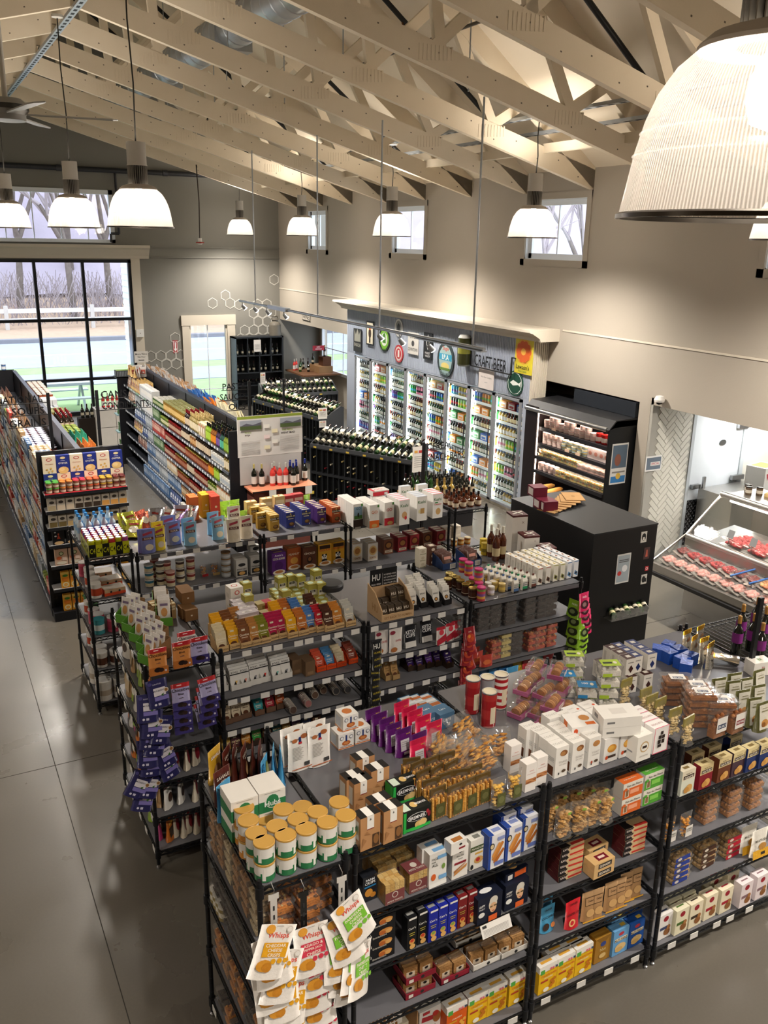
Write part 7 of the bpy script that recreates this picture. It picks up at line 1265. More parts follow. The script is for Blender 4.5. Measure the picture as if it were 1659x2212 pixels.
for l in range(4): put('gtin',(q.x,q.y+.04,F2+l*.0655),0,'grey baking tin, layer %s of the tower' % ('one','two','three','four')[l],'grey baking tins')
KC('panc','pancake_carton',.12,.06,.18,'#c9c8c4',[('e',.5,.7,.32,.1,'#2a2a2c'),('t','PANCAKE',.5,.45,.1,'#2a2a2c',.85),('r',.08,.08,.92,.35,'#2a2a2c'),('e',.5,.22,.28,.1,'#d9a860')],(),[('r',.1,.2,.9,.8,'#dcdad6')])
for i,(u,v) in enumerate(((835,620),(928,600))): deep('panc',F2,[(u,v)],3,.065,'grey pancake mix carton, %s row, '+('outer','inner')[i]+' column','pancake mix cartons',ZB,.04)
q = at_z(ZB[0]+925*ZB[2],ZB[1]+530*ZB[3],F2+.24); KC('panc2','pancake_carton',.12,.1,.06,'#c9c8c4',[('e',.5,.5,.3,.3,'#2a2a2c')]); put('panc2',(q.x,q.y+.05,F2+.181),.04,'grey pancake mix carton lying on top of the upright ones')
# --- white cereal cartons
def go(k,low,img,txt='GO',tc='#c9422c'): KC(k,'white_cereal_carton',.112,.05,.25,'#e8e5e0',[('r',0,0,1,.32,low),('t',txt,.5,.68,.13,tc,.8),('r',.8,.88,.98,.98,'#4a8a3a'),*img],(),[('r',.1,.3,.9,.7,'#d8d4ce')])
go('go_g','#3a2c28',[('r',.08,.34,.92,.88,'#8aa8c0'),('r',.08,.34,.92,.5,'#4a7a3a'),('t','GO',.5,.8,.1,'#22303c',.5),('e',.5,.52,.1,.1,'#2a2a24')],'GO','#e8e5e0'); go('go_o','#dc6a28',[('e',.5,.1,.3,.08,'#c9a060')],'GO','#dc6a28'); go('go_r','#c42a3a',[('e',.6,.1,.3,.08,'#c9a060')],'GO','#c42a3a')
def kas(k,img,top): KC(k,'white_cereal_carton',.125,.055,.27,'#e9e6e1',[('t','Kashi',.48,.78,.12,'#2f6a3a',.8),*img],(),[('r',0,0,1,.3,top)],top='#dfe3ea')
kas('ka_1',[('e',.5,.4,.25,.14,'#c9a070'),('e',.62,.28,.12,.08,'#c8323a')],'#d8808a'); kas('ka_2',[('r',.35,.3,.75,.52,'#b59058'),('e',.25,.4,.1,.08,'#e0d8a8')],'#b0bcd0'); kas('ka_3',[('e',.55,.28,.25,.14,'#c9a26a'),('t','Cinnamon',.5,.58,.07,'#c8402c',.7),('r',.2,.63,.5,.67,'#3a8a4a')],'#d84a44')
for i,(k,u,v,n) in enumerate((('go_g',100,262,7),('go_o',205,268,6),('go_r',300,252,6),('ka_1',398,238,5),('ka_2',510,215,4),('ka_3',612,198,4))): deep(k,FZ,[(u,v)],n,.056 if i < 3 else .06,'%s cereal carton on the top shelf, %%s row' % ('white and field photo','white and orange','white and red','white with strawberry flake','white with square biscuit','white with cinnamon flakes')[i],'tall white cereal cartons',ZC,.03)
KC('golie','red_cereal_carton',.2,.12,.055,'#d8d2cc',[('r',0,0,1,.8,'#c42a3a'),('r',.7,.1,.9,.6,'#e6e6e6')],(),[('t','GO',.5,.5,.4,'#d8808a'),('r',0,0,.15,1,'#c42a3a')]); q = at_z(740+245*.33755,1000+180*.33755,FZ+.3); put('golie',(q.x,q.y+.06,FZ+.251),.05,'red and white cereal carton lying across the upright ones')
for i,(u,v) in enumerate(((405,150),(515,140))): q = at_z(740+u*.33755,1000+v*.33755,FZ+.27); put(('ka_2','ka_2')[i],(q.x,min(q.y+.03,8.7),FZ),.03,'white cereal carton with blue top at the back, %s of two' % ORD[i],'tall white cereal cartons')
G2 = 1.059
def oat(k,c,c2,h=.17): KC(k,'oat_carton',.12,.06,h,c,[('e',.5,.6,.4,.28,c2),('e',.5,.6,.28,.18,'#a5703c'),('r',.1,.1,.9,.28,'#d8c8b0'),('t','OATS',.5,.19,.1,'#6a2a20',.6)],(),[('r',.1,.2,.9,.8,'#c9b090')])
oat('oa_w','#d9d4cc','#d8b87a',.2); oat('oa_d','#7a4a34','#4a2a1e'); oat('oa_r','#9a2f34','#6a2024')
for i,(k,u,v) in enumerate((('oa_w',95,520),('oa_w',195,515),('oa_d',295,490),('oa_r',385,475),('oa_r',462,460),('oa_d',545,445),('oa_r',632,435))): deep(k,G2,[(u,v)],3,.066,'%s oat carton under the white cereal, %%s row, place %s' % ({'oa_w': 'pale','oa_d': 'brown','oa_r': 'crimson'}[k],('one','two','three','four','five','six','seven')[i]),'oat cartons',ZC,.03)
SY = 1.544
KB('maple','maple_bottle',.036,.17,'#4a1808','#1c1614','#c9b8a0','amber_glass',shoulder=.5,neckr=.38,lab=(.12,.4)); KB('vin','vinegar_bottle',.034,.24,'#b08a4a','#a5854a','#d8c8a0','pale_glass',shoulder=.5)
for r_ in range(4):
    for c_ in range(4): put('maple',(5.13+c_*.1,7.93+r_*.1,SY),0,'small amber maple syrup bottle with dark cap, row %s column %s' % (NUM[r_],NUM[c_]),'maple syrup bottles')
for i in range(3): put('vin',(5.14+i*.1,8.36,SY),0,'taller gold bottle behind the maple syrup, %s of three' % ORD[i],'gold vinegar bottles')
KJ('honey','honey_jar',.036,.08,'#a8631e','#cfc0a0',lab=[(0,'#a8631e'),(.3,'#d8b878'),(.7,'#a8631e')]); KC('crb','cream_carton',.1,.1,.07,'#d8ccb8',[('r',.1,.3,.9,.6,'#e8dcc8')],(),[('r',.1,.1,.9,.9,'#e0d6c6')])
for i in range(6): put('honey',(5.13+(i % 3)*.09,7.93+(i//3)*.09+(.3 if i > 2 else 0),1.104),0,'honey jar with pale lid under the syrup, %s of six' % ORD[i],'honey jars')
for i in range(4): put('crb',(5.18+.13*(i % 2),8.2,1.104+.071*(i//2)),.05,'cream cube carton under the syrup, %s' % ('lower outer','lower inner','upper outer','upper inner')[i],'cream cube cartons')
# ================================================================== LONG GONDOLAS
BK = '#14151a'
def gondola(name_l,x0,x1,y0,y1,xs,ztop,levels,label,right=True):
    o = thing('gondola_shelving',label,'shelf',(0,0,0),group='black gondola shelving')
    ob('base',MB().box(x0,x1,y0,y1,0,.11,BK,'powder'),o)
    ob('back_panel',MB().box(xs-.02,xs+.02,y0,y1,.11,ztop-.02,'#1b1c21','powder'),o)
    ob('top_rail',MB().box(xs-.03,xs+.03,y0-.02,y1,ztop-.02,ztop+.01,'#3c4250','powder'),o)
    n = int((y1-y0)/1.22)+1
    for i in range(n+1): ob('upright',MB().box(xs-.032,xs+.032,y0+(y1-y0)*i/n-.015,y0+(y1-y0)*i/n+.015,.0,ztop,BK,'powder'),o)
    pm = {}
    for s in (-1,1) if right else (-1,):
        xe = x0 if s < 0 else x1
        for li,z in enumerate(levels):
            z = 1.8 if (li == 0 and s > 0 and x0 > 3) else z; inset = 0.0 if li == len(levels)-1 else .05; a,b = sorted((xe-s*inset,xs+s*.02))
            sh = ob('shelf',MB().box(a,b,y0,y1,z-.018,z,'#1f2127','powder'),o); e = xe-s*inset
            ob('price_rail',MB().box(min(e,e+s*.008),max(e,e+s*.008),y0,y1,z-.034,z+.004,'#5a6068','gloss'),sh)
            tg = MB(); rr = random.Random(li*7+s)
            for k in range(int((y1-y0)/.13)):
                if rr.random() < .75: yy = y0+.06+k*.13; tg.box(min(e+s*.008,e+s*.012),max(e+s*.008,e+s*.012),yy-.03,yy+.03,z-.032,z+.0,'#cfd3d8','card')
            ob('price_tag',tg,sh,kind='stuff')
    return o
GL = [1.62,1.37,1.12,.88,.64,.40,.14]
g1 = gondola('g1',1.06,2.0,10.52,17.4,1.53,2.0,GL,'long black gondola on the window aisle with blue cracker boxes at its end')
g2 = gondola('g2',3.47,4.28,11.08,17.6,3.88,1.95,GL,'long black gondola of pasta, sauces and oils')
# ------------------------------------------------------------------ small stock kinds
def SB(key,name,w,d,h,c,c2,c3=None,cat='box'): KC(key,name,w,d,h,c,[('r',.1,.3,.9,.7,c2),('r',.2,.75,.8,.88,c3 or c2)],(),[('r',.1,.3,.9,.7,c2)],cat=cat)
def SJ(key,name,r,h,body,lab,lid,cat='jar'): KJ(key,name,r,h,body,lid,n=8,lab=[(0,body),(.2,lab),(.7,body)],sep=False,cat=cat)
SJ('j_red','sauce_jar',.04,.14,'#6e281e','#b89a86','#8e2226'); SJ('j_tom','sauce_jar',.04,.14,'#74361f','#a8705a','#a08a44'); SJ('j_grn','olive_jar',.04,.12,'#5a6a2c','#c9c8a0','#8a9a4a'); SJ('j_gold','olive_jar',.038,.17,'#8a6a2c','#d8b878','#8a8a5a'); SJ('j_wht','white_jar',.045,.13,'#d6d4cc','#b0b8c0','#dcdad4'); SJ('j_brn','honey_jar',.05,.15,'#8a5a34','#c9a070','#c9c0b0'); SJ('can_o','food_can',.04,.11,'#c0603a','#d8c0b0','#c9c4bc','can'); SJ('can_b','food_can',.04,.11,'#4a6a9a','#d0d4d8','#b5b8bc','can'); SJ('can_g','food_can',.04,.11,'#3a5a2c','#a8b088','#c9c8c0','can')
SJ('tubl','white_lid_tub',.055,.12,'#a8525a','#d8d4d8','#c9cde0','tub'); SJ('tubp','white_lid_tub',.055,.12,'#5a4a8a','#d8d4d8','#d2d6e4','tub'); SJ('jamd','dark_jam_jar',.042,.09,'#3a1418','#6a2a2c','#22242a')
for k,g,c,l in (('b_oil','#6a7a2a','#1a1a18','#8ab04a'),('b_teal','#2a4a44','#14181a','#58b09a'),('b_purp','#3a2a44','#14181a','#7a5a9a'),('b_org','#7a4a1e','#14181a','#d88a2c'),('b_dark','#241a14','#7a1f24','#c9b8a0'),('b_lime','#7a9a2a','#1a1a18','#a8c84a'),('b_corn','#8a7a4a','#c9b078','#d8ccb0')): KB(k,'oil_bottle',.034,.25,g,c,l,'gloss',n=8,sep=False,lab=(.1,.5))
for k,c,l in (('bg_brn','#a08068','#d8c8b8'),('bg_pas','#c9a86a','#8a3a34'),('bg_wht','#c9c6c4','#a5483a'),('bg_krf','#b08c68','#d9d0cc'),('bg_blu','#2f6ab4','#d8dce4'),('bg_org','#d9822c','#e8d8b0'),('bg_navy','#3a4a78','#c9ccd8'),('bg_ylw','#e0d8b8','#d8c04a'),('bg_teal','#2a9a80','#d0e0d8'),('bg_dk','#7a5448','#c9a890')): KP(k,'stock_bag',.12,.19,.07,c,[('r',.15,.3,.85,.7,l),('r',.3,.4,.7,.5,c)])
SB('x_wht','white_pasta_box',.1,.07,.19,'#d2d4d6','#e2e0dc','#a5aab0'); SB('x_blu','blue_pasta_box',.09,.06,.19,'#4a6a94','#a8b8cc'); SB('x_red','red_box',.09,.06,.19,'#a83a30','#d8b0a0'); SB('x_grn','green_box',.09,.06,.18,'#4a6a40','#a8b898'); SB('x_crm','cream_box',.1,.07,.19,'#c9b898','#e0d8c8','#b5633c'); SB('x_gry','grey_box',.09,.06,.19,'#9098a0','#c4c9ce'); SB('x_kraft','kraft_box',.1,.07,.17,'#a8845a','#d8ccb0','#8a4a2c'); SB('x_org','soup_carton',.1,.065,.2,'#d8922c','#e8d0a0','#4a7a2c')
LV = ['top','second','third','fourth','fifth','sixth','lowest']
CNT = {}
def stock(xe,y,n,step,z,key,lab,grp,depth=1,face=-1,lev=1,jit=.08,xoff=.0):
    h,d = KD[key][4],KD[key][5]; ck = lab.split(' on ')[-1]; c0 = CNT.get(ck,0); CNT[ck] = c0+n
    for i in range(n):
        for r_ in range(depth):
            for l in range(lev): put(key,(xe-face*(d/2+.012+r_*(d+.005)+xoff),y+i*step,z+l*(h+.001)),face*PI/2+R.uniform(-jit,jit),lab+', %s along' % ORD[c0+i]+(', row %s' % NUM[r_*lev+l] if depth*lev > 1 else ''),grp)
# --- pasta gondola, aisle face: runs of alike stock from the near end to the far end
E2 = 3.52
runs = {0: [('b_oil',3,.075),('b_teal',2,.075),('b_purp',2,.075),('b_org',3,.075),('b_lime',3,.075),('x_crm',3,.11),('b_corn',6,.08),('b_dark',3,.08),('j_gold',9,.085),('j_gold',6,.085),('can_g',8,.09),('x_wht',9,.105),('bg_pas',6,.13),('bg_brn',6,.13)],
        1: [('b_corn',3,.08),('j_wht',6,.1),('b_dark',4,.08),('b_dark',5,.075),('j_brn',3,.11),('b_dark',6,.075),('j_red',9,.085),('j_grn',6,.085),('x_grn',5,.1),('x_wht',8,.1),('x_gry',5,.1),('bg_brn',7,.13)],
        2: [('j_wht',5,.095),('b_lime',3,.08),('b_org',3,.08),('j_tom',7,.085),('j_tom',7,.085),('j_red',8,.085),('j_red',6,.085),('x_red',9,.095),('x_gry',5,.1),('bg_navy',7,.13)],
        3: [('x_crm',6,.1),('j_grn',5,.09),('j_red',8,.085),('b_dark',5,.075),('j_tom',8,.085),('j_red',8,.085),('x_grn',7,.1),('x_gry',4,.1),('bg_navy',4,.13),('bg_pas',5,.13)],
        4: [('j_wht',5,.1),('b_lime',5,.08),('x_crm',4,.11),('j_red',8,.085),('j_tom',8,.085),('x_crm',6,.1),('x_gry',8,.1),('x_blu',6,.1),('bg_dk',6,.13)],
        5: [('x_kraft',6,.11),('j_red',6,.085),('j_tom',8,.085),('x_kraft',6,.11),('x_blu',8,.1),('x_gry',6,.1),('x_blu',8,.1)],
        6: [('x_kraft',6,.11),('j_tom',8,.085),('x_kraft',5,.11),('j_wht',6,.1),('bg_navy',5,.13),('x_blu',9,.1),('x_blu',9,.1)]}
NMS = {'b_oil': 'olive oil bottle','b_teal': 'teal label oil bottle','b_purp': 'purple label oil bottle','b_org': 'orange label oil bottle','b_lime': 'lime label oil bottle','b_dark': 'dark vinegar bottle','b_corn': 'pale capped vinegar bottle','j_red': 'red lidded sauce jar','j_tom': 'gold lidded tomato jar','j_grn': 'green olive jar','j_gold': 'tall golden olive jar','j_wht': 'white jar','j_brn': 'brown honey jar','can_g': 'dark green can','x_wht': 'white pasta box','x_blu': 'blue pasta box','x_red': 'red pasta box','x_grn': 'green pasta box','x_crm': 'cream box','x_gry': 'grey pasta box','x_kraft': 'kraft box','bg_brn': 'brown pasta bag','bg_pas': 'clear pasta bag','bg_navy': 'navy pasta bag','bg_dk': 'dark pasta bag'}
for li,rs in runs.items():
    y = 11.16
    for k,n,st in rs:
        n = min(n,int((17.5-y)/st))
        if n > 0: stock(E2 if li < 6 else 3.48,y,n,st,GL[li],k,'%s on pasta gondola aisle face, %s shelf' % (NMS[k],LV[li]),'pasta gondola stock',depth=4 if li == 0 and k[0] in 'jbc' else 2 if li == 0 else 1)
        y += n*st+.02
# top of the pasta gondola on the wine side: slanted bags
for i in range(44):
    y = 17.4-i*.13; k = ('bg_wht','bg_krf','bg_wht','bg_krf')[i % 4] if i < 24 else ('bg_blu' if i < 31 else 'bg_org' if i < 35 else 'bg_ylw')
    for r_ in range(3 if i < 38 else 2):
        o = put(k,(3.98+r_*.1,y+R.uniform(-.03,.03),1.8+.02*(2-r_)),0,'%s heaped on the gondola wine side, %s from far end, row %s' % ({'bg_wht': 'white labelled bag','bg_krf': 'kraft bag','bg_blu': 'bright blue bag','bg_org': 'orange tan bag','bg_ylw': 'pale yellow bag'}[k],ORD[i],NUM[r_]),'bags heaped on the gondola'); o.rotation_euler = (R.uniform(-.6,-.2),0,PI/2+R.uniform(-.3,.3)); o.scale = (1.15,1.0,1.25 if i > 34 else 1.05)
for i in range(10): put('bg_wht' if i % 3 else 'bg_pas',(3.62+.09*(i % 3),17.0+.05*i,GL[0]+.2),R.uniform(-2,2),'crinkled clear bag on top at the far end of the pasta gondola, %s' % ORD[i],'far end top bags')
KC('crate','wire_crate',.3,.2,.12,'#3a3f44',[('r',.05+.1*i,.1,.1+.1*i,.9,'#8a9098') for i in range(9)],[('r',.05+.2*i,.1,.15+.2*i,.9,'#8a9098') for i in range(5)],[('r',.05,.1,.95,.9,'#8aa84a')])
for i in range(3): put('crate',(3.55+.28*i,17.75,1.75),0,'dark wire crate of greens on the far gondola end, %s of three' % ORD[i],'crates on the gondola end')
ge = thing('gondola_end_shelf','small far end shelving of the pasta gondola','shelf'); ob('panel',MB().box(3.4,4.3,17.62,17.66,0,1.75,BK,'powder'),ge); ob('top',MB().box(3.38,4.32,17.62,17.9,1.735,1.75,BK,'powder'),ge)
for z in (.3,.65,1.0): ob('shelf',MB().box(3.36,3.5,17.66,17.95,z-.02,z,'#8fb0b4','powder'),ge)
for i,z in enumerate((.3,.65,1.0)): put('x_grn',(3.43,17.8,z),-PI/2,'green box on the far end shelf, %s up' % ORD[i],'green end boxes')
# --- window aisle gondola, left face seen edge on
cyc = ['x_gry','x_crm','j_wht','x_blu','can_b','x_kraft','x_wht','can_o','x_red','j_grn']
NM1 = dict(NMS,can_b='blue can',can_o='orange can')
for li in range(7):
    y = 10.6; k2 = 0
    while y < 17.2:
        k = cyc[(li*3+k2) % len(cyc)]; st = KD[k][6]+.02 if k[0] == 'x' else .1; n = 4
        stock(1.1 if li < 6 else 1.07,y,n,st,GL[li],k,'%s on window gondola outer face, %s shelf' % (NM1[k],LV[li]),'window gondola stock'); y += n*st+.02; k2 += 1
# top stock either side of the spine
top1 = [('x_crm',10.62,5),('x_blu',11.1,4),('x_kraft',11.5,4),('tubl',11.95,4),('tubp',12.45,4),('tubl',12.95,4),('bg_brn',13.5,4),('bg_krf',14.1,4),('bg_wht',14.7,4),('bg_krf',15.3,4),('bg_brn',15.9,4),('bg_dk',16.5,4)]
for k,y,n in top1: stock(1.12,y,n,.12,GL[0],k,'%s on window gondola top, outer side' % (NM1.get(k) or {'tubl': 'pale lidded tub','tubp': 'purple pale lidded tub','bg_krf': 'kraft bag','bg_wht': 'white labelled bag'}[k]),'window gondola top stock',depth=3)
top2 = [('jamd',10.62,5),('jamd',11.1,4),('bg_org',11.6,5),('bg_teal',12.3,4),('j_grn',12.9,5),('b_dark',13.5,6),('j_gold',14.2,4),('can_b',14.7,5),('x_wht',15.2,3),('can_o',15.6,7),('can_o',16.4,7)]
for k,y,n in top2: stock(1.95,y,n,.11,GL[0],k,'%s on window gondola top, inner side' % (NM1.get(k) or {'jamd': 'dark jam jar','bg_org': 'orange chip bag','bg_teal': 'teal chip bag'}[k]),'window gondola top stock',depth=3,face=1,lev=2 if k == 'can_o' else 1)
gb = ob('aisle_end_board',MB().box(.6,1.53,17.42,17.46,.0,2.02,BK,'powder'),label='black board across the far end of the window gondola',cat='board')
for i,(x,k) in enumerate(((.7,'b_dark'),(.85,'b_corn'),(1.0,'j_grn'),(1.1,'j_grn'),(1.22,'b_dark'),(1.36,'can_b'))): put(k,(x,17.44,2.02),0,'lone item on the black end board, %s along' % ORD[i],'items on the end board')
# --- end cap with blue cracker boxes
EY = 10.24
ec = thing('end_cap_shelving','black stepped end cap of the window gondola','shelf',(0,0,0))
ob('panel',MB().box(1.08,2.0,10.47,10.51,0,2.02,BK,'powder'),ec); ob('base',MB().box(1.06,1.98,EY,10.47,0,.11,BK,'powder'),ec)
for x in (1.075,2.005): ob('upright',MB().box(x-.02,x+.02,10.44,10.5,0,2.03,BK,'powder'),ec)
EZ = [1.565,1.365,1.165,.95,.694,.404,.115]
for i,z in enumerate(EZ[:-1]):
    s = ob('shelf',MB().box(1.08,2.01,EY+.01,10.46,z-.015,z,'#9a9a9c','powder'),ec); ob('edge',MB().box(1.08,2.01,EY,EY+.01,z-.035,z+.002,'#1d1e22','powder'),s)
ob('tray_liner',MB().box(1.09,2.0,EY+.0,EY+.16,1.566,1.57,'#a82430','card'),ec)
oy = [('e',.5,.85,.2,.07,'#d8c89a'),('t','OYSTER',.5,.55,.1,'#f0ece0',.9),('t','crackers',.5,.7,.05,'#d8d4e0',.6),('e',.5,.15,.4,.2,'#d8b878'),('e',.4,.2,.2,.1,'#e6cc94')]
KC('oys','oyster_cracker_box',.145,.06,.205,'#22307e',oy); KC('oysw','cream_cracker_box',.145,.06,.205,'#dccfb8',[('e',.5,.8,.22,.09,'#b02a30'),('e',.5,.8,.16,.055,'#dccfb8'),('t','Westminster',.5,.55,.06,'#b0622c',.8),('e',.3,.25,.08,.05,'#cfa85a'),('e',.6,.3,.08,.05,'#cfa85a'),('e',.7,.15,.08,.05,'#cfa85a'),('e',.45,.12,.08,.05,'#cfa85a')])
for l in range(2):
    for i in range(6): put(('oys','oysw')[(i+l) % 2],(1.18+i*.15,10.43,1.567+l*.2055),0,'%s cracker box, %s in the %s row on the end cap' % (('royal blue','cream')[(i+l) % 2],ORD[i],('lower','upper')[l]),'end cap cracker boxes')
for i in range(12):
    c = ('#5aa84a','#5aa84a','#d8823a','#d8823a','#c8404a','#c8404a','#d8603a','#d8603a','#c9a23a','#c9a23a','#6a2a30','#6a2a30')[i]
    if 'dip'+c not in KD: KJ('dip'+c,'salsa_jar',.034,.065,'#8a5a48' if i > 1 else '#7a9a5a',c,n=10,lab=[(0,'#8a6a50'),(.2,'#c9b8a8'),(.6,'#8a5a44')])
    for l in range(2): put('dip'+c,(1.14+i*.075,EY+.05,1.571+l*.066),0,'salsa jar with coloured lid, %s along, %s layer on the end cap' % (ORD[i],('lower','upper')[l]),'salsa jars')
    put('dip'+c,(1.14+i*.075,EY+.125,1.571+.066),0,'salsa jar with coloured lid in the back row, %s along' % ORD[i],'salsa jars')
def spice(k,c): KC(k,'spice_box',.092,.07,.135,'#c9c0b0',[('r',0,.48,1,1,'#d6cfc4'),('e',.5,.74,.3,.13,'#4a4440'),('r',.05,.02,.95,.46,c)],(),[('r',.2,.2,.8,.8,'#c2b8aa')])
for i,c in enumerate(('#a89878','#c9b8a0','#3a2e24','#c9924a','#8a5a44','#b59a6a','#6a5a34')): spice('sp%d' % i,c)
for r_,ks in ((1,(0,1,1,2,2,2,3,3,3)),(2,(6,6,5,4,4,4,5,5,5))):
    for i,k in enumerate(ks): put('sp%d' % k,(1.15+i*.1,EY+.06,EZ[r_]),0,'small window fronted spice box, %s along the %s end cap shelf' % (ORD[i],('second','third')[r_-1]),'spice boxes')
KC('blk','black_cracker_box',.13,.06,.18,'#17171b',[('p',[(.5,.7),(.65,.4),(.35,.4)],'#b8442c'),('e',.5,.72,.07,.05,'#c8603c'),('e',.5,.12,.4,.12,'#c9a878'),('r',.15,.82,.3,.88,'#ddd'),('e',.25,.6,.1,.05,'#ddd')]); KC('bei','beige_cracker_box',.14,.06,.2,'#c9a890',[('e',.5,.72,.2,.13,'#4a5a2c'),('e',.5,.72,.13,.09,'#c9cfa8'),('e',.3,.45,.2,.1,'#c8643a'),('e',.5,.15,.4,.1,'#d8d0bc'),('r',.55,.3,.9,.5,'#d8c0b0')]); KC('soup','soup_carton',.09,.065,.2,'#d8962c',[('r',0,.85,1,1,'#d8b85a'),('e',.5,.78,.35,.08,'#3a7a2c'),('r',.1,.45,.9,.65,'#c9701e'),('e',.5,.22,.4,.16,'#d8cfa8'),('e',.5,.22,.26,.1,'#d8a04a')])
for i in range(6): put('blk',(1.19+i*.15,EY+.06,EZ[3]),0,'black cracker box with small red figure, %s along the end cap' % ORD[i],'black end cap boxes'); put('bei',(1.2+i*.15,EY+.06,EZ[4]),0,'beige cracker box with green roundel, %s along the end cap' % ORD[i],'beige end cap boxes')
for i in range(8):
    for r_,nm in ((5,'sixth'),(6,'lowest')): put('soup',(1.22+i*.1,EY+.06,EZ[r_]),0,'orange soup carton, %s along the %s end cap shelf' % (ORD[i],nm),'orange soup cartons')
# --- hanging aisle signs on posts
def aisle_sign(px,py,z0,z1,words,side,label,hh=.085):
    o = thing('aisle_sign',label,'sign',(px,py,z0)); h = z1-z0
    ob('post',MB().box(-.018,.018,-.012,.012,0,h,'#101114','powder'),o)
    for i,(wd,L_) in enumerate(words):
        z = h-.1-i*.135; m = MB(); m.box(0,side*L_,-.004,.004,z-.012,z-.004,'#101114','powder') if side > 0 else m.box(side*L_,0,-.004,.004,z-.012,z-.004,'#101114','powder')
        m.art([('t',wd,.5,.5,1.0,'#101114',.92)],((0.03 if side > 0 else -L_+.0),-.004,z),(1,0,0),(0,0,1),L_-.03,hh,fin='powder'); ob('lettering',m,o)
aisle_sign(1.254,10.55,2.02,2.68,[('INTERNATIONAL',.85),('SOUPS',.42),('GRAINS',.45)],-1,'black aisle sign reading international soups grains')
aisle_sign(1.79,10.55,2.02,2.68,[('CANS',.36),('CONDIMENTS',.62)],1,'black aisle sign reading cans condiments')
p = at_y(540,880,11.05); aisle_sign(p.x,11.06,1.95,at_y(538,823,11.06).z,[('PASTA',.38),('SAUCES',.42),('OILS',.32)],-1,'black aisle sign reading pasta sauces oils')
p = at_y(913,1045,8.9); aisle_sign(p.x,8.9,1.0,at_y(917,973,8.9).z+.1,[('CEREAL',.42),('SNACK BARS',.6)],1,'black aisle sign reading cereal snack bars')
p = at_y(613,870,15.0); aisle_sign(p.x,15.0,.9,at_y(614,818,15.0).z,[('CHIPS',.4)],1,'black aisle sign reading chips')
# ================================================================== WINE SECTION
ob('end_board',MB().box(3.52,4.58,11.02,11.06,0,1.95,BK,'powder'),label='black end board of the pasta gondola behind the poster',cat='board')
ps = thing('wine_poster','white wine poster with green top band on the gondola end','poster',(3.63,11.0,1.585))
ph = [('r',0,0,1,1,'#9aa0aa'),('r',0,0,1,.45,'#4a5a34'),('p',[(0,.4),(.3,.7),(.6,.5),(1,.75),(1,.4)],'#5a5a64')]
m = MB().box(0,.93,0,.015,0,.555,'#d2cfcc','card').art([('r',0,.93,1,1,'#8a9a3a'),('t','PECIÑA',.16,.60,.045,'#8aa03a',.3),('t','RIOJA',.15,.53,.05,'#222',.3),('t','THE PRESS',.76,.60,.045,'#8aa03a',.3),('t','WENT MAD',.77,.53,.05,'#222',.3)]+[('r',.05,.05+.025*i,.33,.058+.025*i,'#a5a2a0') for i in range(14)]+[('r',.64,.1+.025*i,.94,.108+.025*i,'#a5a2a0') for i in range(15)]+[('r',.39+.12*(i % 2),.68-.13*i,.48+.12*(i % 2),.78-.13*i,('#e2dfd8','#e0d8b8','#e2cfcf')[i % 3]) for i in range(5)]+[('r',.4+.12*(i % 2),.685-.13*i,.47+.12*(i % 2),.69-.13*i,'#7a3a34') for i in range(5)],(0,0,0),(1,0,0),(0,0,1),.93,.555)
for x in (.03,.6): m.art(ph,(x,-.02,.375),(1,0,0),(0,0,1),.3,.125)
ob('sheet',m,ps); ob('backing',MB().box(.02,.91,.002,.014,-.385,0,'#b5b2b0','card'),ps)
tb = thing('tasting_table','coral topped display table below the wine poster','table',(3.7,10.68,0)); ob('top',MB().box(0,.93,-.02,.32,1.17,1.19,'#d98a6a','powder',{'F': '#1a1a1c'}),tb); ob('body',MB().box(.04,.86,.04,.32,0,1.17,'#6e4038','kraft'),tb)
for i,x in enumerate((.28,.52,.8)): ob('tag',MB().box(x-.05,x+.05,-.03,-.028,1.08,1.19,'#dddbd6','card').box(x+.0,x+.08,-.029,-.027,1.07,1.11,'#d8c04a','card'),tb)
KB('w_red','red_wine_bottle',.038,.31,'#10120c','#b5a868','#d6d2cc'); KB('w_rose','rose_wine_bottle',.038,.31,'#b04a44','#b5b5ae','#ddd4d0','rose_glass'); KB('w_blue','blue_capped_wine_bottle',.038,.31,'#12140e','#22307e','#d2cec6'); KB('w_dk','wine_bottle',.038,.3,'#12160e','#2a1014','#b8b09c',n=10,sep=False,lab=(.2,.4)); KB('w_gr','wine_bottle',.038,.3,'#24381a','#3a3a2a','#c8bf94','green_glass',n=10,sep=False,lab=(.2,.42))
for i,(u,v,k) in enumerate(((548,1002,'w_red'),(565,1002,'w_red'),(588,1001,'w_rose'),(604,1000,'w_rose'),(617,999,'w_rose'),(592,997,'w_rose'),(626,997,'w_blue'),(640,997,'w_blue'),(633,1000,'w_blue'),(614,986,'w_blue'),(627,985,'w_blue'),(645,983,'w_blue'))):
    q = at_z(u,v,1.5); put(k,(q.x,min(q.y,10.95),1.19),0,'%s on the coral table, %s in the line' % (KD[k][0].replace('_',' '),ORD[i]),'bottles on the coral table')
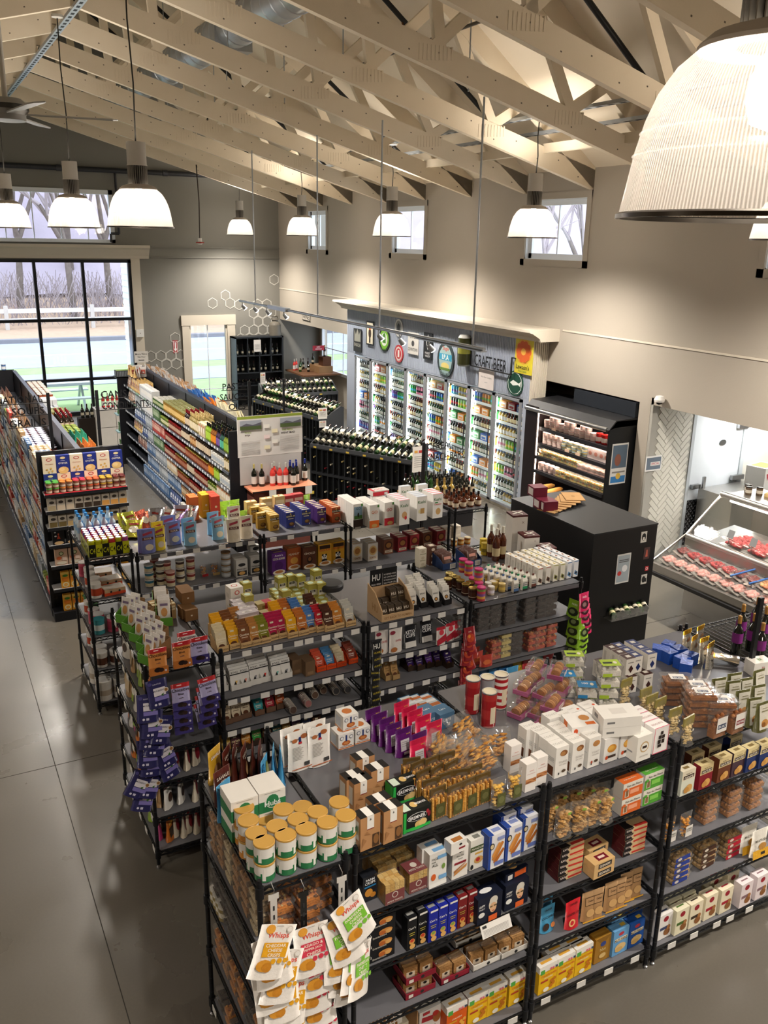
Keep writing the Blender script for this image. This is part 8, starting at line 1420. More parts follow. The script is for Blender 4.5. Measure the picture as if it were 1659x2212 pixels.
def wine_rack(p,ang,Lw,label,nb,seed,zf=1.0,zbk=1.2,dep=.5):
    o = thing('wine_rack',label,'wine rack',(p[0],p[1],0),ang,group='charcoal wine racks'); g = '#26282b'
    ob('carcass',MB().box(0,Lw,.06,dep,0,zf-.06,'#0c0d0e','powder').prism([(0,0),(dep,0),(dep,zbk),(dep*.85,zbk+.02),(0,zf)],-.02,0,'#3a3d42','powder','x').prism([(0,0),(dep,0),(dep,zbk),(dep*.85,zbk+.02),(0,zf)],Lw,Lw+.02,'#3a3d42','powder','x'),o)
    n = int(Lw/.115)
    for i in range(n+1): ob('divider',MB().box(Lw*i/n-.006,Lw*i/n+.006,0,.07,0,zf-.05,g,'powder'),o)
    for z in (.02,zf*.5,zf-.05): ob('rail',MB().box(0,Lw,-.005,.07,z-.02,z+.02,g,'powder'),o)
    ob('display_tray',MB().prism([(0,zf-.03),(dep,zbk-.03),(dep,zbk-.01),(0,zf-.01)],0,Lw,'#2c2e32','powder','x').box(0,Lw,-.015,.0,zf-.05,zf+.02,'#4a4c50','powder'),o)
    rr = random.Random(seed); sl = math.atan2(zbk-zf,dep); Mo = Matrix.Translation((p[0],p[1],0)) @ Matrix.Rotation(ang,4,'Z')
    for i in range(nb):
        for r_ in range(2):
            M2_ = Mo @ Matrix.Translation((.06+(Lw-.12)*i/(nb-1),.02+.2*r_,zf+.03+(.2*r_)*math.tan(sl)+.05*r_)) @ Matrix.Rotation(-PI/2+sl,4,'X') @ Matrix.Rotation(rr.uniform(-.5,.5),4,'Z')
            ob_ = put(rr.choice(('w_dk','w_dk','w_gr')),(0,0,0),0,'wine bottle lying on the %s, %s tier, %s along' % (label.split(' wine')[0]+' wine rack',('lower','upper')[r_],ORD[i]),label.split(',')[0]+' bottles'); ob_.matrix_world = M2_
    for i in range(0,nb,3):
        c = ob('price_card',MB().box(-.045,.045,-.001,.001,0,.06,'#e0dcd6','card'),o,(.1+(Lw-.2)*i/nb,.3,zbk+.03),rot=(-.9,0,0)); ob('shelf_tag',MB().box(-.03,.03,-.018,-.016,zf-.05,zf-.02,'#d8b84a','card'),o,(.1+(Lw-.2)*i/nb,0,0))
    corks = MB()
    for i in range(n):
        for z in [.1+.085*k for k in range(9)]:
            if rr.random() < .3: corks.tube((Lw*(i+.5)/n,.0,z),(Lw*(i+.5)/n,.06,z),.014,6,rr.choice(('#b5a068','#c9c0a8','#7a2028','#3a3a30')),'gloss')
    ob('bottle_necks',corks,o,kind='stuff'); return o
wine_rack((5.86,13.76),math.atan2(-1.79,.99),2.05,'nearest charcoal wine rack, before the beer doors',16,1)
wine_rack((6.45,18.4),math.atan2(-2.75,.5),2.75,'middle charcoal wine rack, end on behind the poster',20,2)
wine_rack((6.86,18.75),-.09,1.75,'far charcoal wine rack, beside the beer cooler corner',15,3)
def card(name,p,w,h,c,art,label,rz=0,tilt=0): return ob(name,MB().box(-w/2,w/2,-.001,.001,0,h,c,'card').art(art,(-w/2,-.001,0),(1,0,0),(0,0,1),w,h),loc=p,rot=(tilt,0,rz),label=label,cat='card')
lines = [('r',.15,.2+.08*i,.85,.22+.08*i,'#8a8884') for i in range(6)]
for (u,v,y,w,h,nm) in ((902,1020,11.72,.2,.42,'tall white info card at the end of the nearest wine rack'),(697,905,15.5,.19,.22,'white info card on the middle wine rack end'),(697,923,15.48,.15,.13,'small white card on the middle wine rack gable'),(568,830,18.6,.12,.26,'white info card on the far wine rack end')):
    q = at_y(u,v,y); card('info_card',tuple(q),w,h,'#dddad5',lines+[('r',.15,.75,.45,.85,'#d8a04a'),('r',.55,.75,.85,.85,'#b83a3a')],nm)
bx = thing('beer_table','low dark display table crowded with dark bottles','table',(6.75,11.25,0)); ob('top',MB().box(0,.95,0,.8,.5,.54,'#1d1c1c','powder'),bx); ob('body',MB().box(.05,.9,.05,.75,0,.5,'#15161a','powder'),bx)
KB('beer','dark_beer_bottle',.033,.28,'#14120e','#1a1a1a','#b5a58a',n=8,sep=False)
for i in range(8):
    for j in range(6): put('beer',(6.81+i*.115,11.31+j*.125,.54),0,'dark stout bottle on the low display table, column %s row %s' % (NUM[i],NUM[j]),'bottles on the low table')
KB('w_grc','green_bottle',.036,.3,'#1c3a16','#1a2a18','#2a4a24','green_glass',n=8,sep=False)
cb_ = thing('open_wine_carton','open kraft carton of green and red capped bottles','carton',(6.35,11.1,.0)); ob('carton',MB().box(0,.5,0,.4,.45,.7,'#a8804e','kraft').box(.02,.48,.05,.35,0,.45,'#1a1a1c','powder'),cb_)
for i in range(8): put('w_grc' if i % 2 else 'w_dk',(6.4+(i % 4)*.12,11.18+(i//4)*.16,.7),0,'%s bottle at the open kraft carton, %s' % (('dark','green')[i % 2],ORD[i]),'bottles at the kraft carton')
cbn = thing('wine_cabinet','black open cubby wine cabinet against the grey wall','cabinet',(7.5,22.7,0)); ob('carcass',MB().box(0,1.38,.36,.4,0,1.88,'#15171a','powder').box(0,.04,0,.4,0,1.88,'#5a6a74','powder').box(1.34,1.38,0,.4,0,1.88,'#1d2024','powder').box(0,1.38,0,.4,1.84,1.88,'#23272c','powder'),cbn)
for z in (1.38,.92,.58,.3): ob('shelf',MB().box(.04,1.34,0,.36,z-.02,z,'#23272c','powder'),cbn)
for x in (.36,.69,1.02): ob('divider',MB().box(x-.012,x+.012,0,.36,.92,1.84,'#23272c','powder'),cbn)
for z in (1.38,.92):
    for i,x in enumerate((.1,.25,.43,.56,.76,.9,1.1,1.24)): put('w_dk',(7.5+x,22.84,z),0,'wine bottle standing in the cubby cabinet, %s along, %s row' % (ORD[i],'upper' if z > 1 else 'middle'),'bottles in the cubby cabinet')
for i in range(7): o = put('w_dk',(7.6+.19*i,22.98,.66),0,'wine bottle lying in the lower cabinet shelf, %s along' % ORD[i],'lying bottles in the cabinet'); o.rotation_euler = (1.3,0,0)
card('cabinet_card',(8.12,22.68,1.48),.2,.32,'#d2cfca',lines,'white card hung on the wine cabinet front')
mk = thing('milk_can','old grey milk can on top of the wine cabinet','can',(8.72,22.9,1.88)); ob('body',MB().lathe([(0,0),(.16,0),(.16,.28),(.14,.33),(.08,.37),(.08,.41),(.1,.42),(.09,.45),(0,.45)],18,'#6a655c','powder'),mk); ob('handle',MB().path([(-.1,0,.42),(-.07,0,.5),(.07,0,.5),(.1,0,.42)],.01,6,'#3a342c'),mk)
nt = thing('niche_shelf_table','wooden display table in the wine niche','table',(9.0,21.6,0)); ob('top',MB().box(0,1.1,0,1.3,.9,.94,'#6a4a34','kraft'),nt); ob('crate',MB().box(.55,.95,.2,.9,.94,1.12,'#8a6a4a','kraft'),nt); ob('crate',MB().box(.7,.95,.3,.6,1.12,1.36,'#5a3a2a','kraft'),nt)
for i,(x,y,z,k) in enumerate(((9.82,22.05,1.36,'w_red'),(9.6,22.35,1.12,'w_dk'),(9.15,22.6,.94,'w_rose'),(9.25,22.7,.94,'w_rose'),(9.4,22.75,.94,'w_dk'),(9.5,22.8,.94,'w_dk'),(9.35,22.6,.94,'w_gr'),(9.65,22.8,.94,'w_dk'),(9.2,22.3,.94,'w_gr'),(9.4,22.2,.94,'w_dk'))): put(k,(x,y,z),0,'bottle on the niche display table, %s' % ('raised on the small crate','on the wide crate')[i] if i < 2 else 'bottle on the niche display table beside the crates, %s' % ORD[i-2],'bottles on the niche table')
card('new_arrivals_sign',tuple(at_y(688,757,22.0)),.34,.13,'#b8283a',[('t','NEW',.5,.7,.25,'#fff'),('t','ARRIVALS',.5,.3,.25,'#fff')],'red sign reading new arrivals in the wine niche')
flat('wine_sign',661,685,XW,.5,.18,'#c9c2b6',[('r',0,0,1,.1,'#16171a'),('r',0,0,.04,1,'#16171a'),('r',.96,0,1,1,'#16171a'),('t','WINE',.5,.5,.6,'#16171a',.8)],'black wine sign on the beige wall header','sign','x',.02)
card('more_wine_card',tuple(at_y(306,783,17.7)),.27,.22,'#d8d6d2',[('t','More Wine',.5,.75,.16,'#444'),('t','This Way!',.5,.48,.16,'#444'),('r',.3,.18,.7,.24,'#222')],'white card reading more wine this way')
KC('whblock','white_block',.42,.4,.4,'#d6d2cc',())
for i in range(2):
    for l in range(2): put('whblock',(3.45+.43*i,19.6,.41*l),0,'white display cube by the window, %s %s' % (('upper','lower')[1-l],('outer','inner')[i]),'white display cubes')
for i in range(8): put('w_dk' if i < 4 else 'w_rose',(3.0+.1*i if i < 4 else 3.05+.1*i,19.6,.62 if i < 4 else .82),0,'%s wine bottle in a small case by the window, %s' % (('dark','pink')[i//4],ORD[i % 4]),'bottles in window cases')
ob('window_case',MB().box(2.9,3.38,19.5,19.75,0,.62,'#2a2420','kraft'),label='dark case stand by the storefront window',cat='case')
pt = thing('picnic_table','white picnic table outside the storefront','table',(3.3,25.4,GZ)); ob('top',MB().box(-.9,.9,-.4,.4,.74,.8,'#c9d4dc','powder'),pt)
for y in (-.75,.75): ob('bench',MB().box(-.9,.9,y-.14,y+.14,.42,.46,'#c9d4dc','powder'),pt)
for x in (-.6,.6): ob('leg',MB().bar((x,-.7,0),(x,0,.75),.06,'#b5c0c8').bar((x,.7,0),(x,0,.75),.06,'#b5c0c8'),pt)
# ================================================================== BEER COOLER
XC = 8.647
bc = thing('beer_cooler','blue grey walk in beer cooler with eight glass doors','cooler',(0,0,0))
m = MB().box(XC,XW,11.335,18.17,1.97,2.93,'#fff','cooler_blue').box(XC,XW,17.78,18.17,0,1.97,'#fff','cooler_blue').box(XC,XW,11.335,11.48,0,1.97,'#fff','cooler_blue').box(XC,8.8,11.48,17.78,0,.06,'#cfcac0','trim_cream')
for i in range(150): y = 11.36+i*.0453; m.box(XC-.008,XC,y,y+.02,2.0,2.92,'#fff','cooler_blue')
ob('front_panel',m,bc); m = MB().box(XC,XW,11.325,11.335,0,2.93,'#fff','trim_cream')
for i in range(8): m.box(XC+.01+i*.04,XC+.03+i*.04,11.31,11.33,0,2.93,'#fff','trim_cream')
ob('side_panel',m,bc); pf = [(0,2.93),(-.04,2.93),(-.06,2.98),(-.2,3.06),(-.26,3.08),(-.26,3.12),(0,3.12)]
ob('cornice',MB().prism([(XC+a,z) for a,z in pf]+[(XW,3.12),(XW,2.93)],11.08,18.4,'#fff','trim_cream','y'),bc)
ob('cabinet_liner',MB().box(9.5,9.55,11.45,17.8,0,1.97,'#c9d2d2','gloss').box(XC+.05,9.5,11.45,17.8,0,.08,'#c9d2d2','gloss').box(XC+.05,9.5,11.45,17.8,1.95,1.97,'#c9d2d2','gloss'),bc)
DW = (17.74-11.52)/8; LZ = [.1,.33,.56,.79,1.02,1.25,1.48,1.7]
for d_ in range(8):
    y0 = 11.52+d_*DW; dr = ob('door',MB().box(XC-.02,XC+.02,y0,y0+.045,.06,1.95,'#8a8d92','powder').box(XC-.02,XC+.02,y0+DW-.045,y0+DW,.06,1.95,'#8a8d92','powder').box(XC-.02,XC+.02,y0,y0+DW,.06,.1,'#8a8d92','powder').box(XC-.02,XC+.02,y0,y0+DW,1.91,1.95,'#8a8d92','powder'),bc)
    ob('pane',MB().box(XC-.002,XC+.002,y0+.045,y0+DW-.045,.1,1.91,'#fff','glass'),dr); ob('handle',MB().tube((XC-.05,y0+.06,.8),(XC-.05,y0+.06,1.3),.01,6,'#2a2b2e'),dr)
    ob('light_strip',MB().box(XC+.022,XC+.04,y0+DW-.03,y0+DW+.0,.12,1.9,'#fff','ledstrip'),bc); ob('upright',MB().box(XC+.14,XC+.17,y0-.02,y0+.02,.1,1.9,'#d0d6d6','gloss'),bc)
    for z in LZ: ob('shelf',MB().box(XC+.07,9.4,y0,y0+DW,z-.02,z,'#c8d0d2','gloss').box(XC+.06,XC+.07,y0,y0+DW,z-.035,z+.012,'#dfe6e8','gloss'),bc)
CC = ['#c8cfd4','#3a8a44','#2f62b4','#d8862c','#b02a30','#20242a','#7ab83a','#6a4a94','#3aa0c0','#d8c03a','#c87a94','#e0ded8']
for i,c in enumerate(CC): K('can%d' % i,'beer_can','can',MB().lathe([(0,0,c,'gloss'),(.03,0,c,'gloss'),(.033,.008,c,'gloss'),(.033,.05,CC[(i*5+3) % 12],'gloss'),(.033,.09,c,'gloss'),(.033,.15,c,'gloss'),(.027,.16,'#c9c9cc','metal'),(0,.16,'#c9c9cc','metal')],8),h=.16,d=.066)
for i,(g,cp,lb,f) in enumerate((('#1c3a16','#c9a23a','#d8d4cc','green_glass'),('#3a1c0a','#b02a30','#d8c8a0','amber_glass'),('#b89a4a','#2f62b4','#d8d8d4','pale_glass'),('#14160f','#22242a','#c9c4ba','dark_glass'))): KB('bb%d' % i,'chilled_bottle',.032,.19,g,cp,lb,f,n=8,sep=False)
for i,c in enumerate(('#b02a30','#2f62b4','#d8862c','#3a8a44')): KC('sx%d' % i,'beer_six_pack',.2,.13,.13,c,[('r',.1,.2,.9,.8,'#d8d4cc'),('r',.2,.3,.8,.6,c)])
r3 = random.Random(3)
for d_ in range(8):
    for li,z in enumerate(LZ):
        y0 = 11.52+d_*DW+.04; kind = r3.random(); lab = ' behind glass, %s cooler door from deli case, %s shelf, %%s along' % (ORD[d_],ORD[li])
        if kind < .14:
            for i in range(3): put('sx%d' % r3.randrange(4),(XC+.15,y0+.1+i*.25,z),-PI/2,'boxed six pack'+lab % ORD[i],'beer six packs')
        else:
            bot = (kind < .5) if d_ < 5 else (kind < .75); k1 = r3.randrange(12); k2 = r3.randrange(4)
            for i in range(9):
                if i % 3 == 0: k1 = r3.randrange(12); k2 = r3.randrange(4)
                put(('bb%d' % k2) if bot else ('can%d' % k1),(XC+.11,y0+i*.0864,z),r3.uniform(0,3),('chilled bottle' if bot else 'beer can')+lab % ORD[i],'cooler bottles' if bot else 'cooler cans')
# brewery plaques
def disc(name,u,v,d,c1,c2,txt,label,hs=1.0,art=(),n=20):
    p = at_x(u,v,XC-.03); m = MB()
    m.prism([(d/2*math.cos(2*PI*i/n),d/2*hs*math.sin(2*PI*i/n)) for i in range(n)],0,.015,c1,'card','x'); m.art([('e',.5,.5,.4,.4,c2),*art,('t',txt,.5,.12,.1,c2,.6)],(0,d/2,-d*hs/2),(0,-1,0),(0,0,1),d,d*hs); ob(name,m,loc=tuple(p),label=label,cat='sign')
PL = XC-.025
flat('brewery_plaque',772,735,PL,.38,.5,'#2a2c2c',[('p',[(.1,.45),(.1,.95),(.3,.75),(.5,1),(.7,.75),(.9,.95),(.9,.45)],'#8a8a80'),('t','ENOCH',.5,.3,.15,'#a5a598',.8)],'dark crowned brewery plaque on the cooler panel','sign','x',.015)
flat('framed_print',799,720,PL,.33,.5,'#1d1d1d',[('r',.08,.06,.92,.94,'#d8d0b8'),('e',.5,.5,.2,.22,'#3a2a20'),('e',.5,.72,.15,.08,'#c8602c'),('r',.4,.1,.6,.3,'#2a2018')],'black framed pale print on the cooler panel','sign','x',.015)
disc('brewery_disc',830,733,.5,'#1d2a18','#7ab83a','BREW','round green and black brewery sign',1,[('e',.5,.5,.28,.28,'#e0e8d8'),('p',[(.35,.35),(.65,.35),(.6,.7),(.5,.78),(.4,.7)],'#4a8a2a')])
disc('brewery_disc',861,708,.32,'#d2d2ce','#8a8a86','ALE','small round white brewery sign near the track rail',1.1,[('e',.5,.5,.2,.25,'#2a2a2a')]); disc('brewery_disc',861,764,.36,'#b8343a','#d8c8c4','BEER','round red brewery sign',1,[('e',.5,.5,.3,.3,'#b8343a'),('r',.4,.3,.6,.7,'#e8e0dc')])
flat('brewery_plaque',892,742,PL,.4,.42,'#cfccc6',[('t','ENTER',.5,.8,.14,'#444'),('e',.5,.5,.14,.14,'#444'),('t','DOWNTOWN',.5,.22,.16,'#333')],'white square sign reading enter downtown','sign','x',.015)
flat('brewery_plaque',924,748,PL,.32,.5,'#1b1d20',[('p',[(.5,.35),(.7,.65),(.5,.95),(.3,.65)],'#d8d8d4'),('p',[(.5,.42),(.63,.65),(.5,.88),(.37,.65)],'#1b1d20'),('t','FOREST',.5,.24,.08,'#ccc'),('t','VALLEY',.5,.13,.08,'#ccc')],'black plaque with a white knot','sign','x',.015)
disc('brewery_disc',962,777,.58,'#2f3a3c','#8fa8a8','DOUBLE IPA','large oval ale sign with blue letters',1.12,[('r',.12,.48,.88,.66,'#3a8aa8'),('t','I.P.A',.5,.57,.14,'#e8e8d8',.6),('t','Single',.5,.8,.14,'#b8482c',.6),('e',.5,.32,.25,.1,'#c9b870'),('r',.2,.2,.8,.27,'#5a7a3a')],24)
p = at_x(1003,757,XC-.1); o = ob('can_cutout',MB().lathe([(0,-.27,'#3a3c20'),(.1,-.27,'#8a8a80'),(.12,-.24,'#3a3c20'),(.12,-.05,'#8a8a3a'),(.12,.1,'#3a3c20'),(.12,.22,'#a5a5a0'),(.09,.27,'#b5b5b0'),(0,.27,'#b5b5b0')],16,fin='gloss'),loc=tuple(p),label='oversized gold and black beer can on the cooler panel',cat='sign')
cs = thing('craft_beer_sign','black framed craft beer lettering sign on the cooler','sign',tuple(at_x(1060,780,XC-.06)))
ob('frame',MB().bar((0,.6,.16),(0,.6,-.15),.02).bar((0,.6,-.15),(0,-.6,-.15),.02).bar((0,-.6,-.15),(0,-.6,.13),.02).bar((0,-.6,.13),(0,-.7,.13),.02),cs); ob('lettering',MB().art([('t','CRAFT BEER',.5,.5,1,'#15161a',.95)],(-.012,.5,-.13),(0,-1,0),(0,0,1),1.0,.2,fin='powder'),cs)
sun = [('e',.5+.3*math.cos(a),.63+.22*math.sin(a),.13,.1,'#d8642c') for a in [k*PI/5 for k in range(10)]]
flat('brewery_plaque',1131,770,PL,.46,.56,'#d8c83a',[('e',.5,.63,.48,.37,'#e0a83a'),*sun,('e',.5,.63,.2,.15,'#d8642c'),('e',.5,.63,.14,.1,'#e8b04a'),('t',"Lawson's",.5,.2,.13,'#1a1a14',.95),('t','Finest Liquids',.5,.07,.07,'#3a6a2a',.8)],'yellow sign with orange swirling sun','sign','x',.015)
flat('notice_sheet',1050,818,PL,.45,.36,'#d8d0cc',[('t','Wine Beer Company',.5,.55,.1,'#8a8684',.8),('r',.4,.3,.6,.33,'#aaa')],'plain white notice sheet under the craft beer sign','sign','x',.008); disc('brewery_disc',1112,828,.44,'#1f4a3a','#1f4a3a','ALES','oval green sign with a white fish',.95,[('e',.5,.5,.45,.44,'#d8e0dc'),('e',.5,.5,.42,.41,'#1f4a3a'),('p',[(.2,.5),(.4,.62),(.75,.52),(.88,.62),(.86,.4),(.72,.46),(.4,.4)],'#e8ece8')])
# ================================================================== DELI CASE
dc = thing('deli_case','black open front refrigerated deli case in the wall recess','fridge',(0,0,0)); D0,D1,DX = 9.27,11.2,8.5
ob('cabinet',MB().box(9.25,9.35,D0,D1,0,2.0,'#0e0e10','powder').box(DX,9.3,D0,D1,0,.35,'#0e0e10','powder').box(DX,9.3,D1-.3,D1,.35,1.95,'#191010','powder'),dc)
ob('side_panel',MB().prism([(DX+.02,0),(9.3,0),(9.3,2.02),(DX+.12,2.02),(DX+.0,1.9)],D0-.03,D0,'#111214','powder','y'),dc)
ob('canopy',MB().prism([(DX-.02,1.9),(DX+.1,2.03),(9.3,2.06),(9.3,1.95),(DX+.1,1.93)],D0-.03,D1,'#191a1d','powder','y'),dc); ob('hood',MB().box(8.95,9.05,D0-.02,10.6,2.05,2.26,'#20242a','powder'),dc)
ob('handle_bar',MB().tube((DX,D0+.02,1.9),(DX,D1,1.9),.035,10,'#a8a8a6','metal'),dc); ob('light_strip',MB().box(DX+.1,DX+.16,D0+.05,D1-.35,1.9,1.92,'#fff','warmstrip'),dc); ob('edge_strip',MB().box(DX+.02,DX+.03,D1-.31,D1-.3,.4,1.88,'#fff','warmstrip'),dc)
DZ = [1.637,1.38,1.177,.955,.6]; FD = [['#d8a8a8','#e0b8b0','#d0a08a'],['#d8c8b8','#c9a890','#d8b0a0'],['#c9a070','#d8b890','#c8a8a0'],['#c9b890','#b8a888','#c8643a'],['#d8b078','#c89a60','#e0c090']]
SJ('dcup','deli_cup',.055,.06,'#d8b0a8','#d0c0b8','#d8c8c4','tub'); SJ('dred','soup_tub',.055,.14,'#a8201e','#d8ccc4','#b02a26','tub'); SJ('dcupy','deli_cup',.055,.05,'#c8b868','#8aa0b0','#d8d4c8','tub')
KT1('dtray','deli_tray',.18,.16,.05,['#d0a898','#c89888','#d8b8a8'],seed=31,n=20,r=.02); KT1('dtray2','deli_tray',.16,.14,.06,['#b8a060','#8a9a4a','#c87a3a'],seed=32,n=24,r=.018); KC('hummus','pale_pack',.12,.05,.16,'#d8c8c4',[('e',.5,.5,.3,.2,'#c88878')],(),fin='film',cat='pack')
K('bag_u','baguette','bread',MB().lathe([(0,-.22),(.03,-.19),(.042,-.1),(.045,.05),(.04,.15),(.02,.21),(0,.22)],8,'#c8964e','food'),h=.09,d=.09)
for li,z in enumerate(DZ):
    s = ob('shelf',MB().box(DX+.06-.02*li,9.25,D0,D1-.3,z-.02,z-.002,'#15151a','powder').box(DX+.05-.02*li,DX+.06-.02*li,D0,D1-.3,z-.05,z+.004,'#1c1c20','powder'),dc); ob('shelf_light',MB().box(DX+.08-.02*li,DX+.13-.02*li,D0+.05,D1-.35,z-.034,z-.024,'#fff','warmstrip'),s)
    for i in range(13):
        y = 10.82-i*.12; f = i/13; g = 'deli case shelf %s' % ('one','two','three','four','five')[li]; nm = ', %s from the window side of %s' % (ORD[i],g)
        if li == 0: k,lv = ('dred',1) if i > 9 else ('dcup',3 if i % 3 else 2)
        elif li == 1: k,lv = ('hummus',1) if i > 8 else ('dcup' if i < 4 else 'dcupy',3)
        elif li == 2: k,lv = ('dtray',2) if i > 7 else ('dtray2',2)
        elif li == 3: k,lv = ('dcup',2) if i < 4 else ('dtray2',2)
        else: k,lv = ('bag_u',1) if i < 7 else ('dtray',2)
        for l in range(lv):
            o = put(k,(DX+.15-.02*li+.02*R.random(),y,z+l*(KD[k][4]+.001)),-PI/2,KD[k][0].replace('_',' ')+nm+(', layer '+NUM[l] if lv > 1 else ''),g+' food')
            if k == 'bag_u': o.rotation_euler = (0,PI/2,R.uniform(-.2,.2)); o.location.z = z+.045+.05*(i % 2)
for i,(y,z) in enumerate(((10.55,1.62),(10.2,1.36),(9.95,1.36))): ob('price_card',MB().box(0,.003,-.05,.05,-.05,.06,'#d8b8a0','card'),dc,(DX+.06,y,z))
flat('deli_poster',1337,1002,D0-.03,.3,.6,'#d8d6d2',[('r',.05,.4,.95,.96,'#5a6a7a'),('e',.4,.6,.2,.15,'#8a5a4a'),('r',.05,.04,.95,.2,'#3a78b0'),('e',.5,.2,.15,.08,'#d8b04a'),('r',.1,.28,.9,.32,'#8a8884')],'photo poster with blue base on the deli case side','poster')
# ================================================================== BLACK FRIDGE
bf = thing('black_fridge','tall black cabinet with stickers, seen from its back','fridge',(5.33,5.87,0)); ob('cabinet',MB().box(0,.79,0,1.3,.03,1.83,'#0d0d0f','powder'),bf); ob('top_panel',MB().box(-.005,.795,-.005,1.3,1.83,1.845,'#1c1d20','powder'),bf); ob('base',MB().box(.03,.76,.03,1.2,0,.03,'#15151a','powder'),bf)
FY = 5.87
st = [(1346,1228,.17,.3,'#c9c9c6',[('r',.06,.05,.94,.95,'#9aa4ac'),('e',.25,.35,.15,.08,'#b83a34'),('e',.6,.5,.2,.12,'#d8dade'),('r',.15,.72,.85,.75,'#555'),('r',.15,.78,.85,.81,'#555')],'white framed notice'),(1391,1160,.075,.11,'#c9c6c0',[('e',.5,.5,.35,.35,'#1d1d1d'),('r',.35,.2,.65,.5,'#d8d4cc')],'black and white sticker, upper'),(1397,1195,.075,.12,'#4a3434',[('p',[(.3,.2),(.7,.2),(.6,.8),(.4,.8)],'#b05a4a')],'dark sticker with a red figure'),(1397,1228,.045,.045,'#b8343a',[('e',.5,.5,.35,.35,'#e0d0d0'),('e',.5,.5,.2,.2,'#b8343a')],'small round red sticker'),(1391,1251,.075,.1,'#bdbab4',[('e',.4,.5,.3,.35,'#222'),('r',.6,.2,.9,.6,'#222')],'black and white sticker, lower')]
for u,v,w,h,c,a,nm in st: flat('sticker',u,v,FY,w,h,c,a,nm+' on the black fridge','sticker',t=.002)
hd = thing('acrylic_bottle_holder','clear acrylic holder of lying wine bottles on the black fridge','holder',tuple(at_y(1345,1310,FY-.0))); ob('shelf',MB().box(-.24,.24,-.12,0,-.07,-.066,'#fff','plastic').box(-.24,.24,-.122,-.118,-.07,.02,'#fff','plastic'),hd)
hp = hd.location
for i in range(8): o = put('w_dk' if i % 3 else 'w_gr',(hp.x-.2+i*.057,hp.y-.11,hp.z-.03+.012*(i % 2)),0,'wine bottle lying in the acrylic holder, %s along' % ORD[i],'bottles in the acrylic holder'); o.rotation_euler = (0,PI/2-.25,1.2); o.scale = (.8,.8,.6)
KC('maroon','maroon_gift_box',.15,.15,.1,'#6a1a30',[('r',.1,.1,.9,.9,'#6a1a30')],[('r',.15,.15,.85,.85,'#d8d0cc')])
for i,(u,v,z) in enumerate(((1128,1098,1.946),(1158,1088,1.946),(1142,1062,2.047))): q = at_z(u,v-10,z); put('maroon',(max(q.x,5.42),q.y,z-.1),-.2,'maroon gift box on the black fridge, %s' % ('outer','inner','top')[i],'maroon gift boxes')
KC('ppad','flat_kraft_bag',.2,.3,.006,'#b08a5c',(),(),[('e',.5,.5,.1,.1,'#9a764c')],fin='kraft',cat='bag')
for i in range(7): q = at_z(1195+7*i,1098-3*i,1.85); put('ppad',(q.x,q.y,1.846+.0065*i),-1.2+.12*i,'flat kraft paper bag in the fanned pile on the black fridge, %s up' % ORD[i],'fanned kraft bags')
# ================================================================== BUTCHER CORNER
tw = ob('wall_tiled',MB().box(XW+.0,9.8,8.93,8.975,0,SOF+.1,'#a8a69e','matte'),kind='structure',label='white herringbone tiled return wall')
TW,TLn = .075,.225
tl = MB().box(-TLn/2+.003,TLn/2-.003,-.008,0,-TW/2+.003,TW/2-.003,'#fff','tile_white').mesh('tile'); c45 = math.cos(PI/4)
for i in range(-30,45):
    for mm in range(-8,9):
        for a,b,an in ((i*TW+2*TLn*mm+TLn/2,i*TW+TW/2,0),(i*TW+TLn+2*TLn*mm+TW/2,i*TW-(TLn-TW)+TLn/2,1)):
            x,z = XW+(a-b)*c45,(a+b)*c45
            if XW+.08 < x < 9.71 and .06 < z < SOF+.02: ob('tile',tl,tw,(x,8.93,z),rot=(0,-PI/4 if an == 0 else PI/4,0))
for i,y in enumerate((3.2,6.0,8.3)): ob('fill_panel',MB().box(10.4,11.6,y-.3,y+.3,2.35,2.38,'#fff','fill_glow'),label='flush light panel over the butcher counter, %s' % ('near','middle','far')[i],cat='lamp')  # glowing panels added out of view to brighten the door and tiled wall
dr = ob('door_1',MB().box(9.8,10.9,8.94,8.98,.0,2.15,'#dfe5ea','gloss'),kind='structure',label='white walk in cooler door with steel latch')
struct('frame',MB().box(9.78,9.84,8.92,8.98,0,2.2,'#b5bcc0','powder').box(10.86,10.94,8.92,8.98,0,2.2,'#b5bcc0','powder'),dr)
m = MB().box(9.84,10.86,8.925,8.94,.0,.79,'#5a5c60','metal')
for i in range(26):
    for j in range(20):
        x,z = 9.86+i*.039,.02+j*.039; d = 1 if (i+j) % 2 else -1; m.bar((x,8.923,z),(x+.022,8.923,z+d*.022),.008,'#9a9ca0','metal',.006)
struct('kick_plate',m,dr); struct('latch',MB().box(9.86,10.02,8.86,8.92,.98,1.04,'#9a9c9e','metal').bar((10.05,8.84,.96),(10.05,8.84,1.16),.03,'#b5b7b9','metal',.05),dr)
for z in (1.85,1.05): struct('hinge',MB().box(10.7,10.95,8.88,8.93,z-.03,z+.04,'#a5a7a9','metal'),dr)
struct('badge',MB().prism([(10.45+.07*math.cos(k*PI/8),1.62+.045*math.sin(k*PI/8)) for k in range(16)],8.93,8.94,'#8a9298','metal','y'),dr)
struct('wall_butcher',MB().box(10.94,13,8.93,8.98,0,SOF+.1,'#c4c6c4','tile_white'),label='pale tiled wall beside the cooler door')
flat('tile_poster',1412,1001,8.92,.3,.22,'#e0dfdd',[('r',.05,.1,.95,.9,'#6a7684'),('r',.3,.35,.9,.6,'#d8d8d4'),('t','SPECIAL',.6,.48,.14,'#b8344a',.5)],'small white framed notice on the tiled wall','notice')
mc = thing('meat_case','stainless glass fronted butcher case of red meats','display case',(0,0,0)); A0,A1 = 4.0,7.36
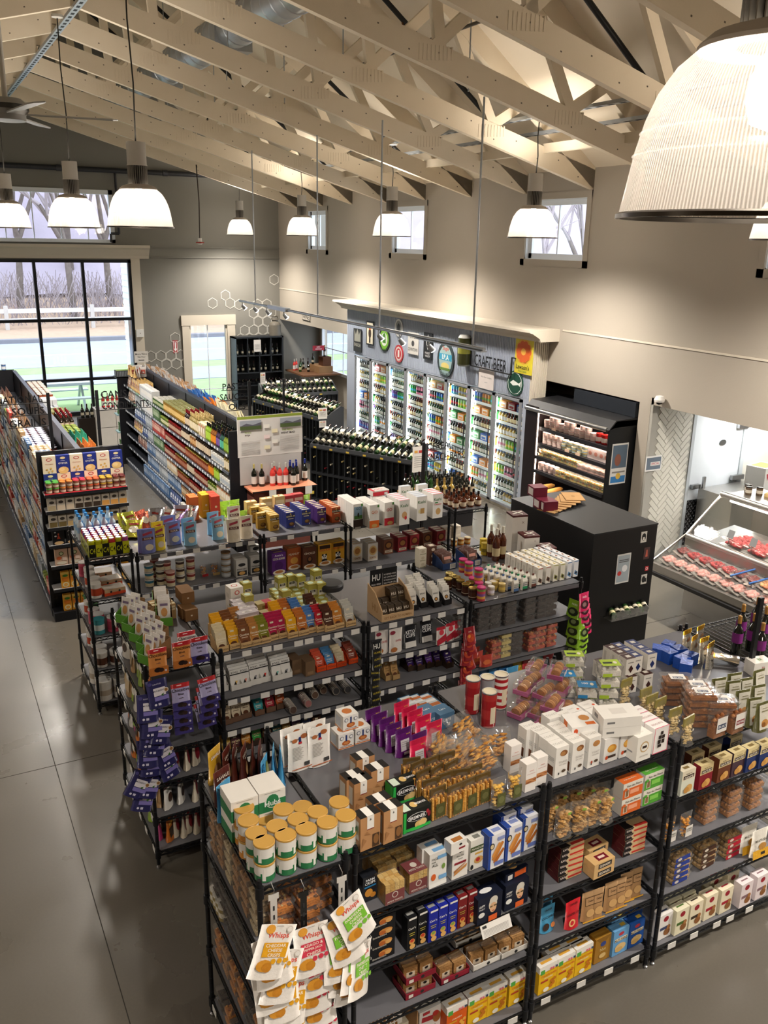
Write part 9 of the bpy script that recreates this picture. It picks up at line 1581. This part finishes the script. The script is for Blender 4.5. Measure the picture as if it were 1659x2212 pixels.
ob('base',MB().box(8.2,9.4,A0,A1-.05,0,.34,'#8a8680','steel').prism([(8.2,.3),(7.68,.58),(7.64,.62),(7.64,.7),(7.72,.72),(8.2,.72)],A0,A1,'#b5b2ac','steel','y').box(8.2,9.5,A0,A1,.3,.7,'#a09c96','steel'),mc)
ob('bumper',MB().box(7.61,7.65,A0,A1,.56,.6,'#2a2a2c','powder'),mc); ob('lower_deck',MB().prism([(7.68,.7),(8.2,.84),(8.2,.7)],A0,A1-.02,'#d0cac2','steel','y'),mc); ob('rail',MB().tube((8.19,A0,.97),(8.19,A1,.97),.035,10,'#c9c9c8','metal').box(8.17,8.21,A0,A1,.84,.95,'#b5b2ae','steel'),mc)
ob('upper_deck',MB().prism([(8.2,.9),(9.0,1.0),(9.0,.7),(8.2,.7)],A0,A1-.02,'#b8b4ac','steel','y'),mc); ob('glass_front',MB().add([(8.19,A0,.99),(8.19,A1,.99),(8.7,A1,1.42),(8.7,A0,1.42)],[(0,1,2,3)],'#fff','glass'),mc); ob('low_glass',MB().add([(7.69,A0,.71),(7.69,A1,.71),(7.66,A1,.8),(7.66,A0,.8)],[(0,1,2,3)],'#fff','glass'),mc)
ob('top_rail',MB().tube((8.72,A0,1.44),(8.72,A1,1.44),.04,10,'#d6d6d4','metal'),mc); ob('counter',MB().box(8.72,9.4,A0,A1,1.4,1.44,'#b5b4b0','steel').box(9.34,9.4,A0,A1,.7,1.4,'#8a8682','steel'),mc); ob('end_glass',MB().prism([(7.68,.72),(8.2,.99),(8.72,1.43),(9.4,1.43),(9.4,.7),(8.2,.7)],A1-.012,A1,'#fff','glass','y'),mc)
for k,x0_,z0_ in (('bracket',8.0,.86),): ob('end_trim',MB().bar((7.66,A1,.72),(8.2,A1,1.0),.02,'#b5b2ae','metal').bar((8.2,A1,1.0),(8.72,A1,1.44),.02,'#b5b2ae','metal'),mc)
ob('light_strip',MB().box(8.76,8.82,A0,A1-.1,1.36,1.385,'#fff','warmstrip'),mc)
def meat(k,c,w,d,h,n,r,seed,tray='#d8d0c8'): 
    m = MB().box(-w/2,w/2,-d/2,d/2,0,.012,tray,'gloss'); blobs(m,-w*.47,w*.47,-d*.47,d*.47,.008,h,n,r,c,'meat',seed,.6); f = MB().box(-w*.49,w*.49,-d*.49,d*.49,.012,h); m.add(f.v,f.f,'#fff','plastic'); K(k,'meat_tray','meat',m,h=h,d=d,w=w)
meat('mt_r',['#a82428','#8a1c22','#c04040','#b83034'],.17,.22,.06,70,.028,41); meat('mt_p',['#d89a90','#e0b0a4','#d08a80'],.17,.22,.055,60,.03,42); meat('mt_o',['#c87a48','#d89a5a','#b8623a','#d8b070'],.17,.22,.06,70,.028,43); meat('mt_s',['#b81f28','#c83038','#a01a22'],.31,.5,.09,150,.045,44,'#b8b4b0'); meat('mt_k',['#6a2020','#7a2a28','#8a3a30'],.17,.22,.06,60,.03,45)
tl_ = math.atan2(.14,.52)
for i in range(17):
    y = A1-.14-i*.175
    for r_,(x,z) in enumerate(((7.79,.735),(8.02,.8))):
        k = 'mt_p' if r_ == 0 else ('mt_k' if i < 1 else 'mt_r' if i < 5 else 'mt_o' if i > 6 else 'mt_k'); 
        if r_ == 0 and i > 8: k = 'mt_r'
        o = put(k,(x,y,z),0,'%s tray, %s row of the open well, %s from the tiled end' % ({'mt_p': 'pale poultry','mt_k': 'dark roast','mt_r': 'red beef','mt_o': 'orange marinated meat'}[k],('front','back')[r_],ORD[i]),'trays in the open well'); o.rotation_euler = (0,-tl_,PI/2)
for i in range(9):
    o = put('mt_s',(8.55,A1-.55-i*.33,.95),0,'steel pan of red steaks behind the slanted glass, %s from the tiled end' % ORD[i],'steak pans'); o.rotation_euler = (0,-.12,PI/2)
    ob('price_flag',MB().box(-.001,.001,-.045,.045,0,.1,'#8a8a8c','card').tube((0,0,-.06),(0,0,0),.003,5,'#888','metal'),mc,(8.36,A1-.5-i*.33,1.06),rot=(0,.35,0))
for i in range(6): ob('tongs',MB().tube((7.85,A1-1.0-i*.26,.84),(8.1,A1-1.12-i*.26,.92),.011,6,'#3a6ab0','gloss').tube((7.83,A1-1.0-i*.26,.82),(7.83,A1-1.0-i*.26,.836),.045,12,'#a8a49c','metal'),label='blue handled round meat press, %s from the tiled end' % ORD[i],cat='tool',group='blue handled presses')
KJ('spj','spice_jar',.04,.11,'#5a4a38','#15161a',lab=[(0,'#5a4a38'),(.3,'#c9c0b0'),(.7,'#5a4a38')])
for i,(x,y) in enumerate(((9.0,7.2),(9.08,7.28),(9.1,7.12))): put('spj',(x,y,1.44),0,'spice jar with black lid on the butcher counter, %s of three' % ORD[i],'counter spice jars')
ob('wooden_tray',MB().box(-.12,.12,-.09,.09,0,.01,'#d8b880','kraft').box(-.12,.12,-.09,-.08,0,.05,'#d8b880','kraft').box(-.12,.12,.08,.09,0,.05,'#d8b880','kraft').box(-.12,-.11,-.09,.09,0,.05,'#d8b880','kraft').box(.11,.12,-.09,.09,0,.05,'#d8b880','kraft').box(-.09,-.085,-.06,.06,.01,.09,'#d8d8d4','card'),loc=(9.22,6.98,1.44),rz=.3,label='small pale wooden tray on the butcher counter',cat='tray')
KC('mbox','white_shipping_carton',.4,.3,.35,'#d2d0ca',[('p',[(.1,.75),(.35,.75),(.2,.45)],'#b83a44'),('t','MEAT',.6,.2,.1,'#444',.5)],(),[('r',.1,.1,.9,.9,'#b0804a')]); bxp = at_y(1645,1030,8.5); put('mbox',(bxp.x,8.5,bxp.z-.17),.2,'white shipping carton with open kraft flaps at the picture edge'); ob('back_counter',MB().box(10.0,12.95,8.25,8.88,0,bxp.z-.17,'#a8a6a2','steel'),label='steel back counter behind the butcher case',cat='counter')
